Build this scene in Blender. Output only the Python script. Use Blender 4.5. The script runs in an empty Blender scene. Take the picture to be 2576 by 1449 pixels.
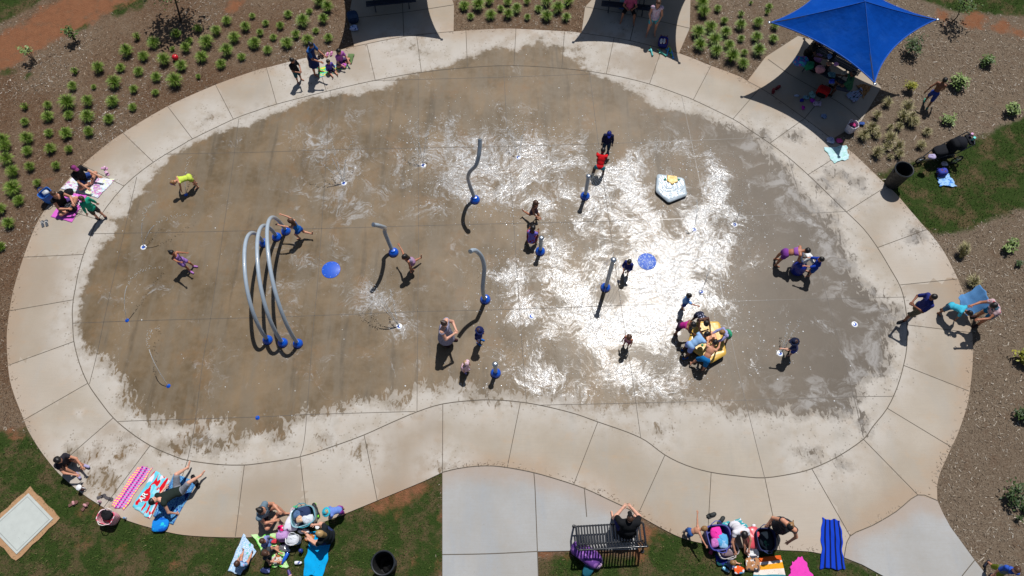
import bpy, math, random
import numpy as np
from mathutils import Vector, Matrix
from mathutils.geometry import delaunay_2d_cdt
rng = np.random.default_rng(7)
random.seed(7)
SC = bpy.context.scene
COL = SC.collection
# ------------------------------------------------------------------ camera model (used to turn ground points seen in the photo into metres)
TILT = math.radians(24.5); HC = 20.5; FPX = 1787.0; CX, CY = 1288.0, 724.5
_s, _c = math.sin(TILT), math.cos(TILT)
def G(u, v, z=0.0):
    x = (u-CX)/FPX; y = (v-CY)/FPX
    k = (HC-z)/(_c+y*_s)
    return np.array([x*k, (_s-y*_c)*k, z])
def GA(pts, z=0.0):
    return np.array([G(a, b, z) for a, b in pts])
def heading(u, v, du, dv):
    a = G(u, v); b = G(u+du*.5, v+dv*.5)
    return math.atan2(b[1]-a[1], b[0]-a[0])
SUN_AZ = math.radians(18.5); SUN_TZ = .515
SUN_DIR = Vector((math.sin(SUN_AZ)*SUN_TZ, math.cos(SUN_AZ)*SUN_TZ, 1)).normalized()
cam = bpy.data.cameras.new('camera'); cam.sensor_width = 36; cam.lens = 36*FPX/2576; cam.clip_end = 2000
co = bpy.data.objects.new('camera', cam); COL.objects.link(co)
co.location = (0, 0, HC); co.rotation_euler = (TILT, 0, 0); SC.camera = co
# ------------------------------------------------------------------ light
w = bpy.data.worlds.new('World'); SC.world = w; w.use_nodes = True
nt = w.node_tree; bg = nt.nodes['Background']
sky = nt.nodes.new('ShaderNodeTexSky'); sky.sky_type = 'NISHITA'; sky.sun_disc = False
sky.sun_elevation = math.pi/2-math.atan(SUN_TZ); sky.sun_rotation = SUN_AZ
nt.links.new(sky.outputs[0], bg.inputs[0]); bg.inputs[1].default_value = .052
sl = bpy.data.lights.new('sun', 'SUN'); sl.energy = 4.7; sl.angle = math.radians(.5); sl.color = (1, .972, .935)
so = bpy.data.objects.new('sun', sl); COL.objects.link(so); so.rotation_euler = SUN_DIR.to_track_quat('Z', 'Y').to_euler(); so.location = (5, 15, 30)
SC.view_settings.view_transform = 'Standard'; SC.view_settings.look = 'None'; SC.view_settings.exposure = -.23; SC.view_settings.gamma = 1
SC.view_settings.use_curve_mapping = False
SC.cycles.use_denoising = True
SC.cycles.max_bounces = 6; SC.cycles.diffuse_bounces = 1; SC.cycles.sample_clamp_indirect = 4
# ------------------------------------------------------------------ materials
def srgb(r, g, b):
    f = lambda c: (c/255/12.92) if c/255 <= .04045 else ((c/255+.055)/1.055)**2.4
    return (f(r), f(g), f(b), 1)
class NT:
    def __init__(s, name):
        s.m = bpy.data.materials.new(name); s.m.use_nodes = True; s.t = s.m.node_tree
        s.b = s.t.nodes['Principled BSDF']; s.out = s.t.nodes['Material Output']
    def n(s, kind, **k):
        o = s.t.nodes.new('ShaderNode'+kind)
        for a, b in k.items(): setattr(o, a, b)
        return o
    def l(s, a, b): s.t.links.new(a, b)
    def set(s, node, **k):
        for a, v in k.items():
            a = a.replace('_', ' ')
            i = node.inputs[a]
            if isinstance(v, bpy.types.NodeSocket): s.l(v, i)
            else: i.default_value = v
    def P(s, **k): s.set(s.b, **k)
    def noise(s, vec=None, scale=5, detail=4, rough=.5, dist=0):
        o = s.n('TexNoise'); o.inputs['Scale'].default_value = scale; o.inputs['Detail'].default_value = detail
        o.inputs['Roughness'].default_value = rough; o.inputs['Distortion'].default_value = dist
        if vec is not None: s.l(vec, o.inputs['Vector'])
        return o.outputs['Fac']
    def pos(s):
        return s.n('NewGeometry').outputs['Position']
    def objc(s): return s.n('TexCoord').outputs['Object']
    def uv(s): return s.n('TexCoord').outputs['UV']
    def scl(s, vec, x, y, z, rz=0):
        o = s.n('Mapping'); o.inputs['Scale'].default_value = (x, y, z); o.inputs['Rotation'].default_value = (0, 0, rz); s.l(vec, o.inputs['Vector']); return o.outputs[0]
    def math(s, op, a, b=0, c=0, clamp=False):
        o = s.n('Math', operation=op); o.use_clamp = clamp
        for i, v in enumerate((a, b, c)):
            if isinstance(v, bpy.types.NodeSocket): s.l(v, o.inputs[i])
            else: o.inputs[i].default_value = v
        return o.outputs[0]
    def ramp(s, v, lo, hi, a=0., b=1.):
        o = s.n('MapRange', interpolation_type='SMOOTHSTEP'); s.l(v, o.inputs[0])
        for i, q in enumerate((lo, hi, a, b)): o.inputs[i+1].default_value = q
        return o.outputs[0]
    def mix(s, f, a, b, mode='MIX'):
        o = s.n('Mix', data_type='RGBA', blend_type=mode)
        for i, v in ((0, f), (6, a), (7, b)):
            if isinstance(v, bpy.types.NodeSocket): s.l(v, o.inputs[i])
            else: o.inputs[i].default_value = v if i == 0 or len(v) == 4 else (*v, 1)
        return o.outputs[2]
    def attr(s, name): return s.n('Attribute', attribute_name=name).outputs['Fac']
    def bump(s, h, strength=.3, dist=.02, normal=None):
        o = s.n('Bump'); o.inputs['Distance'].default_value = dist
        if isinstance(strength, bpy.types.NodeSocket): s.l(strength, o.inputs['Strength'])
        else: o.inputs['Strength'].default_value = strength
        s.l(h, o.inputs['Height'])
        if normal is not None: s.l(normal, o.inputs['Normal'])
        return o.outputs[0]
    def cramp(s, v, stops, interp='LINEAR'):
        o = s.n('ValToRGB'); o.color_ramp.interpolation = interp; e = o.color_ramp.elements
        while len(e) < len(stops): e.new(.5)
        for q, (p, c) in zip(e, stops): q.position = p; q.color = c if len(c) == 4 else (*c, 1)
        s.l(v, o.inputs[0]); return o.outputs[0]
_mc = {}
def cloth(c, name='fabric'):
    """plain woven fabric, colour given as photo sRGB"""
    key = (name, c)
    if key in _mc: return _mc[key]
    t = NT(name); col = srgb(*c); n = t.noise(t.objc(), 14, 3)
    t.P(Base_Color=t.mix(n, tuple(x*.78 for x in col[:3]), tuple(min(1, x*1.15) for x in col[:3])), Roughness=.85)
    t.P(Specular_IOR_Level=.2, Normal=t.bump(t.noise(t.objc(), 30, 4), .35, .02))
    _mc[key] = t.m; return t.m
def pattern(a, b, c=None, scale=18, name='printed_fabric'):
    key = (name, a, b, c, scale)
    if key in _mc: return _mc[key]
    t = NT(name); o = t.objc()
    v = t.n('TexVoronoi'); v.inputs['Scale'].default_value = scale; t.l(o, v.inputs['Vector'])
    f = t.ramp(v.outputs['Distance'], .28, .36)
    colr = t.mix(f, srgb(*b), srgb(*a))
    if c: colr = t.mix(t.ramp(t.noise(o, scale*.6, 2), .54, .6), colr, srgb(*c))
    t.P(Base_Color=colr, Roughness=.85, Specular_IOR_Level=.2)
    _mc[key] = t.m; return t.m
def plain(c, rough=.5, metal=0., name='painted', coat=0.):
    key = (name, c, rough, metal, coat)
    if key in _mc: return _mc[key]
    t = NT(name); col = srgb(*c); n = t.noise(t.objc(), 6, 5)
    t.P(Base_Color=t.mix(n, tuple(x*.86 for x in col[:3]), tuple(min(1, x*1.1) for x in col[:3])), Metallic=metal, Coat_Weight=coat, Coat_Roughness=.08)
    t.P(Roughness=t.ramp(t.noise(t.objc(), 12, 3), .3, .7, rough*.8, min(1, rough*1.2)))
    _mc[key] = t.m; return t.m
def skin(c):
    key = ('skin', c)
    if key in _mc: return _mc[key]
    t = NT('skin'); col = srgb(*c); n = t.noise(t.objc(), 9, 3)
    t.P(Base_Color=t.mix(n, tuple(x*.85 for x in col[:3]), (min(1, col[0]*1.12), col[1]*1.02, col[2])), Roughness=.5, Subsurface_Weight=.06, Specular_IOR_Level=.4)
    t.b.inputs['Subsurface Radius'].default_value = (.012, .005, .003)
    _mc[key] = t.m; return t.m
def hairmat(c):
    key = ('hair', c)
    if key in _mc: return _mc[key]
    t = NT('hair'); col = srgb(*c); n = t.noise(t.scl(t.objc(), 40, 40, 6), 1, 3)
    t.P(Base_Color=t.mix(n, tuple(x*.55 for x in col[:3]), tuple(x*1.3 for x in col[:3])), Roughness=.45, Normal=t.bump(n, .5, .01))
    _mc[key] = t.m; return t.m
EYE = plain((40, 28, 24), .3, name='eye'); LIP = plain((165, 90, 85), .5, name='lip')
# ------------------------------------------------------------------ mesh helpers
def np_mesh(name, verts, faces, mats=(), smooth=True, fmat=None):
    """faces: list of index lists or an (n,k) array"""
    me = bpy.data.meshes.new(name)
    verts = np.asarray(verts, dtype=np.float32)
    if isinstance(faces, np.ndarray):
        n, k = faces.shape; loops = faces.astype(np.int32).ravel(); starts = np.arange(n, dtype=np.int32)*k; tot = np.full(n, k, np.int32)
    else:
        tot = np.array([len(f) for f in faces], np.int32); n = len(tot)
        loops = np.array([i for f in faces for i in f], np.int32); starts = np.concatenate([[0], np.cumsum(tot)[:-1]]).astype(np.int32) if n else np.zeros(0, np.int32)
    me.vertices.add(len(verts)); me.vertices.foreach_set('co', verts.ravel())
    me.loops.add(len(loops)); me.loops.foreach_set('vertex_index', loops)
    me.polygons.add(n); me.polygons.foreach_set('loop_start', starts); me.polygons.foreach_set('loop_total', tot)
    for m in mats: me.materials.append(m)
    if fmat is not None: me.polygons.foreach_set('material_index', np.asarray(fmat, np.int32))
    me.polygons.foreach_set('use_smooth', np.full(n, smooth, bool))
    me.update(calc_edges=True); me.validate()
    return me
class MB:
    """collects shapes into one mesh"""
    def __init__(s): s.v = []; s.f = []; s.k = 0
    def add(s, v, f):
        s.v.append(np.asarray(v, float)); s.f += [[i+s.k for i in q] for q in f]; s.k += len(v); return s
    def box(s, c, d, rz=0, taper=1., bev=.0):
        x, y, z = (q/2 for q in d)
        if bev:
            b = min(bev, x*.9, y*.9, z*.9); v = []
            for zz, i in ((-z, b), (-z+b, 0), (z-b, 0), (z, b)):
                X, Y = x-i, y-i; q = b*.6 if i == 0 else b*.3
                v += [(-X+q, -Y, zz), (X-q, -Y, zz), (X, -Y+q, zz), (X, Y-q, zz), (X-q, Y, zz), (-X+q, Y, zz), (-X, Y-q, zz), (-X, -Y+q, zz)]
            f = [list(range(8))[::-1], list(range(24, 32))]
            for r in range(3):
                for i in range(8): f.append([r*8+i, r*8+(i+1) % 8, r*8+8+(i+1) % 8, r*8+8+i])
            v = np.array(v)
        else:
            v = np.array([(a, b_, c_) for c_ in (-z, z) for b_ in (-y, y) for a in (-x, x)])
            f = [[0, 2, 3, 1], [4, 5, 7, 6], [0, 1, 5, 4], [1, 3, 7, 5], [3, 2, 6, 7], [2, 0, 4, 6]]
        v[:, :2] *= np.where(v[:, 2:3] > 0, taper, 1.)
        ca, sa = math.cos(rz), math.sin(rz)
        v = np.stack([v[:, 0]*ca-v[:, 1]*sa, v[:, 0]*sa+v[:, 1]*ca, v[:, 2]], 1)+np.array(c)
        return s.add(v, f)
    def tube(s, pts, r, n=10, caps=True):
        pts = np.asarray(pts, float); r = np.broadcast_to(np.asarray(r, float), (len(pts),))
        v = []; T = np.gradient(pts, axis=0); up = None
        for p, q, t in zip(pts, r, T):
            t = t/(np.linalg.norm(t)+1e-9)
            if up is None: up = np.array([0, 0, 1.]) if abs(t[2]) < .9 else np.array([1., 0, 0])
            a = np.cross(t, up); a /= np.linalg.norm(a)+1e-9; b = np.cross(a, t); up = b
            for i in range(n):
                an = 2*math.pi*i/n; v.append(p+q*(math.cos(an)*a+math.sin(an)*b))
        f = [];m = len(pts)
        for j in range(m-1):
            for i in range(n): f.append([j*n+i, j*n+(i+1) % n, (j+1)*n+(i+1) % n, (j+1)*n+i])
        if caps: f += [list(range(n))[::-1], list(range((m-1)*n, m*n))]
        return s.add(v, f)
    def lathe(s, prof, n=24, c=(0, 0, 0), wob=0., caps=True):
        v = []; f = []
        for r, z in prof:
            for i in range(n):
                a = 2*math.pi*i/n; q = r*(1+wob*math.sin(3*a+z*9)); v.append((c[0]+q*math.cos(a), c[1]+q*math.sin(a), c[2]+z))
        m = len(prof)
        for j in range(m-1):
            for i in range(n): f.append([j*n+i, j*n+(i+1) % n, (j+1)*n+(i+1) % n, (j+1)*n+i])
        if caps and prof[0][0] > 1e-4: f.append(list(range(n))[::-1])
        if caps and prof[-1][0] > 1e-4: f.append(list(range((m-1)*n, m*n)))
        return s.add(v, f)
    def ell(s, c, r, e=1., n=14, rz=0, lump=0., seed=0, lift=0.):
        """super-ellipsoid; e<1 = boxier"""
        v = []; f = []; m = n//2+1; g = np.random.default_rng(seed); ph = g.uniform(0, 6.28, 6)
        pw = lambda q: math.copysign(abs(q)**e, q)
        ca, sa = math.cos(rz), math.sin(rz)
        for j in range(m):
            b = -math.pi/2+math.pi*j/(m-1)
            for i in range(n):
                a = 2*math.pi*i/n
                k = 1+lump*(math.sin(2*a+ph[0])*math.cos(b+ph[1])+.6*math.sin(3*a+2*b+ph[2])+.4*math.sin(5*a-3*b+ph[3]))
                x = r[0]*pw(math.cos(b))*pw(math.cos(a))*k; y = r[1]*pw(math.cos(b))*pw(math.sin(a))*k; z = r[2]*pw(math.sin(b))*(k if j else 1)
                v.append((c[0]+x*ca-y*sa, c[1]+x*sa+y*ca, c[2]+z))
        for j in range(m-1):
            for i in range(n): f.append([j*n+i, j*n+(i+1) % n, (j+1)*n+(i+1) % n, (j+1)*n+i])
        return s.add(v, f)
    def prism(s, poly, z0, z1, bev=0.):
        p = np.asarray(poly, float)[:, :2]; n = len(p); c = p.mean(0)
        rings = [(p, z0), (p, z1-bev), (c+(p-c)*(1-bev/max(1e-6, np.abs(p-c).max())), z1)] if bev else [(p, z0), (p, z1)]
        v = [np.column_stack([q, np.full(n, z)]) for q, z in rings]; f = [list(range(n))[::-1], list(range((len(rings)-1)*n, len(rings)*n))]
        for j in range(len(rings)-1):
            for i in range(n): f.append([j*n+i, j*n+(i+1) % n, (j+1)*n+(i+1) % n, (j+1)*n+i])
        return s.add(np.vstack(v), f)
    def build(s, name, m, parent=None, loc=(0, 0, 0), rz=0, smooth=True, solid=0.):
        v = np.vstack(s.v)
        me = np_mesh(name, v, s.f, (m,) if m else (), smooth)
        if smooth:
            try: me.set_sharp_from_angle(angle=math.radians(40))
            except Exception: pass
        o = bpy.data.objects.new(name, me); COL.objects.link(o); o.location = loc; o.rotation_euler = (0, 0, rz)
        if parent: o.parent = parent
        if solid:
            md = o.modifiers.new('thickness', 'SOLIDIFY'); md.thickness = solid; md.offset = 1
        return o
def tag(o, label=None, cat=None, group=None, kind=None):
    if label: o['label'] = label
    if cat: o['category'] = cat
    if group: o['group'] = group
    if kind: o['kind'] = kind
    return o
def thing(name, label, cat, loc=(0, 0, 0), rz=0, group=None):
    o = bpy.data.objects.new(name, None); COL.objects.link(o); o.location = loc; o.rotation_euler = (0, 0, rz)
    o.empty_display_size = .2
    return tag(o, label, cat, group)
def dup(root, loc=None, rz=None, scale=None, label=None, group=None):
    r = root.copy(); COL.objects.link(r)
    if loc is not None: r.location = loc
    if rz is not None: r.rotation_euler = (0, 0, rz)
    if scale is not None: r.scale = scale if not np.isscalar(scale) else (scale,)*3
    if label: r['label'] = label
    if group: r['group'] = group
    for ch in list(root.children):
        c = ch.copy(); COL.objects.link(c); c.parent = r
        for g in ch.children:
            d = g.copy(); COL.objects.link(d); d.parent = c
    return r
def unit(v):
    v = np.asarray(v, float); return v/(np.linalg.norm(v)+1e-12)
# ------------------------------------------------------------------ signed distance to polygons (positive inside)
def poly_sd(P, poly):
    P = np.asarray(P, float)[:, :2]; poly = np.asarray(poly, float)[:, :2]
    d = np.full(len(P), 1e9); ins = np.zeros(len(P), bool); n = len(poly)
    for i in range(n):
        a = poly[i]; b = poly[(i+1) % n]; e = b-a; q = P-a
        t = np.clip((q@e)/(e@e+1e-12), 0, 1); r = q-t[:, None]*e
        d = np.minimum(d, (r*r).sum(1))
        c = (a[1] > P[:, 1]) != (b[1] > P[:, 1])
        with np.errstate(divide='ignore', invalid='ignore'):
            x = (b[0]-a[0])*(P[:, 1]-a[1])/(b[1]-a[1])+a[0]
        ins ^= c & (P[:, 0] < x)
    return np.sqrt(d)*np.where(ins, 1, -1)
def line_d(P, line):
    P = np.asarray(P)[:, :2]; d = np.full(len(P), 1e9)
    for a, b in zip(line[:-1], line[1:]):
        a = np.asarray(a)[:2]; b = np.asarray(b)[:2]; e = b-a; q = P-a; t = np.clip((q@e)/(e@e+1e-12), 0, 1); r = q-t[:, None]*e
        d = np.minimum(d, (r*r).sum(1))
    return np.sqrt(d)
def smooth_closed(pts, n=4):
    """Catmull-Rom through closed control points"""
    p = np.asarray(pts, float); out = []; m = len(p)
    for i in range(m):
        a, b, c, d = p[i-1], p[i], p[(i+1) % m], p[(i+2) % m]
        for k in range(n):
            t = k/n; out.append(.5*((2*b)+(c-a)*t+(2*a-5*b+4*c-d)*t*t+(3*b-a-3*c+d)*t**3))
    return np.array(out)
def smooth_open(pts, n=4):
    p = np.asarray(pts, float); p = np.vstack([2*p[0]-p[1], p, 2*p[-1]-p[-2]]); out = []
    for i in range(1, len(p)-2):
        a, b, c, d = p[i-1:i+3]
        for k in range(n):
            t = k/n; out.append(.5*((2*b)+(c-a)*t+(2*a-5*b+4*c-d)*t*t+(3*b-a-3*c+d)*t**3))
    out.append(p[-2]); return np.array(out)
def flat_mesh(name, outer, holes=(), step=.25, z=0., skirt=0.):
    """flat polygon sheet with a fine inner grid; returns mesh with skirt"""
    rings = [np.asarray(outer)[:, :2]]+[np.asarray(h)[:, :2] for h in holes]
    vs = []; es = []
    for r in rings:
        k = len(vs); vs += [Vector(p) for p in r]; es += [(k+i, k+(i+1) % len(r)) for i in range(len(r))]
    lo = rings[0].min(0); hi = rings[0].max(0)
    gx, gy = np.meshgrid(np.arange(lo[0], hi[0], step), np.arange(lo[1], hi[1], step)); gp = np.column_stack([gx.ravel(), gy.ravel()])
    gp += rng.uniform(-.01, .01, gp.shape)
    ok = poly_sd(gp, rings[0]) > step*.3
    for h in rings[1:]: ok &= poly_sd(gp, h) < -step*.3
    vs += [Vector(p) for p in gp[ok]]
    V, E, F, *_ = delaunay_2d_cdt(vs, es, [], 0, 1e-6)
    V = np.array([(a.x, a.y) for a in V]); F = np.array([f for f in F])
    cen = V[F].mean(1); keep = poly_sd(cen, rings[0]) > 0
    for h in rings[1:]: keep &= poly_sd(cen, h) < 0
    F = F[keep]
    a, b, c = V[F[:, 0]], V[F[:, 1]], V[F[:, 2]]
    area = (b[:, 0]-a[:, 0])*(c[:, 1]-a[:, 1])-(b[:, 1]-a[:, 1])*(c[:, 0]-a[:, 0])
    F[area < 0] = F[area < 0][:, ::-1]
    V3 = np.column_stack([V, np.full(len(V), z)]); faces = [list(f) for f in F]
    if skirt:
        r = rings[0]; k = len(V3); n = len(r)
        V3 = np.vstack([V3, np.column_stack([r, np.full(n, z)]), np.column_stack([r, np.full(n, z-skirt)])])
        faces += [[k+i, k+(i+1) % n, k+n+(i+1) % n, k+n+i] for i in range(n)]
    return V3, faces
def set_attr(me, name, vals):
    a = me.attributes.new(name, 'FLOAT', 'POINT'); a.data.foreach_set('value', np.asarray(vals, np.float32))
# ================================================================== SETTING: pad, ring path, slabs, ground
INNER = [(190,724),(184.5,754),(182,786),(183,812),(186,859),(200,914),(221,964),(250,1007),(285,1051),(327,1087),(380,1122),(437,1147),(472,1158),(545,1168),(600,1170),(644,1167),(751,1150),(840,1122),(916,1094),(985,1063),(1049,1036),(1114,1016),(1194,1007),(1240,1006),(1288,1009),(1340,1016),(1393,1027),(1450,1042),(1503,1061),(1578,1087),(1625,1109),(1672,1144),(1725,1170),(1788,1188),(1863,1198),(1923,1202),(1992,1192),(2042,1179),(2107,1149),(2172,1105),(2195,1074),(2232,1027),(2257,974),(2273,919),(2281,874),(2282,824),(2278,774),(2266,724),(2239,675),(2207,622),(2172,575),(2128,532),(2077,482),(2032,439),(1982,395),(1940,363),(1885,326),(1843,299),(1744,251),(1713,239),(1633,211),(1525,186),(1413,172),(1288,165),(1176,170),(1059,182),(944,202),(821,230),(696,262),(644,279),(587,300),(485,349),(462,362),(386,408),(312,468),(250,547),(225,602),(210,640),(197,687)]
OUTER = [(35,724),(24,782),(17,844),(20,919),(30,977),(60,1056),(73,1087),(102,1134),(137,1179),(165,1207),(207,1242),(265,1279),(322,1310),(420,1338),(487,1348),(592,1352),(660,1349),(720,1341),(790,1321),(851,1299),(949,1259),(1069,1209),(1113,1188),(1150,1179),(1194,1173),(1240,1172),(1288,1178),(1343,1189),(1400,1205),(1469,1228),(1530,1256),(1580,1280),(1608,1297),(1663,1328),(1713,1352),(1770,1367),(1850,1377),(1949,1383),(2032,1387),(2067,1393),(2123,1402),(2138,1349),(2194,1322),(2254,1287),(2309,1245),(2358,1259),(2357,1227),(2364,1192),(2377,1162),(2394,1124),(2411,1087),(2432,1024),(2441,974),(2447,912),(2447,864),(2444,824),(2428,749),(2419,724),(2404,690),(2377,637),(2347,595),(2327,572),(2282,520),(2254,487),(2214,450),(2157,395),(2139,380),(2094,350),(2024,298),(1932,233),(1880,204),(1860,192),(1788,165),(1708,134),(1585,102),(1463,83),(1423,79),(1288,72),(1220,74),(1141,79),(1016,92),(891,117),(856,125),(754,149),(671,170),(644,177),(545,212),(422,267),(310,334),(270,362),(207,415),(160,465),(117,522),(90,567),(59,647)]
WET = [(195,830),(190,820),(197,790),(206,745),(209,724),(217,695),(230,677),(222,662),(240,645),(252,627),(260,607),(282,595),(292,575),(277,550),(300,545),(322,542),(327,517),(345,495),(375,460),(390,430),(412,407),(445,377),(475,367),(500,352),(550,332),(600,322),(656,297),(706,282),(744,262),(794,242),(834,240),(894,235),(956,225),(994,212),(994,197),(1059,181),(1119,165),(1156,147),(1194,140),(1239,122),(1256,117),(1303,125),(1325,112),(1345,115),(1358,92),(1375,117),(1388,105),(1403,112),(1413,120),(1428,140),(1450,155),(1475,172),(1513,190),(1563,207),(1588,232),(1625,240),(1638,262),(1663,275),(1713,280),(1755,287),(1800,305),(1838,322),(1888,330),(1932,387),(1949,407),(1982,425),(2007,470),(2014,497),(2092,552),(2107,587),(2119,625),(2132,650),(2137,670),(2169,724),(2197,724),(2212,750),(2237,774),(2252,812),(2249,842),(2230,864),(2236,899),(2232,944),(2194,937),(2172,964),(2152,1019),(2107,1047),(2007,1039),(1932,1037),(1863,1037),(1813,1019),(1750,1004),(1663,1007),(1613,1017),(1538,1024),(1463,1019),(1438,1002),(1288,996),(1241,999),(1206,989),(1179,967),(1134,974),(1089,979),(1054,977),(1019,987),(976,999),(956,1007),(894,1012),(856,1027),(819,1039),(789,1034),(766,1047),(759,1059),(701,1074),(644,1087),(610,1100),(575,1100),(567,1087),(575,1062),(550,1057),(475,1074),(425,1060),(380,1052),(340,1040),(335,1015),(322,1000),(307,962),(297,937),(270,901),(225,895),(217,877),(207,855),(204,830)]
innerW = smooth_closed(GA(INNER)[:, :2], 3)
# the ring's corners (slab junctions) stay sharp: straight segments there, curved elsewhere
outerW = GA(OUTER)[:, :2]
def densify(p, k=2):
    q = smooth_closed(p, k); return q
SHARP = {(2123,1402),(2138,1349),(2309,1245),(2358,1259),(1113,1188)}
def outer_curve():
    out = []; m = len(OUTER)
    for i in range(m):
        a, b, c, d = outerW[i-1], outerW[i], outerW[(i+1) % m], outerW[(i+2) % m]
        if OUTER[i] in SHARP or OUTER[(i+1) % m] in SHARP: out.append(b); continue
        for k in range(3):
            t = k/3; out.append(.5*((2*b)+(c-a)*t+(2*a-5*b+4*c-d)*t*t+(3*b-a-3*c+d)*t**3))
    return np.array(out)
outerC = outer_curve()
wetW = GA(WET)[:, :2]
PATCH = [((497,1107),22),((512,1098),10),((545,1120),13),((430,1125),12),((600,1108),16),((455,1140),8),((1180,985),10),((1000,1010),8),((1920,340),14),((310,1135),9),((235,1150),8),((270,1225),17),((262,1200),7),((245,1218),8),((330,1108),7),((1055,40),0.1),((906,1133),9),((1118,1175),5),((2310,590),13),((2290,600),6),((1020,120),8),((2090,430),7),((2050,1150),6),((2107,1160),5),((2170,1065),8),((1930,130),0.1),((700,1082),20),((2200,738),10),((720,330),.1),((1415,95),7),((1447,125),14),((1463,150),14),((1920,395),12),((2060,470),10),((2105,520),9),((1660,1075),5),((2540,1400),.1),((205,1160),6),((200,1040),.1),((820,1110),5),((1190,1000),6)]
for cu, cv, n_ in ((2100,440,12),(2160,470,6),(1060,128,10),(1010,112,5),(2195,735,6),(1560,95,6),(250,1190,8),(1440,1290,5),(760,195,6),(200,1160,6),(1990,340,6),(520,300,5),(2050,1160,6),(330,470,4),(2240,800,5)):
    for _ in range(n_): PATCH.append(((cu+random.gauss(0, 16), cv+random.gauss(0, 11)), random.uniform(1.5, 4.5)))
SPLASH = [(1010,330),(1130,290),(1190,320),(1290,300),(1380,320),(1450,335),(1500,395),(1560,372),(1650,362),(1740,378),(1800,388),(1834,420),(1832,470),(1855,510),(1892,540),(1902,580),(1885,620),(1845,660),(1825,720),(1855,770),(1835,820),(1800,790),(1730,830),(1715,900),(1750,935),(1738,975),(1680,992),(1540,1012),(1450,1020),(1300,1002),(1235,965),(1250,920),(1300,880),(1335,835),(1230,805),(1215,740),(1225,660),(1285,640),(1335,640),(1335,560),(1240,545),(1165,535),(1085,500),(1040,440)]
splW = GA(SPLASH)[:, :2]
BRIGHT = [(1240,960),(1300,900),(1400,790),(1560,640),(1680,600),(1840,580),(1880,610),(1800,700),(1840,790),(1740,800),(1700,880),(1740,960),(1600,1005),(1440,1012),(1300,985)]  # glare zone: more ripples and more white painted in
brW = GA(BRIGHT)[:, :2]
LIGHTSPL = [((880,420),1.6),((840,500),.9),((905,740),.8),((960,760),.9),((800,400),1.2),((1090,470),1.0),((700,720),.7),((1010,800),.9),((740,650),.6),((400,720),.5),((900,520),.8)]
RINGP = G(1700, 455)[:2]
CALM = [((1530,720),.5),((1440,895),.55),((1390,760),.35),((1690,560),.4),((1760,690),.4),((1470,625),.5),((1440,450),.5),((1545,740),.55),((1500,960),.7),((1405,560),.5),((1555,600),.5),((1720,430),.7),((1470,900),.5),((1620,870),.35),((1595,900),.45),((1650,920),.4),((1350,730),.35),((1430,530),.45),((1310,905),.6),((1400,880),.5),((1540,880),.35)]
def ground_attrs(me, V):
    P = V[:, :2]
    wsd = poly_sd(P, wetW)
    for (u, v), r in PATCH:
        c = G(u, v)[:2]; k = r*.0122
        wsd = np.maximum(wsd, k-np.hypot(P[:, 0]-c[0], P[:, 1]-c[1])*np.where(r < 1, 9, 1))
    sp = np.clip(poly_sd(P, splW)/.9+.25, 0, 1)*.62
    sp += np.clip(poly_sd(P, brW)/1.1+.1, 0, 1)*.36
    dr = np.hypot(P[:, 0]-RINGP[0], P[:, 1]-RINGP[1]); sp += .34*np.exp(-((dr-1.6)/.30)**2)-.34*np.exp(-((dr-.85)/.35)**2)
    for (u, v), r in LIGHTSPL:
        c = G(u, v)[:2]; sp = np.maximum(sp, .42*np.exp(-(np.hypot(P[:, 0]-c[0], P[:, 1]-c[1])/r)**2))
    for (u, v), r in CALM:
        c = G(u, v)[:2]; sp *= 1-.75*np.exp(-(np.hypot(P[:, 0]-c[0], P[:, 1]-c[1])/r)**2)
    # thin drying layer along the right wet edge; its pale sheen is painted
    film_sheen = np.exp(-((wsd-.45)/.95)**2)*np.clip((P[:, 0]-5)/4, 0, 1)
    spk = np.clip(1-np.abs(wsd)/1.1, 0, 1)
    set_attr(me, 'wet', wsd); set_attr(me, 'splash', np.clip(sp, 0, 1.1)); set_attr(me, 'film_sheen', film_sheen)
    set_attr(me, 'edge', np.minimum(np.abs(poly_sd(P, outerC)), 3)); set_attr(me, 'speck', spk)
# ---- joints
PATHJ = [((210,640),(59,647)),((184.5,754),(24,782)),((186,859),(21,919)),((221,964),(61,1056)),((285,1051),(138,1179)),((377,1122),(262,1275)),((472,1158),(412,1337)),((615,1169),(592,1350)),((755,1150),(775,1324)),((916,1094),(949,1259)),((1114,1016),(1113,1188)),((1309,1013),(1276,1176)),((1504,1061),(1443,1219)),((1673,1144),(1605,1294)),((1789,1188),(1779,1369)),((1924,1202),(1962,1383)),((2042,1179),(2139,1349)),((2172,1105),(2309,1245)),((2232,1027),(2394,1125)),((2273,919),(2438,984)),((2281,817),(2445,837)),((2262,717),(2407,702)),((2207,623),(2329,578)),((2129,533),(2219,476)),((2032,440),(2119,385)),((1937,360),(2024,298)),((1844,299),(1913,220)),((1744,251),(1789,165)),((1634,211),(1665,123)),((1525,186),(1545,95)),((1413,172),(1420,80)),((1293,165),(1298,72)),((1176,170),(1172,77)),((1060,181),(1048,89)),((944,202),(923,112)),((821,230),(794,140)),((696,262),(670,170)),((587,300),(542,213)),((484,349),(422,268)),((386,408),(310,335)),((312,468),(207,415)),((246,552),(122,515))]
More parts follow.
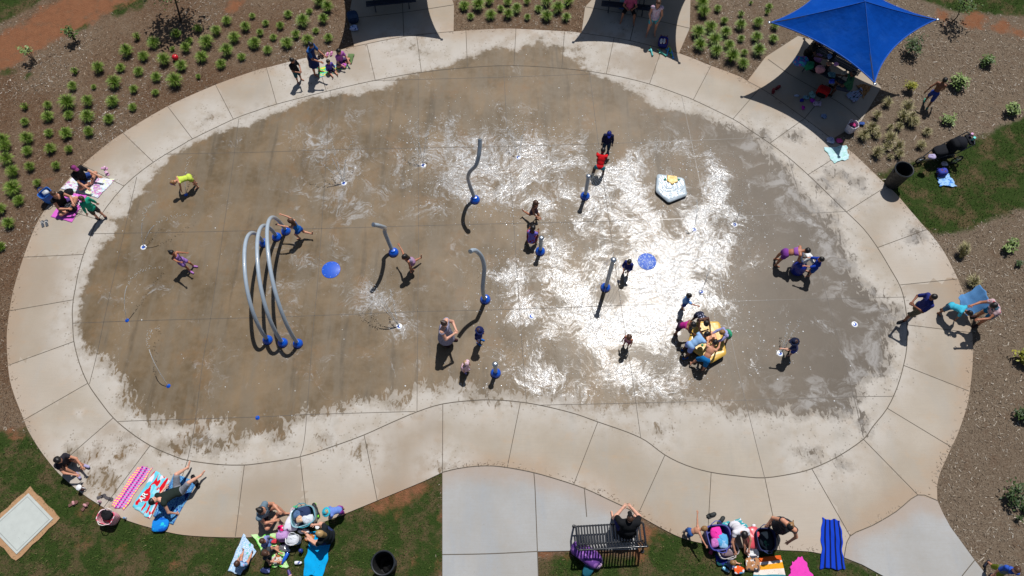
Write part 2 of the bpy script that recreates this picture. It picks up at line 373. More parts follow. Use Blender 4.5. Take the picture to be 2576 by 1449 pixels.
PADJ = [[(344,445),(312,587),(271,764),(244,890),(225,966)],[(601,298),(582,442),(560,592),(530,799),(510,912),(490,1069),(472,1157)],[(831,229),(823,362),(809,575),(799,712),(786,849),(768,1087),(755,1150)],[(1052,184),(1053,562),(1051,784),(1049,1035)],[(1267,167),(1275,312),(1298,645),(1313,864),(1324,1012)],[(1483,182),(1503,342),(1558,740),(1588,932),(1612,1102)],[(1715,242),(1738,350),(1790,600),(1838,844),(1875,1007),(1923,1200)],[(1984,398),(2024,542),(2082,754),(2129,922),(2172,1100)],
[(935,203),(1266,194),(1463,187),(1500,186)],[(414,388),(644,383),(894,375),(1194,370),(1558,360),(1900,347),(1915,346)],[(232,588),(562,582),(800,575),(1054,568),(1288,562),(1588,555),(1932,541),(2128,532)],[(184,813),(375,806),(644,799),(794,794),(1051,784),(1288,778),(1570,768),(1870,757),(2242,748),(2272,747)],[(297,1060),(644,1049),(769,1043),(1045,1035)],[(1360,1019),(1598,1014),(1738,1010),(1932,1005),(2152,998),(2245,997)]]
def ribbon(mb, pts, w, z):
    p = np.asarray(pts)[:, :2]; t = np.gradient(p, axis=0); t /= np.linalg.norm(t, axis=1)[:, None]+1e-9; n = np.column_stack([-t[:, 1], t[:, 0]])
    a = p+n*w/2; b = p-n*w/2; k = len(p)
    v = np.vstack([np.column_stack([a, np.full(k, z)]), np.column_stack([b, np.full(k, z)])])
    mb.add(v, [[i, k+i, k+i+1, i+1] for i in range(k-1)])
# ---- materials
def concrete(name, tint=(1, 1, 1), wetable=True, dark=1.):
    t = NT(name); p = t.pos()
    n1 = t.noise(p, .35, 6, .6); n2 = t.noise(t.scl(p, 1.2, .25, 1), 1.1, 5, .6); n3 = t.noise(p, 14, 6, .65); n4 = t.noise(p, 90, 3)
    c = t.mix(t.ramp(n1, .3, .7), (.378*tint[0]*dark, .318*tint[1]*dark, .246*tint[2]*dark), (.468*tint[0]*dark, .412*tint[1]*dark, .340*tint[2]*dark))
    c = t.mix(t.ramp(n2, .45, .75), c, (.38*tint[0]*dark, .35*tint[1]*dark, .305*tint[2]*dark))
    c = t.mix(t.math('MULTIPLY', t.ramp(n3, .35, .75), .22), c, (.36*dark, .32*dark, .27*dark))
    c = t.mix(t.math('MULTIPLY', t.ramp(n4, .3, .8), .12), c, (.30, .27, .23))
    # clay staining creeping in from the planting beds
    e = t.attr('edge'); se = t.ramp(t.math('ADD', e, t.math('MULTIPLY', t.noise(p, .9, 5, .6), 1.1)), .55, 1.25, 1, 0)
    c = t.mix(t.math('MULTIPLY', se, .42), c, (.40, .25, .145))
    rust = t.math('MULTIPLY', t.ramp(t.noise(t.scl(p, 1, 1.6, 1, .4), 1.1, 7, .68), .52, .72), .38 if wetable else .08)
    c = t.mix(rust, c, (.48, .32, .19))
    tone = t.attr('tone'); c = t.mix(t.math('MULTIPLY', t.ramp(tone, 0, 1), .6), c, (.50*tint[0], .44*tint[1], .375*tint[2])); c = t.mix(t.math('MULTIPLY', t.ramp(tone, 0, -1), .5), c, (.33*tint[0], .255*tint[1], .19*tint[2]))
    # a few dark scuffs
    br_ = t.noise(t.scl(p, .5, 14, 1, .9), 3, 4, .6); c = t.mix(t.math('MULTIPLY', t.ramp(br_, .35, .75), .16), c, (.30, .275, .24))
    sc = t.math('MULTIPLY', t.ramp(t.noise(t.scl(p, 1, 2.0, 1, .6), 4.3, 5, .72), .67, .73), .55)
    c = t.mix(sc, c, (.2, .18, .15))
    h = t.math('ADD', t.math('MULTIPLY', n4, .5), n3)
    if not wetable:
        t.P(Base_Color=c, Roughness=.88, Specular_IOR_Level=.25, Normal=t.bump(h, .25, .008)); return t.m
    wsd = t.attr('wet'); spl = t.attr('splash'); film_sheen = t.attr('film_sheen'); spk = t.attr('speck')
    wn = t.math('ADD', t.math('MULTIPLY', t.math('SUBTRACT', t.noise(p, 1.7, 7, .62), .5), .85), t.math('MULTIPLY', t.math('SUBTRACT', t.noise(p, 9, 5, .65), .5), .35))
    # drip specks that fell beyond the wet edge
    vo = t.n('TexVoronoi'); vo.inputs['Scale'].default_value = 9; t.l(p, vo.inputs['Vector'])
    drip = t.math('MULTIPLY', t.math('SUBTRACT', .30, vo.outputs['Distance']), t.math('MULTIPLY', spk, t.ramp(t.noise(p, 2.1, 6, .7), .36, .66)))
    drip = t.ramp(drip, .012, .05)
    sx = t.n('SeparateXYZ'); t.l(p, sx.inputs[0]); gate = t.math('MAXIMUM', t.ramp(sx.outputs[1], 8.2, 6.2), t.ramp(sx.outputs[0], 5, 9)); spn = t.math('MULTIPLY', t.math('MULTIPLY', t.math('SUBTRACT', t.noise(t.scl(p, 1.5, .7, 1, .25), 3.6, 8, .70, .9), .5), gate), 2.1)
    wet0 = t.ramp(t.math('ADD', t.math('ADD', wsd, wn), spn), -.09, .12)
    damp = t.math('MULTIPLY', t.ramp(t.math('ADD', t.math('ADD', wsd, t.math('MULTIPLY', wn, 1.4)), .16), -.15, .22), t.math('ADD', .22, t.math('MULTIPLY', gate, .25)))
    wet0 = t.math('MAXIMUM', wet0, damp)
    wet = t.math('MAXIMUM', wet0, t.math('MULTIPLY', drip, .45))
    # band of cleaner, bleached concrete just outside the puddle
    bl = t.math('MULTIPLY', t.ramp(wsd, -1.4, -.1), t.ramp(t.noise(p, 2.2, 5, .6), .3, .6, .25, .85))
    c = t.mix(bl, c, (.53, .495, .45))
    w1 = t.noise(t.scl(p, 1.6, .28, 1, .05), 1.5, 6, .6); w2 = t.noise(p, .55, 7, .62); w3 = t.noise(p, 5, 6, .6)
    wc = t.mix(t.ramp(w2, .34, .66), (.118, .082, .043), (.225, .160, .094))
    wc = t.mix(t.math('MULTIPLY', t.ramp(w1, .42, .62), .6), wc, (.180, .146, .104))
    wc = t.mix(t.math('MULTIPLY', t.ramp(t.noise(t.scl(p, 2.2, .22, 1, .03), 1.3, 5, .6), .54, .70), .55), wc, (.088, .070, .048))
    wc = t.mix(t.math('MULTIPLY', t.ramp(t.noise(p, .9, 6, .7), .52, .68), .6), wc, (.215, .130, .062))
    wc = t.mix(t.math('MULTIPLY', t.ramp(w3, .35, .75), .35), wc, (.225, .180, .128))
    ro = t.noise(p, .5, 3); wc = t.mix(t.ramp(p_x(t, p), 2.5, 11), wc, t.mix(w2, (.098, .080, .062), (.165, .138, .110)))
    # splash water: agitated water + whitening for aerated water and painted sun glints
    wa = t.n('TexNoise'); wa.inputs['Scale'].default_value = .75; wa.inputs['Detail'].default_value = 3; t.l(p, wa.inputs['Vector'])
    wb = t.n('TexNoise'); wb.inputs['Scale'].default_value = 4.5; wb.inputs['Detail'].default_value = 4; t.l(p, wb.inputs['Vector'])
    def vm(op, a, b):
        o = t.n('VectorMath', operation=op)
        for i, q in enumerate((a, b)):
            if isinstance(q, bpy.types.NodeSocket): t.l(q, o.inputs[i])
            else: o.inputs[i].default_value = q
        return o.outputs[0]
    pw = vm('ADD', p, vm('ADD', vm('MULTIPLY', vm('SUBTRACT', wa.outputs['Color'], (.5, .5, .5)), (1.9, 1.9, 0)), vm('MULTIPLY', vm('SUBTRACT', wb.outputs['Color'], (.5, .5, .5)), (.22, .22, 0))))
    big = t.noise(pw, .95, 9, .64); fine = t.noise(pw, 8, 8, .74, .3)
    rdg = t.math('SUBTRACT', 1, t.math('ABSOLUTE', t.math('MULTIPLY', t.math('SUBTRACT', t.noise(t.scl(pw, 1, 1.5, 1, .5), 2.6, 5, .6), .5), 3.4)))
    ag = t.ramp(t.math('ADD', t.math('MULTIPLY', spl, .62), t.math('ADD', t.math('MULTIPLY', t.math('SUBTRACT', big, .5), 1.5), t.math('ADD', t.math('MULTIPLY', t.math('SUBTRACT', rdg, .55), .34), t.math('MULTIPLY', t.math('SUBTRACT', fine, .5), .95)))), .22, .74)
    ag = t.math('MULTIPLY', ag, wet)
    froth_glint = t.math('MULTIPLY', ag, t.math('ADD', t.math('MULTIPLY', t.ramp(rdg, .35, .95), .34), t.ramp(t.noise(pw, 16, 6, .75, .4), .42, .64, .04, .58)))
    sheen = t.math('MULTIPLY', film_sheen, t.ramp(t.math('ADD', t.noise(pw, 1.7, 8, .68), t.math('MULTIPLY', film_sheen, .10)), .55, .72))
    sheen = t.math('MULTIPLY', sheen, wet)
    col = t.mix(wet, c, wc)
    col = t.mix(t.math('MULTIPLY', sheen, .65), col, (.40, .385, .37))  # pale sheen mixed straight into the base colour
    col = t.mix(froth_glint, col, (.58, .60, .625))
    rip = t.noise(p, 15, 6, .62, .8); rip2 = t.noise(pw, 4.5, 4, .55, .8)
    hh = t.math('ADD', t.math('MULTIPLY', rip, .5), rip2)
    sl_ = t.math('ADD', t.math('MULTIPLY', sx.outputs[0], .013), t.math('MULTIPLY', sx.outputs[1], -.032))   # coat tilt added to shift the sun glare; the floor mesh stays flat
    bn = t.bump(hh, t.math('ADD', .05, t.math('MULTIPLY', ag, .36)), .045, t.bump(sl_, 1., 1.))
    t.P(Base_Color=col, Roughness=t.math('SUBTRACT', .88, t.math('MULTIPLY', wet, .38)), Specular_IOR_Level=.2, Normal=t.bump(h, .25, .008))
    t.P(Coat_Weight=t.math('MULTIPLY', wet, t.math('ADD', .08, t.math('MULTIPLY', ag, .92))), Coat_IOR=1.42, Coat_Normal=bn)
    t.P(Coat_Roughness=t.math('SUBTRACT', .24, t.math('MULTIPLY', ag, .105)))
    return t.m
def p_x(t, p):
    o = t.n('SeparateXYZ'); t.l(p, o.inputs[0]); return o.outputs[0]
M_PAD = concrete('splash_pad_concrete'); M_PATH = concrete('path_concrete')
M_SLAB = concrete('pale_slab_concrete', (.93, 1.08, 1.33), False); M_SHELT = concrete('shelter_slab_concrete', (1.0, .97, .95))
t = NT('joint'); t.P(Base_Color=t.mix(t.noise(t.pos(), 3, 4), (.055, .045, .035), (.17, .14, .105)), Roughness=.9); M_JOINT = t.m
def struct(name, me_v, me_f, m, attrs=True, z=0):
    me = np_mesh(name, me_v, me_f, (m,), False)
    if attrs: ground_attrs(me, np.asarray(me_v))
    o = bpy.data.objects.new(name, me); COL.objects.link(o); o['kind'] = 'structure'; return o
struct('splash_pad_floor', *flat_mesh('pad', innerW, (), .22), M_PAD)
ring_o = struct('ring_path', *flat_mesh('path', outerC, (innerW,), .22, 0, .12), M_PATH)
def slab_tones(o):
    me = o.data; n = len(me.polygons); cen = np.zeros(n*3, np.float32); me.polygons.foreach_get('center', cen); cen = cen.reshape(-1, 3)[:, :2]
    J = [GA([a, b])[:, :2] for a, b in PATHJ]; mid = np.array([j.mean(0) for j in J]); tone = np.zeros(n); tn = np.random.default_rng(3).uniform(-1, 1, len(J))
    best = np.full(n, 1e9)
    for k in range(len(J)):   # a slab lies between joint k and the next one round the ring
        a, b = J[k], J[(k+1) % len(J)] if k+1 < len(J) else J[0]; q = np.array([a[0], a[1], b[1], b[0]]); c = q.mean(0); d = np.hypot(*(cen-c).T); sd = poly_sd(cen, q)
        d = np.where(sd > -.25, d*.1-sd*2, d+5); m = d < best; best[m] = d[m]; tone[m] = tn[k]
    at = me.attributes.new('tone', 'FLOAT', 'FACE'); at.data.foreach_set('value', tone.astype(np.float32))
slab_tones(ring_o)
jb = MB()
for a, b in PATHJ: ribbon(jb, GA([a, ((a[0]+b[0])/2, (a[1]+b[1])/2), b]), .018, .004)
ribbon(jb, np.vstack([innerW, innerW[:1]]), .024, .0045)
o = jb.build('path_joints', M_JOINT, smooth=False); o['kind'] = 'structure'
jb = MB()
for ln in PADJ: ribbon(jb, smooth_open(GA(ln)[:, :2], 4), .016, .0035)
t = NT('wet_joint'); t.P(Base_Color=t.mix(t.noise(t.pos(), 2.2, 5), (.050, .041, .031), (.15, .12, .09)), Roughness=.6, Coat_Weight=t.ramp(p_x(t, t.pos()), 3.5, 6, 0, 1), Coat_Roughness=.22); M_WJ = t.m
o = jb.build('pad_joints', M_WJ, smooth=False); o['kind'] = 'structure'
# shelter slabs and the two paler slabs
SL1 = [(891,117),(1016,92),(1141,79),(1142,12),(1138,0),(1128,-60),(1098,-170),(905,-170),(885,0),(876,47)]
SL2 = [(1463,83),(1585,102),(1708,134),(1735,71),(1737,0),(1748,-60),(1730,-170),(1520,-170),(1488,0),(1472,17)]
SL3 = [(1880,204),(1932,233),(2024,298),(2094,350),(2167,304),(2217,220),(2190,190),(2100,118),(2008,90),(1926,143)]
SLW = [(1113,1188),(1150,1179),(1194,1173),(1240,1172),(1288,1178),(1343,1189),(1346,1230),(1352,1387),(1356,1520),(1113,1520)]
SLB = [(1343,1189),(1400,1205),(1469,1228),(1530,1256),(1580,1280),(1608,1297),(1604,1382),(1500,1384),(1352,1387),(1346,1230)]
SLE = [(2138,1349),(2194,1322),(2254,1287),(2309,1245),(2358,1259),(2372,1290),(2390,1324),(2452,1409),(2472,1434),(2540,1530),(2380,1530),(2217,1446),(2169,1420),(2123,1402)]
for nm, pl, m, at in (('shelter_slab', SL1, M_SHELT, 1), ('shelter_slab', SL2, M_SHELT, 1), ('shelter_slab', SL3, M_SHELT, 1), ('walkway', SLW, M_SLAB, 1), ('bench_slab', SLB, M_SLAB, 1), ('walkway', SLE, M_SLAB, 1)):
    struct(nm, *flat_mesh(nm, GA(pl), (), .4, -.002, .1), m)
jb = MB()
SLJ = [[(891,117),(1016,92),(1141,79)],[(1463,83),(1585,102),(1708,134)],[(1880,204),(1932,233),(2024,298),(2094,350)],[(1113,1188),(1150,1179),(1194,1173),(1240,1172),(1288,1178),(1343,1189),(1400,1205),(1469,1228),(1530,1256),(1580,1280),(1608,1297)],[(1343,1189),(1346,1230),(1352,1387),(1356,1500)],[(1113,1395),(1230,1393),(1352,1387)],[(1470,1228),(1476,1300)],[(2123,1402),(2138,1349),(2194,1322),(2254,1287),(2309,1245),(2358,1259)],[(2420,1449),(2452,1409)],[(876,47),(1010,32),(1142,12)],[(1010,-60),(1013,20),(1016,92)],[(1472,17),(1600,40),(1735,71)],[(1610,0),(1595,60),(1585,102)],[(2024,298),(2080,230)],[(1932,149),(1985,186),(2055,226),(2120,264),(2165,301)]]
for ln in SLJ: ribbon(jb, smooth_open(GA(ln)[:, :2], 3), .022, .0025+.0004*len(ln))
o = jb.build('slab_joints', M_JOINT, smooth=False); o['kind'] = 'structure'
# ---- soil sheet: mulch beds, lawn and bare clay
LAWNS = [[(-300,1090),(20,1085),(70,1078),(120,1140),(1113,1170),(1113,1600),(-300,1600)],[(1352,1397),(1600,1397),(1622,1350),(1640,1328),(1700,1340),(2067,1380),(2230,1449),(2217,1620),(1352,1620)],[(2205,440),(2294,408),(2407,382),(2444,352),(2507,325),(2576,293),(2760,240),(2760,500),(2576,522),(2482,557),(2432,582),(2360,588),(2325,580),(2270,520)],[(2265,-300),(2265,-40),(2330,5),(2420,30),(2576,38),(2760,60),(2760,-300)],[(-300,-200),(125,-20),(60,30),(-60,82),(-300,150)]]
CLAYS = [[(-160,130),(20,75),(150,-12),(350,-12),(280,30),(170,85),(60,150),(-160,250)],[(1600,1296),(1650,1325),(1655,1350),(1628,1380),(1605,1412),(1590,1400)],[(1352,1384),(1450,1384),(1600,1382),(1600,1396),(1352,1399)]]
CBLOB = [((960,1262),28),((1010,1240),34),((1055,1222),22),((990,1275),14),((1112,1300),10),((1110,1370),10),((1108,1420),9),((215,1275),16),((240,1285),14),((2450,48),44),((2520,66),34),((2375,40),26),((2565,80),30),((1040,1430),10),((180,1300),.1),((205,1365),10),((950,1440),8),((40,1100),10),((25,1090),14),((590,15),30),((120,450),12),((130,300),.1),((2020,1400),8),((450,1420),9),((300,1390),7),((640,1440),.1),((1000,1300),8)]
GBLOB = [((300,22),30),((205,60),22),((150,75),14),((70,190),12),((18,180),16),((345,5),30),((600,-30),30)]
xs = np.concatenate([[-600, -300, -120, -60, -35], np.arange(-24, 24.01, .2), [35, 60, 120, 300, 600]]); ys = np.concatenate([[-600, -300, -100, -40, -12], np.arange(-3, 28.01, .2), [36, 60, 120, 300, 700]])
gx, gy = np.meshgrid(xs, ys); Vg = np.column_stack([gx.ravel(), gy.ravel(), np.full(gx.size, -.03)])
nx = len(xs); ii = np.arange(len(ys)-1)[:, None]*nx+np.arange(nx-1)[None, :]; Fg = np.stack([ii, ii+1, ii+nx+1, ii+nx], -1).reshape(-1, 4)
far = (np.abs(Vg[:, 0]) > 24) | (Vg[:, 1] < -3) | (Vg[:, 1] > 28)
lawn = np.full(len(Vg), -9.)
for L in LAWNS: lawn = np.maximum(lawn, poly_sd(Vg, GA(L)))
clay = np.full(len(Vg), -9.)
for L in CLAYS: clay = np.maximum(clay, poly_sd(Vg, GA(L)))
for (u, v), r in CBLOB:
    c = G(u, v); clay = np.maximum(clay, r*.0115-np.hypot(Vg[:, 0]-c[0], Vg[:, 1]-c[1]))
for (u, v), r in GBLOB:
    c = G(u, v); lawn = np.maximum(lawn, r*.012-np.hypot(Vg[:, 0]-c[0], Vg[:, 1]-c[1]))
lawn[far] = .5; lawn_at = lambda P: lawn_field(P)
xr = np.arange(-24, 24.01, .2); yr = np.arange(-3, 28.01, .2)
inner_sel = (np.abs(Vg[:, 0]) <= 24.001) & (Vg[:, 1] >= -3.001) & (Vg[:, 1] <= 28.001)
LG = lawn[inner_sel].reshape(len(yr), len(xr)); CG = clay[inner_sel].reshape(len(yr), len(xr))
def samp(A, P):
    fx = np.clip((P[:, 0]+24)/.2, 0, len(xr)-1.01); fy = np.clip((P[:, 1]+3)/.2, 0, len(yr)-1.01); i = fx.astype(int); j = fy.astype(int); a = fx-i; b = fy-j
    return A[j, i]*(1-a)*(1-b)+A[j, i+1]*a*(1-b)+A[j+1, i]*(1-a)*b+A[j+1, i+1]*a*b
t = NT('soil'); p = t.pos()
lw = t.ramp(t.math('ADD', t.attr('lawn'), t.math('MULTIPLY', t.math('SUBTRACT', t.noise(p, 2.4, 6, .65), .5), .55)), -.12, .12)
cl = t.ramp(t.math('ADD', t.attr('clay'), t.math('MULTIPLY', t.math('SUBTRACT', t.noise(p, 1.6, 8, .7), .5), 1.5)), -.12, .25)
m1 = t.noise(p, .33, 5, .6); m2 = t.noise(t.scl(p, 1, 2.2, 1, .5), 16, 5, .7); m3 = t.noise(t.scl(p, 2.4, 1, 1, -.3), 20, 4, .7); m4 = t.noise(p, 2.2, 5, .6)
mul = t.mix(t.ramp(m1, .3, .7), (.150, .082, .045), (.225, .158, .104))
mul = t.mix(t.ramp(p_x(t, p), 4, 12), mul, t.mix(m1, (.175, .127, .086), (.258, .200, .146)))
mul = t.mix(t.ramp(m2, .5, .72), mul, (.34, .28, .215)); mul = t.mix(t.ramp(m3, .5, .34), mul, (.055, .036, .024))
mul = t.mix(t.math('MULTIPLY', t.ramp(m4, .52, .7), .35), mul, (.15, .085, .05))
gr = t.mix(t.ramp(t.noise(p, 1.3, 8, .7), .38, .55), (.155, .110, .058), (.044, .078, .016))
gr = t.mix(t.math('MULTIPLY', t.ramp(t.noise(p, 24, 5, .7), .35, .7), .6), gr, (.028, .042, .012))
cy_ = t.mix(t.noise(p, 4, 7, .65), (.19, .078, .040), (.36, .165, .085))
t.P(Base_Color=t.mix(t.math('MULTIPLY', cl, t.ramp(t.noise(p, 3.4, 6, .7), .3, .5, .45, 1)), t.mix(lw, mul, gr), cy_), Roughness=.95, Specular_IOR_Level=.1, Normal=t.bump(t.math('ADD', m2, t.noise(p, 30, 5, .7)), .9, .05))
M_SOIL = t.m
me = np_mesh('ground', Vg, Fg, (M_SOIL,), False); set_attr(me, 'lawn', lawn); set_attr(me, 'clay', clay)
o = bpy.data.objects.new('ground', me); COL.objects.link(o); o['kind'] = 'structure'
HARD = [outerC]+[GA(q)[:, :2] for q in (SL1, SL2, SL3, SLW, SLB, SLE)]
def open_soil(P, m=.0):
    ok = np.ones(len(P), bool)
    for h in HARD: ok &= poly_sd(P, h) < -m
    return ok
# ---- loose mulch chips and lawn blades: uncountable ground cover
def visible(P):
    w_ = P[:, 1]*_s+HC*_c; u = CX+FPX*P[:, 0]/w_; v = CY-FPX*(P[:, 1]*_c-HC*_s)/w_
    return (u > -90) & (u < 2670) & (v > -90) & (v < 1540)
def scatter(n):
    P = np.column_stack([rng.uniform(-22, 22, n), rng.uniform(-.5, 24, n)]); P = P[visible(P)]; return P[open_soil(P, .03)]
P = scatter(190000); lf = samp(LG, P); cf = samp(CG, P); keep = (lf < rng.uniform(-.5, .25, len(P))) & (cf < rng.uniform(-.3, .2, len(P))); P = P[keep]
den = .5+.5*np.sin(P[:, 0]*.9+np.sin(P[:, 1]*1.3)*2)*np.sin(P[:, 1]*.8+P[:, 0]*.35); P = P[rng.random(len(P)) < .12+.88*den]
n = len(P); a = rng.uniform(0, math.pi, n); L = rng.uniform(.03, .12, n)*rng.uniform(.6, 1, n)*np.where(rng.random(n) < .06, 1.9, 1); W = rng.uniform(.006, .017, n)*np.where(rng.random(n) < .08, 1.8, 1); z = rng.uniform(-.026, -.004, n); tilt = rng.uniform(-.35, .35, n)
d = np.column_stack([np.cos(a), np.sin(a), tilt])*L[:, None]/2; e = np.column_stack([-np.sin(a), np.cos(a), rng.uniform(-.5, .5, n)])*W[:, None]/2; c = np.column_stack([P, z])
V = np.stack([c-d-e, c+d-e, c+d+e, c-d+e], 1).reshape(-1, 3); F = np.arange(4*n).reshape(-1, 4)
t = NT('wood_chips'); gi = t.n('NewGeometry'); rnd = gi.outputs['Random Per Island']
pz = t.math('MAXIMUM', t.ramp(t.noise(t.pos(), .38, 4, .6), .42, .60, 0, 1), t.ramp(p_x(t, t.pos()), 5, 10, 0, .75)); cold = t.cramp(rnd, [(0, (.06, .042, .028)), (.35, (.19, .15, .112)), (.62, (.36, .305, .24)), (.86, (.52, .465, .39)), (1, (.66, .61, .54))]); warm = t.cramp(rnd, [(0, (.05, .027, .015)), (.4, (.165, .094, .053)), (.75, (.29, .19, .118)), (1, (.48, .39, .29))])
t.P(Base_Color=t.mix(pz, warm, cold), Roughness=.85, Specular_IOR_Level=.15)
me = np_mesh('mulch_chips', V, F, (t.m,), False); o = bpy.data.objects.new('mulch_chips', me); COL.objects.link(o); tag(o, 'loose brown wood chip mulch covering the planting beds', 'mulch', kind='stuff')
q = outerC[rng.integers(0, len(outerC), 2600)]; Ps = q+rng.normal(0, .10, q.shape); k = poly_sd(Ps, outerC); Ps = Ps[(k > .005) & (k < .22) & (samp(LG, Ps) < .1)]; n = len(Ps); a = rng.uniform(0, math.pi, n); L = rng.uniform(.02, .08, n); W = rng.uniform(.004, .012, n)
d = np.column_stack([np.cos(a), np.sin(a), np.zeros(n)])*L[:, None]/2; e = np.column_stack([-np.sin(a), np.cos(a), np.zeros(n)])*W[:, None]/2; c = np.column_stack([Ps, np.full(n, .008)])
me = np_mesh('spilled_chips', np.stack([c-d-e, c+d-e, c+d+e, c-d+e], 1).reshape(-1, 3), np.arange(4*n).reshape(-1, 4), (t.m,), False); o = bpy.data.objects.new('spilled_chips', me); COL.objects.link(o); tag(o, 'stray mulch chips spilled on the path edge', 'mulch', kind='stuff')
P = scatter(430000); lf = samp(LG, P); cf = samp(CG, P)
pn = np.sin(P[:, 0]*2.1+1.3*np.sin(P[:, 1]*1.7))*np.sin(P[:, 1]*2.6+np.sin(P[:, 0]*1.4))+.5*np.sin(P[:, 0]*5.3+P[:, 1]*3.1)*np.sin(P[:, 1]*6.1-P[:, 0]*2.2)
P = P[(lf+.18*pn > rng.uniform(-.08, .25, len(P))) & (cf < rng.uniform(-.25, .1, len(P))) & (pn > rng.uniform(-1.5, .05, len(P)))]
n = len(P); a = rng.uniform(0, 2*math.pi, n); h = rng.uniform(.03, .085, n); W = rng.uniform(.006, .013, n); ln = rng.uniform(.2, 1., n)*h; z0 = -.032
b0 = np.column_stack([P, np.full(n, z0)]); e = np.column_stack([-np.sin(a), np.cos(a), np.zeros(n)])*W[:, None]; tip = b0+np.column_stack([np.cos(a)*ln, np.sin(a)*ln, h])
V = np.stack([b0-e, b0+e, tip], 1).reshape(-1, 3); F = np.arange(3*n).reshape(-1, 3)
t = NT('lawn_blades'); rnd = t.n('NewGeometry').outputs['Random Per Island']
t.P(Base_Color=t.cramp(rnd, [(0, (.026, .062, .010)), (.5, (.058, .112, .019)), (.87, (.11, .155, .034)), (1, (.24, .20, .10))]), Roughness=.7, Specular_IOR_Level=.2)
me = np_mesh('lawn_grass', V, F, (t.m,), False); o = bpy.data.objects.new('lawn_grass', me); COL.objects.link(o); tag(o, 'short patchy dark green lawn grass around the concrete', 'grass', kind='stuff')
# ---- beads of water thrown about by the jets
n = 90000; P = np.column_stack([rng.uniform(-16, 17, n), rng.uniform(5, 19.5, n)]); P = P[(poly_sd(P, wetW) > .15)]
spv = np.clip(poly_sd(P, splW)/1.2+.75, .0, 1)**2*.16+.004+.10*np.clip(1-np.abs(poly_sd(P, splW)-.0)/1.0, 0, 1)
for (u, v), r in (((1850,800), 1.1), ((1880,640), 1.2), ((1760,950), .8), ((1930,880), 1.0)):
    c = G(u, v); spv += .10*np.exp(-(np.hypot(P[:, 0]-c[0], P[:, 1]-c[1])/r)**2)
P = P[rng.random(len(P)) < spv]; n = len(P); r = rng.uniform(.006, .016, n)*np.where(rng.random(n) < .12, 1.7, 1)
q = np.array([(1, 0, 0), (.5, .87, 0), (-.5, .87, 0), (-1, 0, 0), (-.5, -.87, 0), (.5, -.87, 0), (.55, 0, .5), (.28, .48, .5), (-.28, .48, .5), (-.55, 0, .5), (-.28, -.48, .5), (.28, -.48, .5), (0, 0, .66)])
qf = [[i, (i+1) % 6, 6+(i+1) % 6, 6+i] for i in range(6)]
V = (q[None]*r[:, None, None]*np.array([1, 1, 1.1])+np.column_stack([P, np.full(n, .004)])[:, None]).reshape(-1, 3)
F4 = (np.arange(n)[:, None, None]*13+np.array(qf)[None]).reshape(-1, 4); F3 = (np.arange(n)[:, None, None]*13+np.array([[6+i, 6+(i+1) % 6, 12] for i in range(6)])[None]).reshape(-1, 3)
t = NT('water_glint_beads'); t.P(Base_Color=(.80, .82, .83, 1), Roughness=.08, IOR=1.33, Specular_IOR_Level=.6, Coat_Weight=.4); M_GLINT_BEAD = t.m  # near-white base colour stands in for sun glints on the drops
me = np_mesh('water_glint_beads', V, [list(f) for f in F4]+[list(f) for f in F3], (M_GLINT_BEAD,), True); o = bpy.data.objects.new('water_glint_beads', me); COL.objects.link(o); tag(o, 'scattered glint-white beads of splashed water on the wet pad', 'water drops', kind='stuff')

# fine spray hanging over the busiest jets
cs = []
for (u, v), r, k in (((1130,440),.9,260),((1250,400),.9,300),((1290,340),.8,200),((1400,430),1.,320),((1700,400),1.1,380),((1800,470),.9,300),((1850,600),.9,340),((1780,720),.8,260),((1450,720),.9,260),((1330,900),.9,240),((1580,930),1.,300),((1690,960),.8,240),((1240,700),.7,160),((880,420),.8,120),((960,740),.7,140)):
    c = G(u, v); q = np.column_stack([rng.normal(c[0], r*.6, k), rng.normal(c[1], r*.6, k), np.abs(rng.normal(0, .38, k))+.01]); cs.append(q)
cs = np.vstack(cs); n = len(cs); r = rng.uniform(.004, .011, n)
o6 = np.array([(1, 0, 0), (0, 1, 0), (-1, 0, 0), (0, -1, 0), (0, 0, 1), (0, 0, -1)], float); f8 = np.array([(0, 1, 4), (1, 2, 4), (2, 3, 4), (3, 0, 4), (1, 0, 5), (2, 1, 5), (3, 2, 5), (0, 3, 5)])
V = (o6[None]*r[:, None, None]+cs[:, None]).reshape(-1, 3); F = (np.arange(n)[:, None, None]*6+f8[None]).reshape(-1, 3)
me = np_mesh('water_spray', V, F, (M_GLINT_BEAD,), True); o = bpy.data.objects.new('water_spray', me); COL.objects.link(o); tag(o, 'fine airborne spray drops over the jets', 'water spray', kind='stuff')
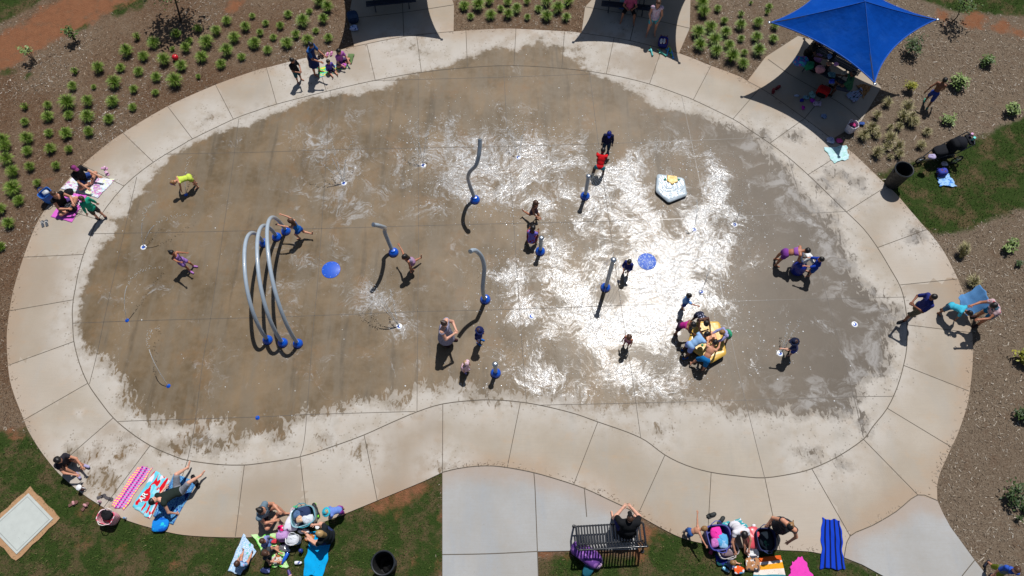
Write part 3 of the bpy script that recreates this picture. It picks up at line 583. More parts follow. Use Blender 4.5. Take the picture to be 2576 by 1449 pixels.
# ================================================================== PEOPLE: one continuous surface per body, clothing and hair as children
def surfnet(f, org, h):
    """naive surface nets of a scalar field (negative inside)"""
    s = f < 0
    nx, ny, nz = f.shape
    cs = np.zeros((nx-1, ny-1, nz-1), np.int8)
    for i in (0, 1):
        for j in (0, 1):
            for k in (0, 1): cs += s[i:nx-1+i, j:ny-1+j, k:nz-1+k]
    act = (cs > 0) & (cs < 8); idx = np.argwhere(act)
    if len(idx) == 0: return np.zeros((0, 3)), np.zeros((0, 4), int)
    num = np.full(act.shape, -1, np.int32); num[act] = np.arange(len(idx))
    acc = np.zeros((len(idx), 3)); cnt = np.zeros(len(idx))
    cor = [(i, j, k) for i in (0, 1) for j in (0, 1) for k in (0, 1)]
    fv = {c: f[idx[:, 0]+c[0], idx[:, 1]+c[1], idx[:, 2]+c[2]] for c in cor}
    for a in cor:
        for ax in range(3):
            if a[ax]: continue
            b = list(a); b[ax] = 1; b = tuple(b)
            fa, fb = fv[a], fv[b]; m = (fa < 0) != (fb < 0)
            t = np.where(m, fa/np.where(m, fa-fb, 1), 0)
            p = np.tile(np.array(a, float), (len(idx), 1)); p[:, ax] += t
            acc[m] += p[m]; cnt[m] += 1
    V = (idx+acc/cnt[:, None])*h+org
    F = []
    for ax, (u, v) in enumerate(((1, 2), (2, 0), (0, 1))):
        sl = [slice(None)]*3; sl2 = [slice(None)]*3; sl[ax] = slice(0, -1); sl2[ax] = slice(1, None)
        a, b = s[tuple(sl)], s[tuple(sl2)]; e = np.argwhere(a != b)
        ok = (e[:, u] > 0) & (e[:, v] > 0) & (e[:, u] < f.shape[u]-1) & (e[:, v] < f.shape[v]-1); e = e[ok]
        q = []
        for du, dv in ((1, 1), (0, 1), (0, 0), (1, 0)):
            c = e.copy(); c[:, u] -= du; c[:, v] -= dv; q.append(num[c[:, 0], c[:, 1], c[:, 2]])
        q = np.stack(q, 1); fl = ~a[e[:, 0], e[:, 1], e[:, 2]]; q[fl] = q[fl][:, ::-1]; F.append(q)
    return V, np.vstack(F)
def smin(a, b, k):
    h = np.clip(.5+.5*(b-a)/k, 0, 1); return b*(1-h)+a*h-k*h*(1-h)
def mirror(d):
    """pose side-vectors given for the right side; mirrored to the left"""
    o = dict(d)
    for k in list(d):
        if len(k) == 2 and k in ('ua', 'fa', 'th', 'sh'):
            v = d[k]; o[k+'R'] = v; o[k+'L'] = (-v[0], v[1], v[2]); del o[k]
    return o
def pose(base, **k):
    o = dict(base); o.update(mirror(k)); return o
STAND = mirror(dict(t=(0, .02, 1), hd=(0, .06, 1), lk=(0, 1, -.15), ua=(.2, .02, -1), fa=(.06, .28, -1), th=(.07, .03, -1), sh=(.03, -.04, -1)))
WALK = pose(STAND, t=(0, .08, 1), thL=(-.05, .42, -1), shL=(0, -.08, -1), thR=(.05, -.18, -1), shR=(0, -.55, -1), uaL=(-.2, -.35, -1), faL=(-.1, .15, -1), uaR=(.2, .35, -1), faR=(.0, .7, -1))
RUN = pose(STAND, t=(0, .28, 1), hd=(0, .2, 1), thL=(-.05, .75, -1), shL=(0, -.35, -1), thR=(.05, -.35, -1), shR=(0, -1.3, -.25), uaL=(-.3, -.6, -.8), faL=(-.1, .2, -1), uaR=(.3, .5, -.8), faR=(0, .9, .1))
BEND = pose(STAND, t=(0, .92, .35), hd=(0, 1, -.15), lk=(0, .1, -1), ua=(.12, .3, -1), fa=(-.05, .25, -1), th=(.1, -.12, -1), sh=(.03, -.06, -1))
LEAN = pose(STAND, t=(0, .6, .8), hd=(0, .75, .6), lk=(0, .7, -.75), ua=(.2, .85, -.6), fa=(-.1, .9, -.35), th=(.12, .02, -1), sh=(.03, -.1, -1))
SQUAT = pose(STAND, t=(0, .55, .85), hd=(0, .5, .85), lk=(0, .9, -.5), th=(.38, .95, .02), sh=(-.1, -.42, -1), ua=(.2, .6, -.8), fa=(-.1, .8, -.5))
CROSS = pose(STAND, t=(0, .1, 1), hd=(0, .18, 1), lk=(0, 1, -.35), th=(.75, .75, .16), sh=(-.95, .22, -.22), ua=(.3, .4, -1), fa=(-.25, .9, -.2))
KNEES = pose(STAND, t=(0, .3, 1), hd=(0, .4, 1), lk=(0, 1, -.5), th=(.2, .85, .72), sh=(-.03, .38, -.95), ua=(.25, .85, -.55), fa=(-.35, .85, -.35))
LEGS = pose(STAND, t=(0, .03, 1), th=(.22, 1, .02), sh=(.05, 1, -.06), ua=(.3, .25, -1), fa=(-.1, .9, -.5))
BENCHSIT = pose(STAND, t=(0, -.16, 1), hd=(0, .12, 1), lk=(0, 1, -.4), th=(.42, 1, -.06), sh=(.1, .12, -1), ua=(.35, .5, -.9), fa=(-.5, .85, .25))
RECLINE = pose(STAND, t=(0, -.8, .62), hd=(0, -.25, 1), lk=(0, 1, -.2), th=(.3, .85, .36), sh=(.05, .9, -.42), ua=(.35, -.25, -1), fa=(.1, .75, -.25))
NP_ = 0
def person(label, S, ps, anchor, uv, hdg, sk, wear, build=1., hair=None, z0=0., group=None, tw=0.):
    """anchor: which point (head / feet / pelvis) sits at image point uv; hdg: direction faced, in the photo"""
    s = S/1.65; rs = (s**.82)*build; P = {k: unit(v) for k, v in ps.items()}
    Hh = S*(.36+.09*S); ank = .045*S; L = (Hh-ank)/2; hh = .155+.04*S; tl = S-Hh-hh*.97-.03*S
    t = P['t']; X = np.array([1., 0, 0]); R = unit(X-(X@t)*t)
    if tw: R = unit(R*math.cos(tw)+np.cross(t, R)*math.sin(tw))
    Fw = np.cross(t, R); Fw = -Fw if Fw[1]+Fw[2]*-.2 < 0 and abs(t[2]) > .3 else Fw
    pel = np.zeros(3); shw = (.085*S+.022)*(build**.5); hw = .052*S
    neck = pel+t*tl; hd = P['hd']; lk = unit(P['lk']-(P['lk']@hd)*hd); hc = neck+hd*(.035*S+hh*.47)-0*lk; HR = np.cross(lk, hd)
    J = {}
    for q, sg in (('L', -1), ('R', 1)):
        sh = pel+t*tl*.9+R*sg*shw; el = sh+P['ua'+q]*.178*S; wr = el+P['fa'+q]*.15*S
        hp = pel+X*sg*hw; kn = hp+P['th'+q]*L; an = kn+P['sh'+q]*L; sd = P['sh'+q]
        ff = np.array([0, 1., 0])+X*sg*.18
        if sd[2] > -.55: ff = np.array([0, 0, 1.])+sd*.25+X*sg*.2
        ff = unit(ff-(ff@sd)*sd*.75); J[q] = (sh, el, wr, hp, kn, an, ff)
    prims = {}
    def cone(tagn, a, b, r0, r1): prims.setdefault(tagn, []).append(('c', np.array(a), np.array(b), r0, r1))
    def ell(tagn, c, ax, r): prims.setdefault(tagn, []).append(('e', np.array(c), np.array(ax), np.array(r)))
    T3 = (R, Fw, t)
    ell('torso', pel+t*tl*.70, T3, (.148*rs, .098*rs, .175*s)); ell('torso', pel+t*tl*.36, T3, (.128*rs, .10*rs*build**.6, .16*s)); ell('pelv', pel+t*.03*s, (X, np.cross(t, X)/max(1e-6, np.linalg.norm(np.cross(t, X))), t), (.158*rs, .118*rs, .115*s))
    cone('torso', J['L'][0], J['R'][0], .056*rs, .056*rs)
    cone('neck', neck-t*.03*s, hc-hd*.25*hh, .052*s**.7, .05*s**.7)
    ell('head', hc+hd*.05*hh-lk*.02*hh, (HR, lk, hd), (.355*hh, .435*hh, .45*hh)); ell('head', hc-hd*.22*hh+lk*.11*hh, (HR, lk, hd), (.26*hh, .27*hh, .25*hh))
    cone('face', hc+lk*.40*hh+hd*.05*hh, hc+lk*.47*hh-hd*.08*hh, .03*hh, .055*hh)
    for sg in (-1, 1): ell('face', hc+HR*sg*.36*hh-hd*.02*hh-lk*.02*hh, (HR, lk, hd), (.04*hh, .075*hh, .11*hh))
    for q in 'LR':
        sh, el, wr, hp, kn, an, ff = J[q]; fa = P['fa'+q]
        cone('ua'+q, sh, el, .047*rs, .037*rs); cone('fa'+q, el+fa*0, wr, .037*rs, .0245*rs)
        cone('hand', wr, wr+fa*.05*S, .024*rs, .027*rs)
        cone('th'+q, hp, kn, .083*rs, .052*rs); m = kn+P['sh'+q]*L*.3
        cone('sh'+q, kn, an, .049*rs, .031*rs); cone('sh'+q, kn+P['sh'+q]*L*.12, kn+P['sh'+q]*L*.5, .045*rs, .042*rs)
        cone('ft'+q, an+P['sh'+q]*.015*S-ff*.018*S, an+P['sh'+q]*.024*S+ff*.095*S, .027*s**.9+.004, .020*s**.9+.003)
    allp = [p for v in prims.values() for p in v]; lo = np.full(3, 9.); hi = -lo
    for p in allp:
        if p[0] == 'c': pts = [p[1]-p[3], p[1]+p[3], p[2]-p[4], p[2]+p[4]]
        else: pts = [p[1]-p[3].max(), p[1]+p[3].max()]
        for k in pts: lo = np.minimum(lo, k); hi = np.maximum(hi, k)
    zmin = min([min(p[1][2]-p[3], p[2][2]-p[4]) if p[0] == 'c' else p[1][2]-np.sqrt(((np.array([a[2] for a in p[2]])*p[3])**2).sum()) for p in allp])
    pad = .10; lo -= pad; hi += pad; h = .0165 if S > 1.3 else .0135
    g = [np.arange(lo[i], hi[i]+h, h, dtype=np.float32) for i in range(3)]; GX = np.meshgrid(*g, indexing='ij'); shp = GX[0].shape
    Q = np.stack(GX, -1)
    def evalp(p, infl=0.):
        if p[0] == 'c':
            a, b = p[1].astype(np.float32), p[2].astype(np.float32); e = b-a; q = Q-a; tt = np.clip((q@e)/(e@e+1e-9), 0, 1)
            d = np.sqrt(((q-tt[..., None]*e)**2).sum(-1)); return d-(p[3]+(p[4]-p[3])*tt)-infl
        q = Q-p[1].astype(np.float32); r = p[3]+infl
        cc = np.stack([q@np.asarray(a, np.float32) for a in p[2]], -1); k0 = np.sqrt(((cc/r)**2).sum(-1)); k1 = np.sqrt(((cc/(r*r))**2).sum(-1))
        return k0*(k0-1)/(k1+1e-6)
    def fld(tags, k=.028):
        f = None
        for tg in tags:
            for p in prims[tg]:
                d = FD[id(p)]; f = d if f is None else smin(f, d, k*s)
        return f
    FD = {id(p): evalp(p).astype(np.float32) for p in allp}
    core = fld(['torso', 'pelv', 'neck', 'uaL', 'uaR', 'faL', 'faR', 'hand', 'thL', 'thR', 'shL', 'shR', 'ftL', 'ftR'], .022)
    f = smin(core, fld(['head'], .05), .012); f = smin(f, fld(['face'], .006), .008)
    V, F = surfnet(f, lo, h); fm = np.zeros(len(F), int); cen = V[F].mean(1)
    for sg in (-1, 1): fm[np.linalg.norm(cen-(hc+lk*.395*hh+HR*sg*.155*hh+hd*.05*hh), axis=1) < max(.055*hh, h*.8)] = 1
    dm = cen-(hc+lk*.375*hh-hd*.25*hh); fm[(np.abs(dm@HR) < .10*hh) & (np.abs(dm@hd) < max(.03*hh, h*.6)) & (np.abs(dm@lk) < .12*hh)] = 2
    vs = [V]; fs = [list(q) for q in F]; fm = list(fm); k = len(V); mb = MB()
    for q, sg in (('L', -1), ('R', 1)):
        wr = J[q][2]; fa = P['fa'+q]; wd = np.cross(fa, np.array([0, 0, 1.])); wd = unit(wd) if np.linalg.norm(wd) > .3 else X; nn = np.cross(wd, fa); nn = nn if nn[2] < 0 else -nn
        for i, ln in enumerate((.9, 1.05, 1., .8)):
            b = wr+fa*.058*S+wd*(i-1.5)*.0115*S; d1 = unit(fa+wd*(i-1.5)*.09+nn*.15); d2 = unit(fa+nn*.7)
            mb.tube([b-fa*.012*S, b+d1*.02*S*ln, b+d1*.02*S*ln+d2*.02*S*ln], [.0065*S, .0058*S, .0045*S], 5)
        b = wr+fa*.022*S-sg*wd*.016*S; d1 = unit(fa*.6-sg*wd*.8+nn*.2); mb.tube([b, b+d1*.024*S, b+d1*.024*S+unit(fa+nn*.4)*.018*S], [.0075*S, .0065*S, .005*S], 5)
    vs.append(np.vstack(mb.v)); fs += [[i+k for i in q] for q in mb.f]; fm += [0]*len(mb.f)
    off = np.array([0, 0, -zmin])
    me = np_mesh('person', np.vstack(vs)+off, fs, (skin(sk), EYE, LIP), True, fm)
    o = bpy.data.objects.new('person', me); COL.objects.link(o); tag(o, label, 'person', group)
    def cloth_obj(name, ff, m):
        v, q = surfnet(ff.astype(np.float32), lo, h)
        if len(q) == 0: return
        c = bpy.data.objects.new(name, np_mesh(name, v+off, q, (m,), True)); COL.objects.link(c); c.parent = o
    dt = (Q-pel.astype(np.float32))@t.astype(np.float32)
    tors = fld(['torso', 'pelv'], .03)
    wv = np.sin(Q[..., 0]*41+Q[..., 2]*23)*np.sin(Q[..., 1]*37-Q[..., 2]*29)*.0022
    for it in wear:
        kind, m = it[0], it[1]
        if kind == 'shirt':
            slv = it[2]; hem = it[3] if len(it) > 3 else .06
            a = np.maximum(tors-.017, -(dt+hem*S))
            for q in 'LR':
                sh, el, wr = J[q][:3]
                if slv > 0:
                    e = sh+P['ua'+q]*.178*S*min(1, slv); a = smin(a, evalp(('c', sh, e, .049*rs+.013, (.049-.01*min(1, slv))*rs+.016)), .012)
                if slv > 1: a = smin(a, evalp(('c', el, el+P['fa'+q]*.15*S*(slv-1), .037*rs+.014, .027*rs+.013)), .012)
            a = np.maximum(a, dt-(tl*.9+.074*rs))
            if slv == 0: qn = Q-neck.astype(np.float32); tn = qn@t.astype(np.float32); rad = np.sqrt(np.maximum((qn**2).sum(-1)-tn*tn, 0)); a = np.maximum(a, np.where(dt > .76*tl, .088*rs-rad, -1))
            cloth_obj('shirt', a+wv, m)
        elif kind == 'shorts':
            fr = it[2]; a = FD[id(prims['pelv'][0])]-.016
            for q in 'LR': hp, kn = J[q][3], J[q][4]; a = smin(a, evalp(('c', hp, hp+P['th'+q]*L*min(fr, 1), .083*rs+.014, (.083-.031*min(fr, 1))*rs+.022)), .02)
            if fr > 1:
                for q in 'LR': a = smin(a, evalp(('c', J[q][4], J[q][4]+P['sh'+q]*L*(fr-1), .052*rs+.02, .036*rs+.022)), .02)
            a = np.maximum(a, dt-.30*tl); cloth_obj('shorts' if fr <= 1 else 'trousers', a+wv, m)
        elif kind == 'suit':
            a = smin(tors, np.minimum(FD[id(prims['thL'][0])], FD[id(prims['thR'][0])])+.014, .02)-.009; top = it[2] if len(it) > 2 else .82
            a = np.maximum(a, dt-tl*top); a = np.maximum(a, -(dt+.07*S))
            for q in 'LR': sh = J[q][0]; b_ = sh-R*(1 if q == 'R' else -1)*shw*.45; a = np.minimum(a, evalp(('c', b_+Fw*.075*rs-t*.06*s, b_+t*.028*s, .016, .016))); a = np.minimum(a, evalp(('c', b_-Fw*.075*rs-t*.06*s, b_+t*.028*s, .016, .016)))
            cloth_obj('swimsuit', a, m)
        elif kind == 'trunks_top':
            a = np.maximum(tors-.010, np.maximum(dt-tl*.82, -(dt-tl*.55))); cloth_obj('swim_top', a, m)
        elif kind == 'dress':
            slv, ln = it[2], it[3]; a = tors-.02; dn = np.array([0, 0, -1.]); c0 = pel+t*tl*.25
            a = smin(a, evalp(('c', c0, pel+dn*ln*S, .125*rs, .20*rs)), .04); a = np.maximum(a, (-(Q[..., 2])-ln*S)); a = np.maximum(a, dt-tl*.95)
            if slv:
                for q in 'LR': a = smin(a, evalp(('c', J[q][0], J[q][0]+P['ua'+q]*.178*S*slv, .06*rs, .056*rs)), .012)
            cloth_obj('dress', a+wv*2, m)
        elif kind == 'cap':
            a = np.maximum(evalp(('e', hc+hd*.10*hh-lk*.03*hh, (HR, lk, hd), np.array([.40, .48, .46])*hh)), -((Q-hc.astype(np.float32))@hd.astype(np.float32)-.12*hh))
            br = it[2] if len(it) > 2 else 1
            if br == 1: a = np.minimum(a, evalp(('e', hc+lk*.52*hh+hd*.19*hh, (HR, unit(lk-hd*.15), unit(hd+lk*.15)), np.array([.30, .38, .06])*hh)))
            if br == 2: a = np.minimum(a, evalp(('e', hc+hd*.14*hh, (HR, lk, hd), np.array([.72, .76, .07])*hh)))
            cloth_obj('cap' if br < 2 else 'sun_hat', a, m)
        elif kind == 'shoe':
            for q in 'LR':
                an, ff = J[q][5], J[q][6]; a = evalp(('c', an+P['sh'+q]*.016*S-ff*.02*S, an+P['sh'+q]*.024*S+ff*.10*S, .037*s**.85+.008, .030*s**.85+.008)); a = np.maximum(a, ((Q-an.astype(np.float32))@(-P['sh'+q]).astype(np.float32))-.02*S); cloth_obj('shoe', a, m)
    if hair:
        hm, ln = hair[0], hair[1]; bun = hair[2] if len(hair) > 2 else None
        hq = Q-hc.astype(np.float32); a = evalp(('e', hc+hd*.09*hh-lk*.05*hh, (HR, lk, hd), np.array([.40, .47, .465])*hh))
        a = np.maximum(a, hq@lk.astype(np.float32)-np.clip((hq@hd.astype(np.float32))*1.3+.02*hh, -.1*hh, .5*hh)); a = np.maximum(a, -(hq@hd.astype(np.float32))-.34*hh)
        if ln > 0:
            bk = unit(-lk+.0*hd); root = hc-lk*.28*hh+hd*.1*hh; dn = unit(np.array([0, 0, -1.])*(.9 if abs(hd[2]) > .5 else .8)-t*.8-lk*.25); end = root+dn*ln*S
            a = smin(a, evalp(('c', root, end, .30*hh, .19*hh)), .03)
            for sg in (-1, 1): a = smin(a, evalp(('c', root+HR*sg*.2*hh, end+HR*sg*.13*hh+dn*.01, .2*hh, .11*hh)), .03)
        if bun == 'bun': a = smin(a, evalp(('e', hc+hd*.4*hh-lk*.42*hh, (HR, lk, hd), np.array([.17, .17, .16])*hh)), .02)
        if bun == 'tail': c_ = hc+hd*.1*hh-lk*.46*hh; a = smin(a, evalp(('c', c_, c_-lk*.3*hh-hd*.75*hh, .12*hh, .06*hh)), .02)
        cloth_obj('hair', a+np.sin(Q[..., 0]*90)*np.sin(Q[..., 1]*80+Q[..., 2]*30)*.002, hm)
    # ---- place
    rz = heading(*uv, *hdg)-math.pi/2; ca, sa = math.cos(rz), math.sin(rz)
    ap = {'head': hc, 'pelvis': pel, 'feet': (J['L'][5]+J['R'][5])/2, 'footL': J['L'][5], 'footR': J['R'][5]}[anchor]+off
    wz = z0+(ap[2] if anchor in ('head', 'pelvis') else .0); gpt = G(*uv, wz)
    o.location = (gpt[0]-(ap[0]*ca-ap[1]*sa), gpt[1]-(ap[0]*sa+ap[1]*ca), z0); o.rotation_euler = (0, 0, rz)
    return o
# skin and hair tones
S1, S2, S3, S4, S5 = (222, 172, 148), (206, 150, 122), (176, 120, 92), (132, 86, 64), (92, 60, 46)
HB, HBR, HBL, HG = hairmat((26, 22, 22)), hairmat((78, 52, 38)), hairmat((178, 146, 98)), hairmat((150, 112, 70))
K = lambda *c: cloth(c)
BLACK, NAVY = cloth((26, 26, 30)), cloth((28, 36, 84))
ARMS_OUT = dict(uaL=(-.2, .9, .1), uaR=(.2, .9, .1), faL=(-.05, .9, .45), faR=(.05, .9, .45))
# ---------------- on the splash pad
person('child in a neon yellow top and pink cap bending down over a small jet', 1.18, pose(BEND, t=(0, .95, .25), faR=(.25, .1, -1), uaR=(.35, .25, -.9)), 'head', (436, 459), (-40, 17), S2, [('suit', K(205, 225, 90), .88), ('shorts', K(205, 225, 90), .25), ('cap', K(205, 165, 205))], hair=(HG, .0))
person('child in a purple swimsuit and purple shoes leaning back with both arms held out', 1.15, pose(STAND, t=(0, -.18, 1), hd=(0, .0, 1), lk=(0, 1, .1), th=(.12, .75, -.7), sh=(.05, .1, -1), **ARMS_OUT), 'feet', (484, 677), (40, 14), S3, [('suit', K(160, 120, 190)), ('shorts', K(150, 112, 185), .5), ('shoe', K(178, 120, 190))], hair=(HB, .0, 'bun'))
person('girl in a blue swimsuit with long brown hair holding on to the tallest hoop', 1.2, pose(RUN, t=(0, .25, 1), uaL=(-.25, .85, .45), faL=(-.05, .9, .3), uaR=(.25, .85, .45), faR=(.05, .9, .3)), 'head', (730, 556), (-40, -6), S2, [('suit', K(30, 110, 190)), ('shorts', K(24, 84, 170), .3)], hair=(HBR, .2))
person('girl with long black hair running beside the blue domed zigzag post', 1.2, pose(RUN, t=(0, .5, 1), uaR=(.9, -.25, -.1), faR=(.9, -.1, .1), uaL=(-.35, .1, -1), faL=(-.2, .2, -1)), 'head', (1017, 647), (-40, 25), S3, [('suit', K(178, 160, 190)), ('shorts', K(170, 130, 165), .25)], hair=(HB, .22))
person('girl with long light brown hair running with one leg kicked back near the short post', 1.22, pose(RUN, t=(0, .15, 1)), 'head', (1349, 512), (40, 28), S3, [('suit', K(96, 70, 78)), ('shorts', K(84, 66, 80), .3)], hair=(HBR, .22))
person('child with black hair in a purple and red top crouching behind the short post', 1.22, pose(SQUAT, t=(0, .35, 1)), 'head', (1341, 573), (10, -40), S4, [('shirt', pattern((120, 110, 200), (170, 60, 60), None, 9), 0), ('shorts', K(140, 60, 60), .6)], hair=(HB, .08))
person('boy in a red shirt and teal shorts bending forward with his back to the post', 1.25, pose(LEAN, t=(0, .75, .8), th=(.3, .5, -.85), sh=(.05, -.35, -1), fa=(0, .4, -.8)), 'head', (1517, 379), (8, -40), S5, [('shirt', K(216, 26, 34), .6), ('shorts', K(40, 140, 155), .75), ('cap', K(40, 42, 56), 0)], hair=(HB, 0))
person('child all in navy with a royal blue cap standing behind the boy in red', 1.2, pose(STAND, hd=(0, .4, 1), lk=(0, 1, -.7)), 'feet', (1523, 381), (-3, 40), S5, [('shirt', K(24, 30, 66), 1.7), ('shorts', K(22, 56, 84), 1.6), ('cap', K(30, 44, 140), 1), ('shoe', K(24, 60, 96))], hair=(HB, 0))
person('toddler in a navy top and pale grey shorts looking down beside the tall post', .98, pose(STAND, hd=(0, .35, 1), lk=(0, 1, -.6), ua=(.25, .5, -1), fa=(-.5, .8, -.2)), 'feet', (1574, 687), (-22, 40), S3, [('shirt', K(30, 40, 110), 1.5), ('shorts', K(150, 155, 165), .9)], hair=(HB, 0))
person('small boy in a light blue shirt reaching an arm to a ground jet', 1.0, pose(STAND, uaR=(.3, .8, -.2), faR=(.1, .95, 0)), 'feet', (1716, 773), (40, 8), S3, [('shirt', K(120, 165, 225), .7), ('shorts', K(40, 70, 150), .7)], hair=(HB, 0))
person('toddler in a mauve swimsuit standing in the bright glare', .95, pose(STAND, t=(0, .15, 1), hd=(0, .35, 1), lk=(0, 1, -.6)), 'feet', (1575, 868), (-25, 40), S3, [('suit', K(180, 130, 150), .9), ('shorts', K(150, 90, 110), .4)], hair=(HBR, .06))
person('woman in a grey lilac dress with folded arms and dark hair tied up', 1.66, pose(STAND, t=(0, .05, 1), hd=(0, .15, 1), lk=(0, 1, -.4), thL=(-.05, .3, -1), shL=(0, 0, -1), thR=(.06, -.1, -1), ua=(.35, .45, -.8), fa=(-.85, .7, .15)), 'feet', (1127, 861), (40, 12), S1, [('dress', K(150, 150, 175), 0, .30), ('shoe', K(70, 44, 48))], build=1.3, hair=(hairmat((58, 40, 34)), 0, 'bun'))
person('boy in a navy hat and pale blue shorts beside the hooked post', 1.08, pose(STAND, hd=(0, .3, 1), lk=(0, 1, -.5)), 'feet', (1206, 859), (30, 18), S2, [('shirt', K(36, 46, 110), 1.3), ('shorts', K(150, 160, 215), .95), ('cap', NAVY, 2), ('shoe', K(40, 110, 190))], hair=(HBR, 0))
person('toddler in a pale pink hooded cover-up and lilac shoes near the pad edge', .88, pose(STAND, t=(0, .15, 1), hd=(0, .35, 1), lk=(0, 1, -.6)), 'feet', (1171, 931), (30, 22), S1, [('dress', K(226, 190, 205), .9, .22), ('cap', K(228, 194, 208), 0), ('shoe', K(190, 165, 225))], hair=(HBL, 0), build=1.15)
# round the yellow table
person('child in a magenta top leaning over the yellow table from the left', 1.15, pose(LEAN, t=(0, .6, .9)), 'head', (1744, 817), (40, 16), S4, [('suit', K(190, 40, 140), .9), ('shorts', K(60, 40, 60), .5)], hair=(HB, .05))
person('bushy black haired child leaning in at the back of the yellow table', 1.25, pose(LEAN, t=(0, .7, .7), hd=(0, .9, .3)), 'head', (1776, 813), (12, 40), S5, [('suit', pattern((40, 44, 66), (200, 205, 230), None, 16), .9), ('shorts', K(40, 44, 66), .4)], hair=(HB, .03), build=.95)
person('boy in a pale blue shirt stretching across the yellow table', 1.3, pose(LEAN, t=(0, .95, .5), hd=(0, .95, .35), thR=(.2, -.25, -1), shR=(.05, -.35, -1)), 'head', (1777, 841), (40, -24), S5, [('shirt', K(150, 190, 235), .5), ('shorts', K(140, 160, 230), .55), ('shoe', K(30, 90, 160))], hair=(HB, 0))
person('child with lilac sleeves and green vest at the right of the yellow table', 1.12, pose(LEAN, t=(0, .6, .8)), 'head', (1817, 836), (-40, 14), S2, [('shirt', K(60, 165, 125), .0), ('shirt', K(165, 165, 215), 1.9, -.2), ('shorts', K(60, 150, 120), .5)], hair=(HG, 0))
person('shirtless boy in blue shorts reaching over the near corner of the yellow table', 1.32, pose(LEAN, t=(0, .85, .6), hd=(0, .85, .5), thL=(-.45, .1, -1), shL=(-.35, -.5, -1), thR=(.1, -.15, -1)), 'head', (1798, 862), (20, -40), S2, [('shorts', K(20, 110, 175), .9)], hair=(HB, 0))
# right part of the pad
person('girl in a purple two piece bending over the blue water cannon', 1.45, pose(BEND, t=(0, .85, .5), hd=(0, .95, .2), th=(.1, -.22, -1), ua=(.15, .1, -1), fa=(-.05, .6, -.7)), 'head', (2030, 631), (40, 4), S3, [('trunks_top', K(150, 90, 175)), ('shorts', K(125, 60, 150), .3)], hair=(HB, .04))
person('small boy in a royal blue rash shirt holding the water cannon', 1.15, pose(STAND, ua=(.2, .8, -.5), fa=(-.05, .95, -.2)), 'feet', (2034, 690), (-40, -8), S2, [('shirt', K(28, 64, 170), 1.2), ('shorts', K(40, 84, 170), .7)], hair=(HB, 0))
person('child in a dark sun hat reaching towards a jet right of the yellow table', 1.08, pose(STAND, t=(0, .35, 1), hd=(0, .4, 1), lk=(0, 1, -.6), uaL=(-.2, .9, -.2), faL=(-.05, .95, -.1), uaR=(.6, -.1, -.8)), 'feet', (1985, 889), (-40, -4), S1, [('shirt', K(70, 74, 110), .6), ('shorts', K(50, 70, 160), .7), ('cap', K(26, 34, 60), 2)], hair=(HBR, 0))
person('man in a navy shirt and khaki shorts striding with arms folded on the path', 1.75, pose(WALK, t=(0, .0, 1), hd=(0, .12, 1), lk=(0, 1, -.4), ua=(.3, .5, -.85), fa=(-.7, .8, .1)), 'feet', (2284, 800), (-40, 2), S4, [('shirt', K(44, 52, 124), .8), ('shorts', K(104, 98, 82), .85), ('shoe', BLACK)], hair=(HB, 0))
person('child in a bright aqua shirt stooping beside a held out blue towel', 1.2, pose(BEND, t=(0, .75, .5), hd=(0, .9, .1), fa=(0, .1, -1)), 'head', (2438, 787), (30, 22), S4, [('shirt', K(70, 185, 215), .7), ('shorts', K(60, 100, 130), .7)], hair=(HB, 0))
person('woman in a floral top and teal shorts holding a blue towel at the path edge', 1.66, pose(LEAN, t=(0, .5, .9), hd=(0, .8, .6), ua=(.3, .75, -.6), fa=(-.1, .95, -.1), thL=(-.08, .3, -1)), 'head', (2499, 769), (-40, 8), S3, [('shirt', pattern((200, 170, 175), (190, 60, 70), (60, 90, 110), 15), .3), ('shorts', K(24, 110, 150), .6), ('shoe', K(60, 40, 40))], build=1.15, hair=(HB, .05))
# along the top
person('boy in a black shirt and teal shorts standing on the path', 1.2, pose(STAND, hd=(0, .25, 1), lk=(0, 1, -.5), ua=(.25, .4, -1), fa=(-.5, .7, -.2)), 'feet', (754, 204), (30, 20), S3, [('shirt', K(34, 32, 36), .6), ('shorts', K(38, 84, 96), .9)], hair=(HB, 0))
person('woman in a blue blouse and long navy skirt bending to the picnic cloth', 1.64, pose(STAND, t=(0, .22, 1), hd=(0, .5, 1), lk=(0, 1, -.7), ua=(.2, .45, -1), fa=(-.2, .9, -.3), thL=(-.06, .25, -1), shL=(0, -.1, -1)), 'feet', (799, 185), (40, 14), S3, [('dress', K(26, 40, 92), .6, .24), ('shirt', K(40, 92, 160), .7, -.06), ('shorts', K(34, 44, 90), .6)], hair=(HB, 0, 'bun'))
person('toddler in a purple top sitting on the green floral cloth', .9, pose(LEGS, hd=(0, .15, 1)), 'head', (826, 156), (24, 34), S2, [('shirt', K(96, 78, 165), 1.3), ('shorts', K(50, 46, 66), .9)], hair=(HB, 0))
person('girl with long black hair in a pink top sitting with her legs drawn in', 1.3, pose(CROSS, t=(0, .25, 1)), 'head', (853, 130), (30, 26), S2, [('shirt', K(176, 96, 178), .5), ('shorts', K(90, 70, 110), .7)], hair=(HB, .24))
person('woman in a white patterned vest and aqua shorts standing under the middle shade', 1.66, pose(STAND, hd=(0, .2, 1), lk=(0, 1, -.4), ua=(.22, .25, -1), fa=(-.35, .6, -.8), thL=(-.1, -.05, -1), thR=(.12, .12, -1)), 'feet', (1637, 86), (-3, 40), S2, [('shirt', pattern((215, 200, 222), (200, 120, 150), None, 18), 0), ('shorts', K(70, 170, 190), .55)], hair=(HBR, .05))
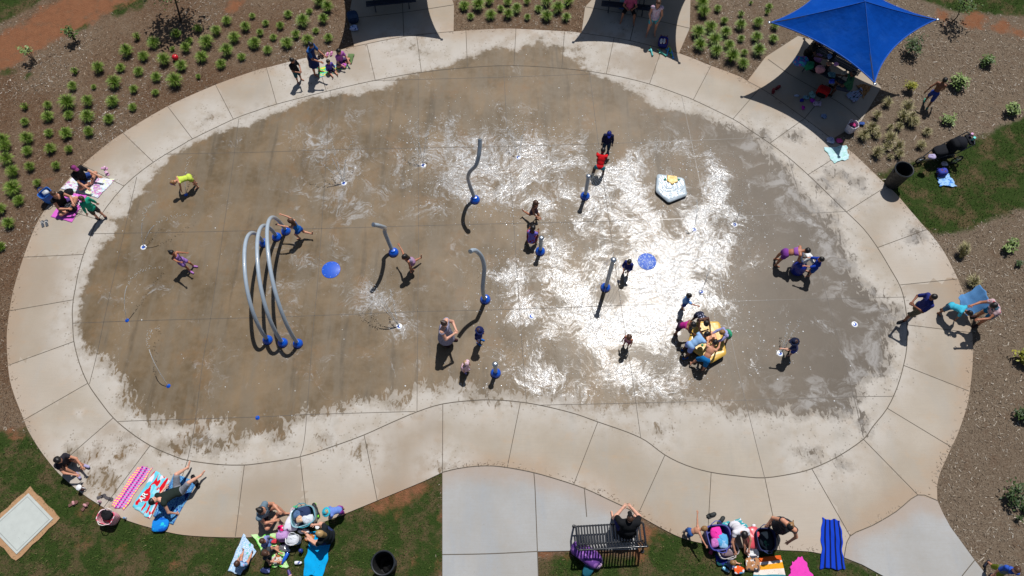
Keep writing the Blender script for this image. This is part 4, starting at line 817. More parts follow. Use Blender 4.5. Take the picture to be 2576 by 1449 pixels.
person('shirtless boy in blue shorts hurrying across the mulch past the shrubs', 1.32, pose(WALK, t=(0, .2, 1), uaL=(-.5, -.45, -.8), faL=(-.2, -.3, -1)), 'feet', (2327, 266), (18, -40), S4, [('shorts', K(48, 70, 150), .95), ('shoe', K(70, 150, 130))], hair=(HB, 0))
person('woman in dark clothes sitting at the end of the shaded picnic table', 1.66, pose(BENCHSIT, t=(0, .25, 1), th=(.2, 1, -.05), fa=(-.3, .9, .0), ua=(.3, .7, -.7)), 'head', (2060, 103), (40, 20), S5, [('shirt', BLACK, .3), ('shorts', BLACK, 1.5), ('shoe', BLACK)], hair=(HB, .1), build=1.15)
person('person in a green top with curly black hair sitting at the shaded picnic table', 1.62, pose(BENCHSIT, t=(0, .2, 1), th=(.2, 1, -.05), fa=(-.3, .9, .0)), 'head', (2146, 184), (-40, -14), S5, [('shirt', K(44, 96, 70), .6), ('shorts', K(60, 66, 84), .9), ('shoe', BLACK)], hair=(HB, .06), build=1.1)
# left group
person('woman in a purple cap and black shirt sitting cross legged on the pastel towel', 1.68, pose(CROSS, t=(0, .2, 1), uaL=(-.3, .85, -.7), faL=(-.1, .95, -.35), uaR=(.3, .75, -.7), faR=(.0, .9, -.5)), 'head', (187, 423), (40, 22), S2, [('shirt', BLACK, .55), ('shorts', K(52, 80, 150), .45), ('cap', K(140, 60, 120))], build=1.12, hair=(HBR, .05))
person('woman in a black sleeveless top and sunglasses sitting on the pink lettered towel', 1.68, pose(CROSS, t=(0, .18, 1), ua=(.32, .5, -.9), fa=(-.5, .85, -.05)), 'head', (136, 488), (40, 22), S2, [('shirt', BLACK, 0), ('shorts', K(90, 70, 130), .4)], build=1.15, hair=(HBR, 0, 'tail'))
person('boy in a green long sleeved rash shirt walking off the path', 1.3, pose(WALK, t=(0, .03, 1), ua=(.3, -.05, -1), fa=(.15, .15, -1), thL=(-.05, .15, -1), shR=(0, -.25, -1)), 'feet', (259, 550), (-40, -26), S2, [('shirt', K(34, 160, 130), 1.7), ('shorts', pattern((36, 40, 58), (120, 105, 60), None, 18), .8), ('shoe', K(40, 26, 36))], hair=(HBR, 0, 'bun'))
# lower left
person('woman in dark clothes hugging her knees at the edge of the path', 1.64, pose(KNEES), 'head', (147, 1158), (40, 27), S2, [('shirt', K(46, 44, 52), .3), ('shorts', K(40, 38, 46), .5), ('shoe', K(170, 165, 205))], hair=(HB, .12))
person('man in a dark vest and grey shorts reclining on a blue swirled towel', 1.76, pose(RECLINE, t=(-.28, -.85, .55), hd=(-.4, -.45, 1), uaR=(.5, -.5, -.8), faR=(.3, .2, -1), th=(.32, .75, .62), sh=(.02, .62, -.72), thL=(-.25, .8, .5), shL=(.1, .7, -.6)), 'head', (385, 1260), (30, -40), S1, [('shirt', K(34, 44, 40), 0), ('shorts', K(138, 142, 152), .85)], hair=(HB, 0))
person('woman in a grey blue vest sitting with one knee raised on the path', 1.68, pose(CROSS, t=(0, .22, 1), thL=(-.35, .9, .55), shL=(.2, .5, -.9), fa=(-.45, .85, .1)), 'head', (656, 1284), (40, 12), S2, [('shirt', K(112, 134, 150), 0), ('shorts', K(40, 38, 50), .35)], build=1.25, hair=(HB, 0, 'bun'))
person('toddler in a turquoise sun hat and blue suit stooping by the bags', .92, pose(BEND, t=(0, .8, .6), hd=(0, .45, .9), lk=(0, 1, -.4), fa=(0, .3, -1)), 'head', (822, 1288), (-40, 14), S1, [('shirt', K(110, 140, 215), 1.6), ('shorts', K(150, 60, 160), .9), ('cap', K(60, 190, 215), 2)], hair=(HBL, 0))
person('blonde woman in a black top sitting on the cyan towel', 1.66, pose(CROSS, t=(0, .15, 1), thR=(.5, .85, .55), shR=(-.1, .45, -.9), thL=(-.4, .95, .05), shL=(.35, .6, -.15), ua=(.32, .45, -.9)), 'head', (803, 1342), (-40, -10), S1, [('shirt', K(28, 34, 40), .7), ('shorts', K(40, 52, 96), .5)], build=1.2, hair=(HBL, .2))
person('toddler in a lilac shirt sitting on the pale green blanket', .95, pose(LEGS, t=(0, .1, 1)), 'head', (661, 1361), (40, 10), S2, [('shirt', K(150, 160, 215), .7), ('shorts', K(90, 120, 170), .6)], hair=(HBR, 0))
person('girl with long brown hair eating on the pale green blanket', 1.15, pose(CROSS, t=(0, .2, 1)), 'head', (669, 1392), (40, 14), S2, [('shirt', K(60, 66, 70), .0), ('shorts', K(50, 56, 66), .6)], hair=(HBR, .18))
person('toddler in a blue floral shirt stretching both legs on the white and blue towel', 1.0, pose(LEGS, t=(0, .15, 1), th=(.3, 1, .02)), 'head', (597, 1417), (14, -40), S2, [('shirt', pattern((150, 190, 230), (210, 150, 180), (80, 120, 190), 18), .7), ('shorts', K(60, 90, 150), .4)], hair=(HBR, 0))
# lower right
person('man in a black shirt and black cap sitting on the metal bench', 1.76, pose(BENCHSIT, t=(0, .42, 1), hd=(0, .5, 1), lk=(0, 1, -.6), ua=(.35, .65, -.75), fa=(-.75, .8, .15)), 'pelvis', (1577, 1340), (-2, -40), S1, [('shirt', K(24, 26, 30), .7), ('shorts', K(52, 54, 112), .85), ('cap', K(24, 24, 26))], build=1.45, hair=(HBR, 0))
person('shirtless toddler in blue trunks leaning over with arms spread', .95, pose(BEND, t=(0, .7, .75), uaL=(-.9, .2, .2), faL=(-.9, .2, .3), uaR=(.9, .2, -.1), faR=(.9, .3, -.1), hd=(0, .8, .5)), 'head', (1771, 1330), (40, -8), S2, [('shorts', K(52, 92, 160), .8), ('shoe', K(120, 120, 118))], hair=(HG, 0))
person('woman in a white top and hair band sitting with her legs stretched down the lawn', 1.66, pose(KNEES, t=(0, .45, 1), hd=(0, .6, 1), lk=(0, 1, -.8), th=(.16, .95, .3), sh=(.0, .85, -.5), ua=(.3, .8, -.6), fa=(-.2, .8, -.5)), 'head', (1872, 1346), (10, 40), S2, [('shirt', K(225, 224, 232), .3), ('shorts', K(50, 52, 100), .45)], hair=(HB, .03))
person('nearly bald baby in grey blue sitting by the woman with the hair band', .74, pose(LEGS), 'head', (1844, 1416), (40, 12), S1, [('shirt', K(100, 112, 150), 1.2), ('shorts', K(100, 112, 150), .9)], hair=(HG, 0))
person('woman in a black swim dress and black cap stooping near the bags', 1.66, pose(STAND, t=(0, .18, 1), hd=(0, .35, 1), lk=(0, 1, -.6), ua=(.6, .15, -.8), fa=(-.1, .6, -.8), thL=(-.12, .15, -1)), 'feet', (1945, 1330), (-24, 34), S2, [('dress', pattern((30, 34, 44), (56, 62, 76), None, 26), 0, .16), ('cap', K(28, 30, 36)), ('shoe', K(60, 50, 52))], build=1.22, hair=(HG, .0, 'tail'))
person('boy in a blue and grey shirt and olive shorts walking off the pale walkway', 1.32, pose(WALK, t=(0, .1, 1)), 'feet', (2486, 1431), (-10, 40), S2, [('shirt', K(96, 108, 120), .0), ('shirt', K(50, 90, 190), .8, -.2), ('shorts', K(110, 122, 30), .9), ('shoe', K(50, 52, 66))], hair=(HBR, 0))
person('seated person in pink under the middle shade', 1.5, pose(BENCHSIT, t=(0, .1, 1)), 'head', (1590, -12), (-4, 40), S3, [('shirt', K(200, 90, 130), .5), ('shorts', BLACK, .9)], hair=(HB, 0), z0=0)
# ================================================================== PLAY FEATURES
STEEL = plain((178, 186, 196), .3, .85, 'steel'); PIPE = plain((166, 180, 194), .35, 0, 'pipe_paint', .35); BLUE = plain((8, 88, 205), .3, 0, 'blue_plastic', .5); WHITEP = plain((232, 234, 236), .45, 0, 'white_plastic', .3)
DARKM = plain((26, 32, 42), .5, 0, 'dark_metal', .08); RUBBER = plain((24, 25, 27), .75, 0, 'dark_plastic')
def dome(parent, loc=(0, 0, 0), r=.155):
    MB().lathe([(r*1.0, 0), (r*1.04, .02), (r, .06), (r*.86, .105), (r*.62, .145), (r*.42, .165), (r*.36, .17)], 28).build('base_dome', BLUE, parent, loc)
    MB().lathe([(r*.50, .158), (r*.52, .175), (r*.44, .19), (r*.40, .192)], 24).build('collar', BLUE, parent, loc)
def post(uv, h, label, cap=True):
    g = G(*uv); o = thing('spray_post', label, 'spray post', g, 0, 'straight spray posts on the pad'); dome(o)
    MB().tube([(0, 0, .1), (0, 0, h*.5), (0, 0, h-.06)], .062, 18).build('pole', PIPE, o)
    MB().lathe([(.062, h-.07), (.07, h-.06), (.085, h-.035), (.085, h-.015), (.06, h+.012), (.03, h+.022), (.0, h+.024)], 24).build('nozzle_cap', STEEL, o); return o
post((1471.7, 494), 1.25, 'straight grey post with a blue dome base just below the boy in red')
post((1523, 724), 2.0, 'tallest straight grey post with a steel cap beside the blue floor plate in the glare')
post((1247, 939), .88, 'shortest straight grey post near the lower edge of the wet pad')
post((1359, 633), .95, 'straight grey post in front of the crouching child in purple and red')
def bent(name, label, pts, lab2=None):
    b = np.array(pts[0]); o = thing('bent_spray_pole', label, 'spray pole', b, 0, 'bent spray poles on the pad'); dome(o, r=.16)
    p = smooth_open(np.array(pts)-b, 5); p[0][2] = .1; MB().tube(p, .064, 16).build('pole', PIPE, o)
    e = p[-1]; d = unit(p[-1]-p[-3]); MB().tube([e-d*.01, e+d*.012, e+d*.02], [.066, .066, .05], 16).build('end_cap', STEEL, o)
    for f in (.35, .7): MB().ell(p[int(f*len(p))]+np.array([0, -.03, .055]), (.014, .014, .01), 1, 8).build('spray_nozzle', STEEL, o)
bent('a', 'gently S shaped grey pole leaning over the upper middle of the pad', [(-1.24, 12.59, 0), (-1.31, 12.66, .35), (-1.39, 12.70, .8), (-1.40, 12.59, 1.35), (-1.31, 12.52, 1.8), (-1.12, 12.47, 2.2), (-1.02, 12.58, 2.5), (-.97, 12.76, 2.8), (-.96, 12.87, 2.98)])
bent('b', 'sharply zigzagged grey pole left of the girl with long black hair', [(-3.84, 10.6, 0), (-3.9, 10.68, .25), (-3.96, 10.78, .6), (-3.99, 10.83, .95), (-3.95, 10.84, 1.15), (-3.91, 10.72, 1.45), (-3.91, 10.55, 1.8), (-3.97, 10.42, 2.1), (-4.07, 10.34, 2.3)])
bent('c', 'grey pole with a hooked top standing behind the boy in the navy hat', [(-.84, 8.94, 0), (-.87, 8.84, .5), (-.88, 8.86, 1.05), (-.84, 9.0, 1.5), (-.81, 9.15, 1.9), (-.87, 9.27, 2.3), (-1.0, 9.28, 2.65), (-1.1, 9.2, 2.85), (-1.16, 9.12, 2.93)])
for a, b, h, lb in (((665, 612), (674, 856), 2.0, 'lowest of the three grey spray hoops, farthest from the girl'), ((697, 597), (712, 863), 2.2, 'middle grey spray hoop of the row of three'), ((720, 582), (750, 865), 2.45, 'tallest grey spray hoop with the girl holding on to it')):
    ga, gb = G(*a), G(*b); m = (ga+gb)/2; o = thing('spray_hoop', lb, 'spray hoop', m, 0, 'row of three spray hoops')
    for q in (ga, gb): dome(o, q-m, .15)
    hd_ = (ga-gb)/2; pts = [hd_*math.copysign(abs(math.cos(x))**.9, math.cos(x))+np.array([0, 0, max(.1, h*math.sin(x)**.92)]) for x in np.linspace(.03, math.pi-.03, 44)]
    MB().tube(pts, .058, 14).build('hoop', PIPE, o); i = 24
    for i in (14, 22, 30): MB().ell(pts[i]+np.array([0, 0, .05]), (.014, .014, .01), 1, 8).build('spray_nozzle', STEEL, o)
# flush jets
ring = MB().lathe([(.050, .004), (.058, .014), (.085, .014), (.098, .004), (.100, 0)], 28).build('ground_jet', WHITEP)
core = MB().lathe([(.0, .016), (.03, .016), (.052, .012), (.054, .002)][::-1], 20).build('nozzle', BLUE, ring); hole = MB().lathe([(.016, .0165), (.0, .0195)], 12).build('nozzle_tip', STEEL, core)
JET = [((865,461),'with fanning spray on the upper left of the pad'),((1065,416),'left of the S shaped pole'),((1304,396),'right of the S shaped pole'),((1746,578),'below the white pentagon table'),((1848,565),'at the right fringe of the splash'),((1764,734),'beside the boy in light blue'),((1337,796),'right of the hooked pole'),((1004,821),'spraying between the zigzag pole and the woman in lilac'),((361,622),'with a curling stream near the left edge of the pad'),((2150,816),'on the drying right edge of the pad'),((1962,889),'beside the child in a dark sun hat')]
for i, (uv, lb) in enumerate(JET):
    if i == 0: ring.location = G(*uv, .0); tag(ring, 'white ringed ground jet '+lb, 'ground jet', 'white ringed ground jets')
    else: dup(ring, G(*uv, .0), label='white ringed ground jet '+lb)
sj = MB().lathe([(.062, 0), (.062, .012), (.045, .03), (.024, .042), (.02, .055), (.012, .056), (.0, .05)], 22).build('arc_jet', BLUE); MB().tube([(0, .0, .045), (.01, .012, .065)], .012, 8).build('nozzle', STEEL, sj)
for i, (uv, lb) in enumerate([((320,806),'small blue arc jet at the left end of the pad'),((424,971),'small blue arc jet in the lower left of the pad'),((648,1051),'small blue arc jet near the lower wet edge'),((468,490),'small blue arc jet under the child in neon yellow')]):
    if i == 0: sj.location = G(*uv); tag(sj, lb, 'arc jet', 'small blue arc jets')
    else: dup(sj, G(*uv), label=lb)
t = NT('blue_plate'); p = t.objc(); t.P(Base_Color=t.mix(t.ramp(t.noise(p, 9, 5, .7), .5, .8), srgb(0, 82, 200), srgb(24, 106, 215)), Roughness=.6, Coat_Weight=.1, Coat_Roughness=.3, Normal=t.bump(t.noise(p, 22, 4), .2, .02)); M_PLATE = t.m
t = NT('glint_blue_plate'); p = t.objc(); t.P(Base_Color=t.mix(t.ramp(t.noise(p, 17, 6, .72, .5), .53, .63), srgb(0, 84, 196), (.50, .60, .68)), Roughness=.55, Coat_Weight=.18, Coat_Roughness=.16, Normal=t.bump(t.noise(p, 22, 4), .3, .02), Coat_Normal=t.bump(t.noise(p, 30, 5), .5, .03)); M_PLATE_GLINT = t.m  # white specks paint splashed water and sun glint onto the plate
for uv, lb in (((833,679),'round blue drain plate right of the hoops'),((1627.5,658),'round blue drain plate in the sun glare')):
    o = tag(MB().lathe([(.295, -.002), (.298, .010), (.285, .016), (.0, .018)], 40).build('drain_plate', M_PLATE, None, G(*uv)), lb, 'drain plate', 'round blue drain plates')
    if uv[0] > 1000: o.data.materials[0] = M_PLATE_GLINT
    for k in range(8): MB().lathe([(.011, .017), (.009, .022), (0, .023)], 8).build('bolt', STEEL, o, (.26*math.cos(k*.785), .26*math.sin(k*.785), 0))
# pentagon water tables
def pentagon(label, px, htop, topc, accent, rel):
    q = GA(px, htop); c = q.mean(0); g0 = np.array([c[0], c[1], 0]); P2 = q-g0; P2[:, 2] = 0
    o = thing('pentagon_water_table', label, 'water table', g0, 0, 'pentagon water tables')
    sm = P2.mean(0)+(P2-P2.mean(0))
    fine = []
    for i in range(5):
        a, b = sm[i], sm[(i+1) % 5]; e = .09
        fine += [a+(sm[i-1]-a)*e, a+(sm[i-1]-a)*e*.35+(b-a)*e*.35, a+(b-a)*e]
    fine = np.array(fine); cc = fine.mean(0)
    MB().prism(cc+(fine-cc)*.93, 0, htop-.07).build('pedestal', plain((22, 30, 36), .6, 0, 'pedestal'), o)
    # sculpted top: fine grid with folds
    V, F = flat_mesh('top', fine[:, :2], (), .035); V = np.array(V); ed = poly_sd(V, fine)
    z = htop-.05+.05*np.clip(ed/.05, 0, 1)**.5
    u = (V[:, :2]-cc[:2]); w = np.hypot(u[:, 0], u[:, 1]+.0)
    z += rel*np.clip(ed/.12, 0, 1)*(.012*np.sin(np.hypot(u[:, 0]*1.0, u[:, 1]-.22)*62+2.2*np.sin(u[:, 0]*9)+1.4*np.sin(u[:, 1]*13))*np.clip((.12-u[:, 1])/.2, 0, 1)+.006*np.sin(u[:, 0]*38+u[:, 1]*17)*np.clip((u[:, 1]+.1)/.3, 0, 1))
    V[:, 2] = z; k = len(V); n = len(fine); V = np.vstack([V, np.column_stack([fine[:, :2], np.full(n, htop-.05)]), np.column_stack([fine[:, :2], np.full(n, htop-.085)])]); F = list(F)+[[k+i, k+n+i, k+n+(i+1) % n, k+(i+1) % n] for i in range(n)]
    me = np_mesh('top', V, F, (topc,), True); tp = bpy.data.objects.new('table_top', me); COL.objects.link(tp); tp.parent = o
    return o, P2, g0
def at_h(px, z, g0): return np.array([G(*q, z)-g0 for q in px])
WT = plain((192, 206, 216), .3, 0, 'white_glazed', .6)
ZP = lambda x, y: ((2540+x/8.05)/1.5652, (640+y/8.05)/1.5652)
o, P2, g0 = pentagon('white pentagon water table with a yellow patch and green dots amid the splash', [ZP(*q) for q in ((385, 330), (1245, 465), (1350, 1010), (760, 1245), (345, 890))][::-1], .16, WT, None, 2.)
yp = at_h([ZP(*q) for q in ((700, 400), (1010, 440), (1035, 615), (850, 705), (690, 590))][::-1], .165, g0); yp[:, 2] = 0
MB().prism(yp, .15, .20, .02).build('yellow_patch', plain((222, 172, 30), .4, 0, 'yellow_glaze', .5), o)
for q in ((635, 530), (1070, 545)): p = at_h([ZP(*q)], .165, g0)[0]; MB().ell((p[0], p[1], .166), (.04, .05, .03), 1, 14).build('green_dot', plain((0, 140, 115), .4, 0, 'green_glaze', .4), o)
ZY = lambda x, y: ((2660+x/5.175)/1.5652, (1220+y/5.175)/1.5652)
o, P2, g0 = pentagon('yellow pentagon water table with five children crowded round it', [ZY(*q) for q in ((415, 225), (905, 225), (1055, 890), (725, 1085), (225, 720))][::-1], .3, plain((226, 182, 80), .38, 0, 'yellow_plastic', .4), None, .35)
yp = at_h([ZY(*q) for q in ((640, 440), (800, 440), (850, 600), (700, 690), (600, 600))][::-1], .31, g0); yp[:, 2] = 0
MB().prism(yp, .29, .335, .03).build('orange_patch', plain((226, 128, 30), .4, 0, 'orange_glaze', .4), o)
p = at_h([ZY(545, 715)], .31, g0)[0]; MB().ell((p[0], p[1], .316), (.036, .042, .014), 1, 14).build('green_dot', plain((0, 140, 90), .4, 0, 'green_glaze', .4), o)
# water cannon
g = G(2003.5, 681); o = thing('water_cannon', 'deep blue domed water cannon with a white swivel handle between two children', 'water cannon', g)
MB().lathe([(.19, 0), (.21, .05), (.225, .2), (.215, .34), (.18, .44), (.12, .50), (.06, .525), (0, .53)], 30).build('base_dome', plain((14, 40, 150), .35, 0, 'cannon_blue', .4), o)
b = MB(); b.tube([(.05, .02, .5), (.14, .10, .62), (.22, .18, .70)], [.055, .06, .05], 12); b.ell((.2, .17, .66), (.10, .17, .05), .8, 14, .5); b.ell((.28, .04, .62), (.05, .12, .045), .8, 14, .3); b.build('swivel_handle', WHITEP, o)
MB().tube([(-.02, .06, .5), (-.04, .2, .62), (-.05, .3, .70)], [.03, .075, .095], 14).build('barrel', STEEL, o)
# ================================================================== WATER IN THE AIR
t = NT('falling_water'); t.P(Base_Color=(.86, .9, .92, 1), Roughness=.08, IOR=1.33, Transmission_Weight=.55, Specular_IOR_Level=.6); M_WATER = t.m
def water_jet(uv, arcs, label, n=26, z0=.02, group='thin jets of water from the pad'):
    """arcs: list of (dx,dy,top,reach): ballistic threads breaking into drops"""
    g = G(*uv); b = MB(); r_ = np.random.default_rng(int(uv[0]*7+uv[1]))
    for dx, dy, top, reach in arcs:
        d = unit((dx, dy)); pts = []
        for i in range(n):
            f = i/(n-1)*reach; pts.append((d[0]*f*1.0, d[1]*f*1.0, z0+4*top*(f/2.)*(1-f/2.) if reach > 1.01 else z0+top*(1-(1-f/max(reach, 1e-3))**2)))
        k = int(n*.45); p = np.array(pts); p += np.array([0, 0, 0]); b.tube(p[:k], np.linspace(.009, .012, k), 6)
        for q in p[k:]:
            for _ in range(2):
                w_ = .012+.05*(np.linalg.norm(q[:2])/2.2); c = q+r_.normal(0, w_, 3)*np.array([1, 1, .8]); c[2] = max(c[2], .01); rr = r_.uniform(.007, .015); b.ell(c, (rr, rr, rr*1.15), 1, 6)
    o = b.build('water_jet', M_WATER, None, g); return tag(o, label, 'water jet', group, 'stuff')
water_jet((361,622), [(.25, .5, 1.0, 1.3), (.5, .35, .75, 1.8)], 'curling water thread rising from the jet near the left edge')
water_jet((320,806), [(.3, .7, 1.0, 1.9)], 'long water arc from the small blue jet at the left end', 34)
water_jet((424,971), [(-.25, .7, 1.0, 2.0)], 'long water arc leaping up the pad from the lower left jet', 34)
water_jet((865,461), [(-.3, .5, 1.3, 1.1), (-.1, .4, 1.2, .9), (.2, .5, 1.0, 1.2), (-.5, .2, .9, 1.1)], 'fan of spray from the ground jet on the upper left')
water_jet((1065,416), [(-.1, .5, 1.2, 1.0), (.15, .4, 1.1, .9), (-.2, .3, 1.0, .9)], 'spray from the ground jet left of the S shaped pole')
water_jet((1004,821), [(-.5, .5, 1.2, 1.5), (-.42, .55, 1.1, 1.3), (-.1, .5, 1.0, .8), (-.55, .4, 1.0, 1.4)], 'leaning plume of spray below the zigzag pole', 30)
water_jet((1304,396), [(.1, .3, .7, .7), (-.15, .3, .6, .7)], 'low spray from the ground jet right of the S shaped pole')
water_jet((1962,889), [(.3, .5, .6, 1.0), (.1, .4, .5, .8)], 'short spray at the child in a dark sun hat')
water_jet((468,490), [(.1, .6, .6, 1.1)], 'thin spray under the child in neon yellow')
water_jet((1848,565), [(.05, .2, .7, .5)], 'upright spray at the right fringe of the splash')
water_jet((1746,578), [(-.05, .2, 1.0, .5)], 'upright spray below the white pentagon table')
water_jet((1764,734), [(.05, .2, .9, .5)], 'upright spray beside the boy in light blue')
def cap_spray(uv, h, n, rad, label, a0=0, a1=6.283):
    b = MB(); g = G(*uv)
    for k in range(n):
        a = a0+(a1-a0)*k/max(1, n-1); pts = [(math.cos(a)*rad*f, math.sin(a)*rad*f, h*(1-.95*f*f)+.10*f*(1-f)) for f in np.linspace(.12, 1, 12)]; b.tube(pts, np.linspace(.0036, .0022, 12), 5)
    return tag(b.build('water_jet', M_WATER, None, g), label, 'water jet', 'thin jets of water from the pad', 'stuff')
cap_spray((1471.7,494), 1.25, 8, .95, 'fan of fine water threads falling from the post by the boy in red', -1.25, .55)
cap_spray((1523,724), 2.0, 18, .42, 'umbrella of fine water falling round the tallest post')
for a, dx in (((652, 700), .5), ((668, 690), .55), ((690, 690), .6)):
    pass
# ================================================================== SHADE CANOPIES AND PICNIC TABLES
t = NT('shade_fabric'); p = t.pos(); wv_ = t.noise(t.scl(t.objc(), 2, 2, 2), 2.0, 4)
dst = t.math('MULTIPLY', t.ramp(t.noise(t.objc(), 1.4, 7, .65), .45, .75), .22); t.P(Base_Color=t.mix(dst, t.mix(wv_, srgb(0, 60, 146), srgb(0, 72, 166)), srgb(52, 104, 176)), Roughness=.85, Specular_IOR_Level=.08, Normal=t.bump(t.noise(t.scl(t.objc(), 1, 1, .4, .6), 2.2, 4), .5, .12)); M_SHADE = t.m
M_HEM = plain((14, 84, 178), .75, 0, 'canopy_hem')
def canopy(label, cor, hc=2.4, hp=3.25, apex=None):
    cor = [np.array(c, float) for c in cor]; cen = sum(cor)/4; g0 = np.array([cen[0], cen[1], 0]); o = thing('shade_canopy', label, 'shade canopy', g0, 0, 'blue shade canopies')
    loc = [c-g0 for c in cor]; loc = [np.array([c[0], c[1], hc]) for c in loc]; A = np.array([0, 0, hp]); n = 16; v = []; f = []; hb = MB()
    for i in range(4):
        a, b = loc[i], loc[(i+1) % 4]; k = len(v)
        for r in range(n+1):
            for c in range(n+1):
                s_ = c/n; e = a+(b-a)*s_; mid = (a+b)/2; inw = unit(-np.array([mid[0], mid[1], 0])); e = e+inw*.36*4*s_*(1-s_)-np.array([0, 0, .04])*4*s_*(1-s_)
                fr = r/n; q = A+(e-A)*fr; q[2] -= .10*math.sin(math.pi*fr)*(1-abs(2*s_-1)*.6); v.append(q)
        for r in range(n):
            for c in range(n): f.append([k+r*(n+1)+c, k+(r+1)*(n+1)+c, k+(r+1)*(n+1)+c+1, k+r*(n+1)+c+1])
        hb.tube([v[k+n*(n+1)+c] for c in range(n+1)], .022, 8)
        hb.tube([np.array(v[k+r*(n+1)])+np.array([0, 0, .002]) for r in range(n+1)], .008, 6)
    me = np_mesh('fabric', v, f, (M_SHADE,), False); fo = bpy.data.objects.new('fabric', me); COL.objects.link(fo); fo.parent = o
    hb.build('hem', M_HEM, o); MB().tube([(0, 0, 0), (0, 0, hp-.06)], .07, 14).build('post', DARKM, o)
    MB().lathe([(.20, 0), (.20, .02), (.09, .03)], 18).build('foot_plate', DARKM, o)
    for c in loc:
        MB().tube([A*np.array([1, 1, .965]), (A+c)/2-np.array([0, 0, .09]), c-np.array([0, 0, .03])], .03, 8).build('rafter', DARKM, o)
        d = unit(np.array([c[0], c[1], 0])); MB().ell(c+d*.06, (.055, .055, .03), .8, 10).build('corner_bracket', STEEL, o)
canopy('blue four cornered shade canopy at the upper right, seen in full sun', [(8.75, 18.1, 0), (11.69, 15.53, 0), (14.34, 18.22, 0), (11.42, 20.79, 0)])
canopy('blue shade canopy over the left shelter slab, throwing the left shadow on the path', [(-6.12, 20.33, 0), (-2.31, 20.85, 0), (-2.83, 24.66, 0), (-6.64, 24.14, 0)])
canopy('blue shade canopy over the middle shelter slab, throwing the middle shadow on the path', [(2.75, 20.71, 0), (6.56, 19.73, 0), (7.54, 23.54, 0), (3.73, 24.52, 0)])
M_TABLE = plain((34, 40, 52), .5, 0, 'coated_steel', .3)
def table(label, uv, d, L=1.9):
    g = G(*uv); rz = heading(*uv, *d); o = thing('picnic_table', label, 'picnic table', g, rz, 'dark picnic tables under the shades'); b = MB()
    for i in range(7): b.box((0, -.33+.11*i, .74), (L, .085, .03), bev=.006)
    b.box((0, .385, .735), (L, .02, .04)); b.box((0, -.385, .735), (L, .02, .04)); b.build('table_top', M_TABLE, o, smooth=False)
    for s in (-1, 1):
        b = MB()
        for i in range(3): b.box((0, s*.72-.1+.1*i, .44), (L, .085, .03), bev=.006)
        b.build('bench', M_TABLE, o, smooth=False)
    for x in (-L*.34, L*.34):
        b = MB(); b.tube([(x, -.75, .02), (x, -.3, .72)], .025, 8); b.tube([(x, .75, .02), (x, .3, .72)], .025, 8); b.tube([(x, -.72, .42), (x, .72, .42)], .022, 8); b.build('leg_frame', M_TABLE, o)
    return o
table('dark picnic table with bags under the upper right canopy', (2082, 172), (40, 22))
table('dark picnic table at the top edge under the middle canopy', (1575, 2), (40, 4))
table('dark picnic table at the top edge under the left canopy', (985, -8), (40, -4))
# ================================================================== BENCH, BINS, COVER
g = G(1529, 1352); rz = heading(1529, 1352, 40, -2.2); o = thing('metal_bench', 'dark slatted metal bench with a man in black sitting on its right half', 'bench', g, rz); L = 1.78
b = MB()
for i in range(22): b.tube([(-L/2+.07+i*(L-.14)/21, .30, .40), (-L/2+.07+i*(L-.14)/21, .27, .445), (-L/2+.07+i*(L-.14)/21, .0, .43), (-L/2+.07+i*(L-.14)/21, -.16, .42)], .023, 6)
b.build('seat', DARKM, o); b = MB()
for i in range(22): x = -L/2+.07+i*(L-.14)/21; b.tube([(x, -.16, .42), (x, -.24, .60), (x, -.28, .78), (x, -.34, .84)], .021, 6)
b.build('backrest', DARKM, o); b = MB(); b.tube([(-L/2, -.345, .845), (L/2, -.345, .845)], .026, 10); b.tube([(-L/2, -.17, .41), (L/2, -.17, .41)], .022, 8); b.tube([(-L/2, .29, .41), (L/2, .29, .41)], .022, 8); b.build('rail', DARKM, o)
for s in (-1, 1):
    x = s*(L/2+.01); b = MB(); b.tube([(x, .34, 0), (x, .30, .42), (x, .24, .62), (x, -.1, .64), (x, -.30, .60)], .028, 8); b.tube([(x, -.40, 0), (x, -.22, .42), (x, -.34, .84)], .028, 8); b.build('armrest_frame', DARKM, o)
    for y in (.34, -.40): MB().lathe([(.05, 0), (.05, .012), (.02, .02)], 12).build('foot', DARKM, o, (x, y, 0))
def bin_(uv, label, tilt=0):
    o = thing('litter_bin', label, 'litter bin', G(*uv), 0, 'black litter bins')
    MB().lathe([(.235, 0), (.24, .03), (.285, .80), (.30, .82), (.30, .86), (.275, .86), (.262, .80), (.222, .06), (0, .05)], 34).build('bin_body', RUBBER, o)
    MB().lathe([(.285, .835), (.312, .845), (.315, .87), (.30, .885), (.278, .875), (.272, .85)], 34, caps=False).build('rim', plain((38, 42, 48), .5, 0, 'bin_rim', .2), o)
    b = MB(); b.ell((.03, -.04, .12), (.16, .14, .08), .8, 10, lump=.1); b.build('liner_bag', plain((20, 20, 22), .35, 0, 'bin_liner', .3), o)
    for s in (-1, 1): MB().box((s*.315, 0, .76), (.05, .14, .045), bev=.01).build('handle', RUBBER, o)
    return o
bin_((977, 1421), 'round black litter bin on the lawn near the lower walkway'); bin_((2243, 462), 'round black litter bin beside the path near the stroller')
ZC = lambda x, y: (x/4, 1086.75+y/4)
q = GA([ZC(*k) for k in ((290, 617), (540, 875), (172, 1233), (-90, 960))]); c = q.mean(0); o = thing('vault_cover', 'flat white concrete vault cover in a clay border on the lower left lawn', 'vault cover', (c[0], c[1], 0)); q = (q-c)[::-1]
MB().prism(q, -.06, .035, .01).build('cover_slab', plain((188, 194, 190), .8, 0, 'white_concrete'), o, smooth=False)
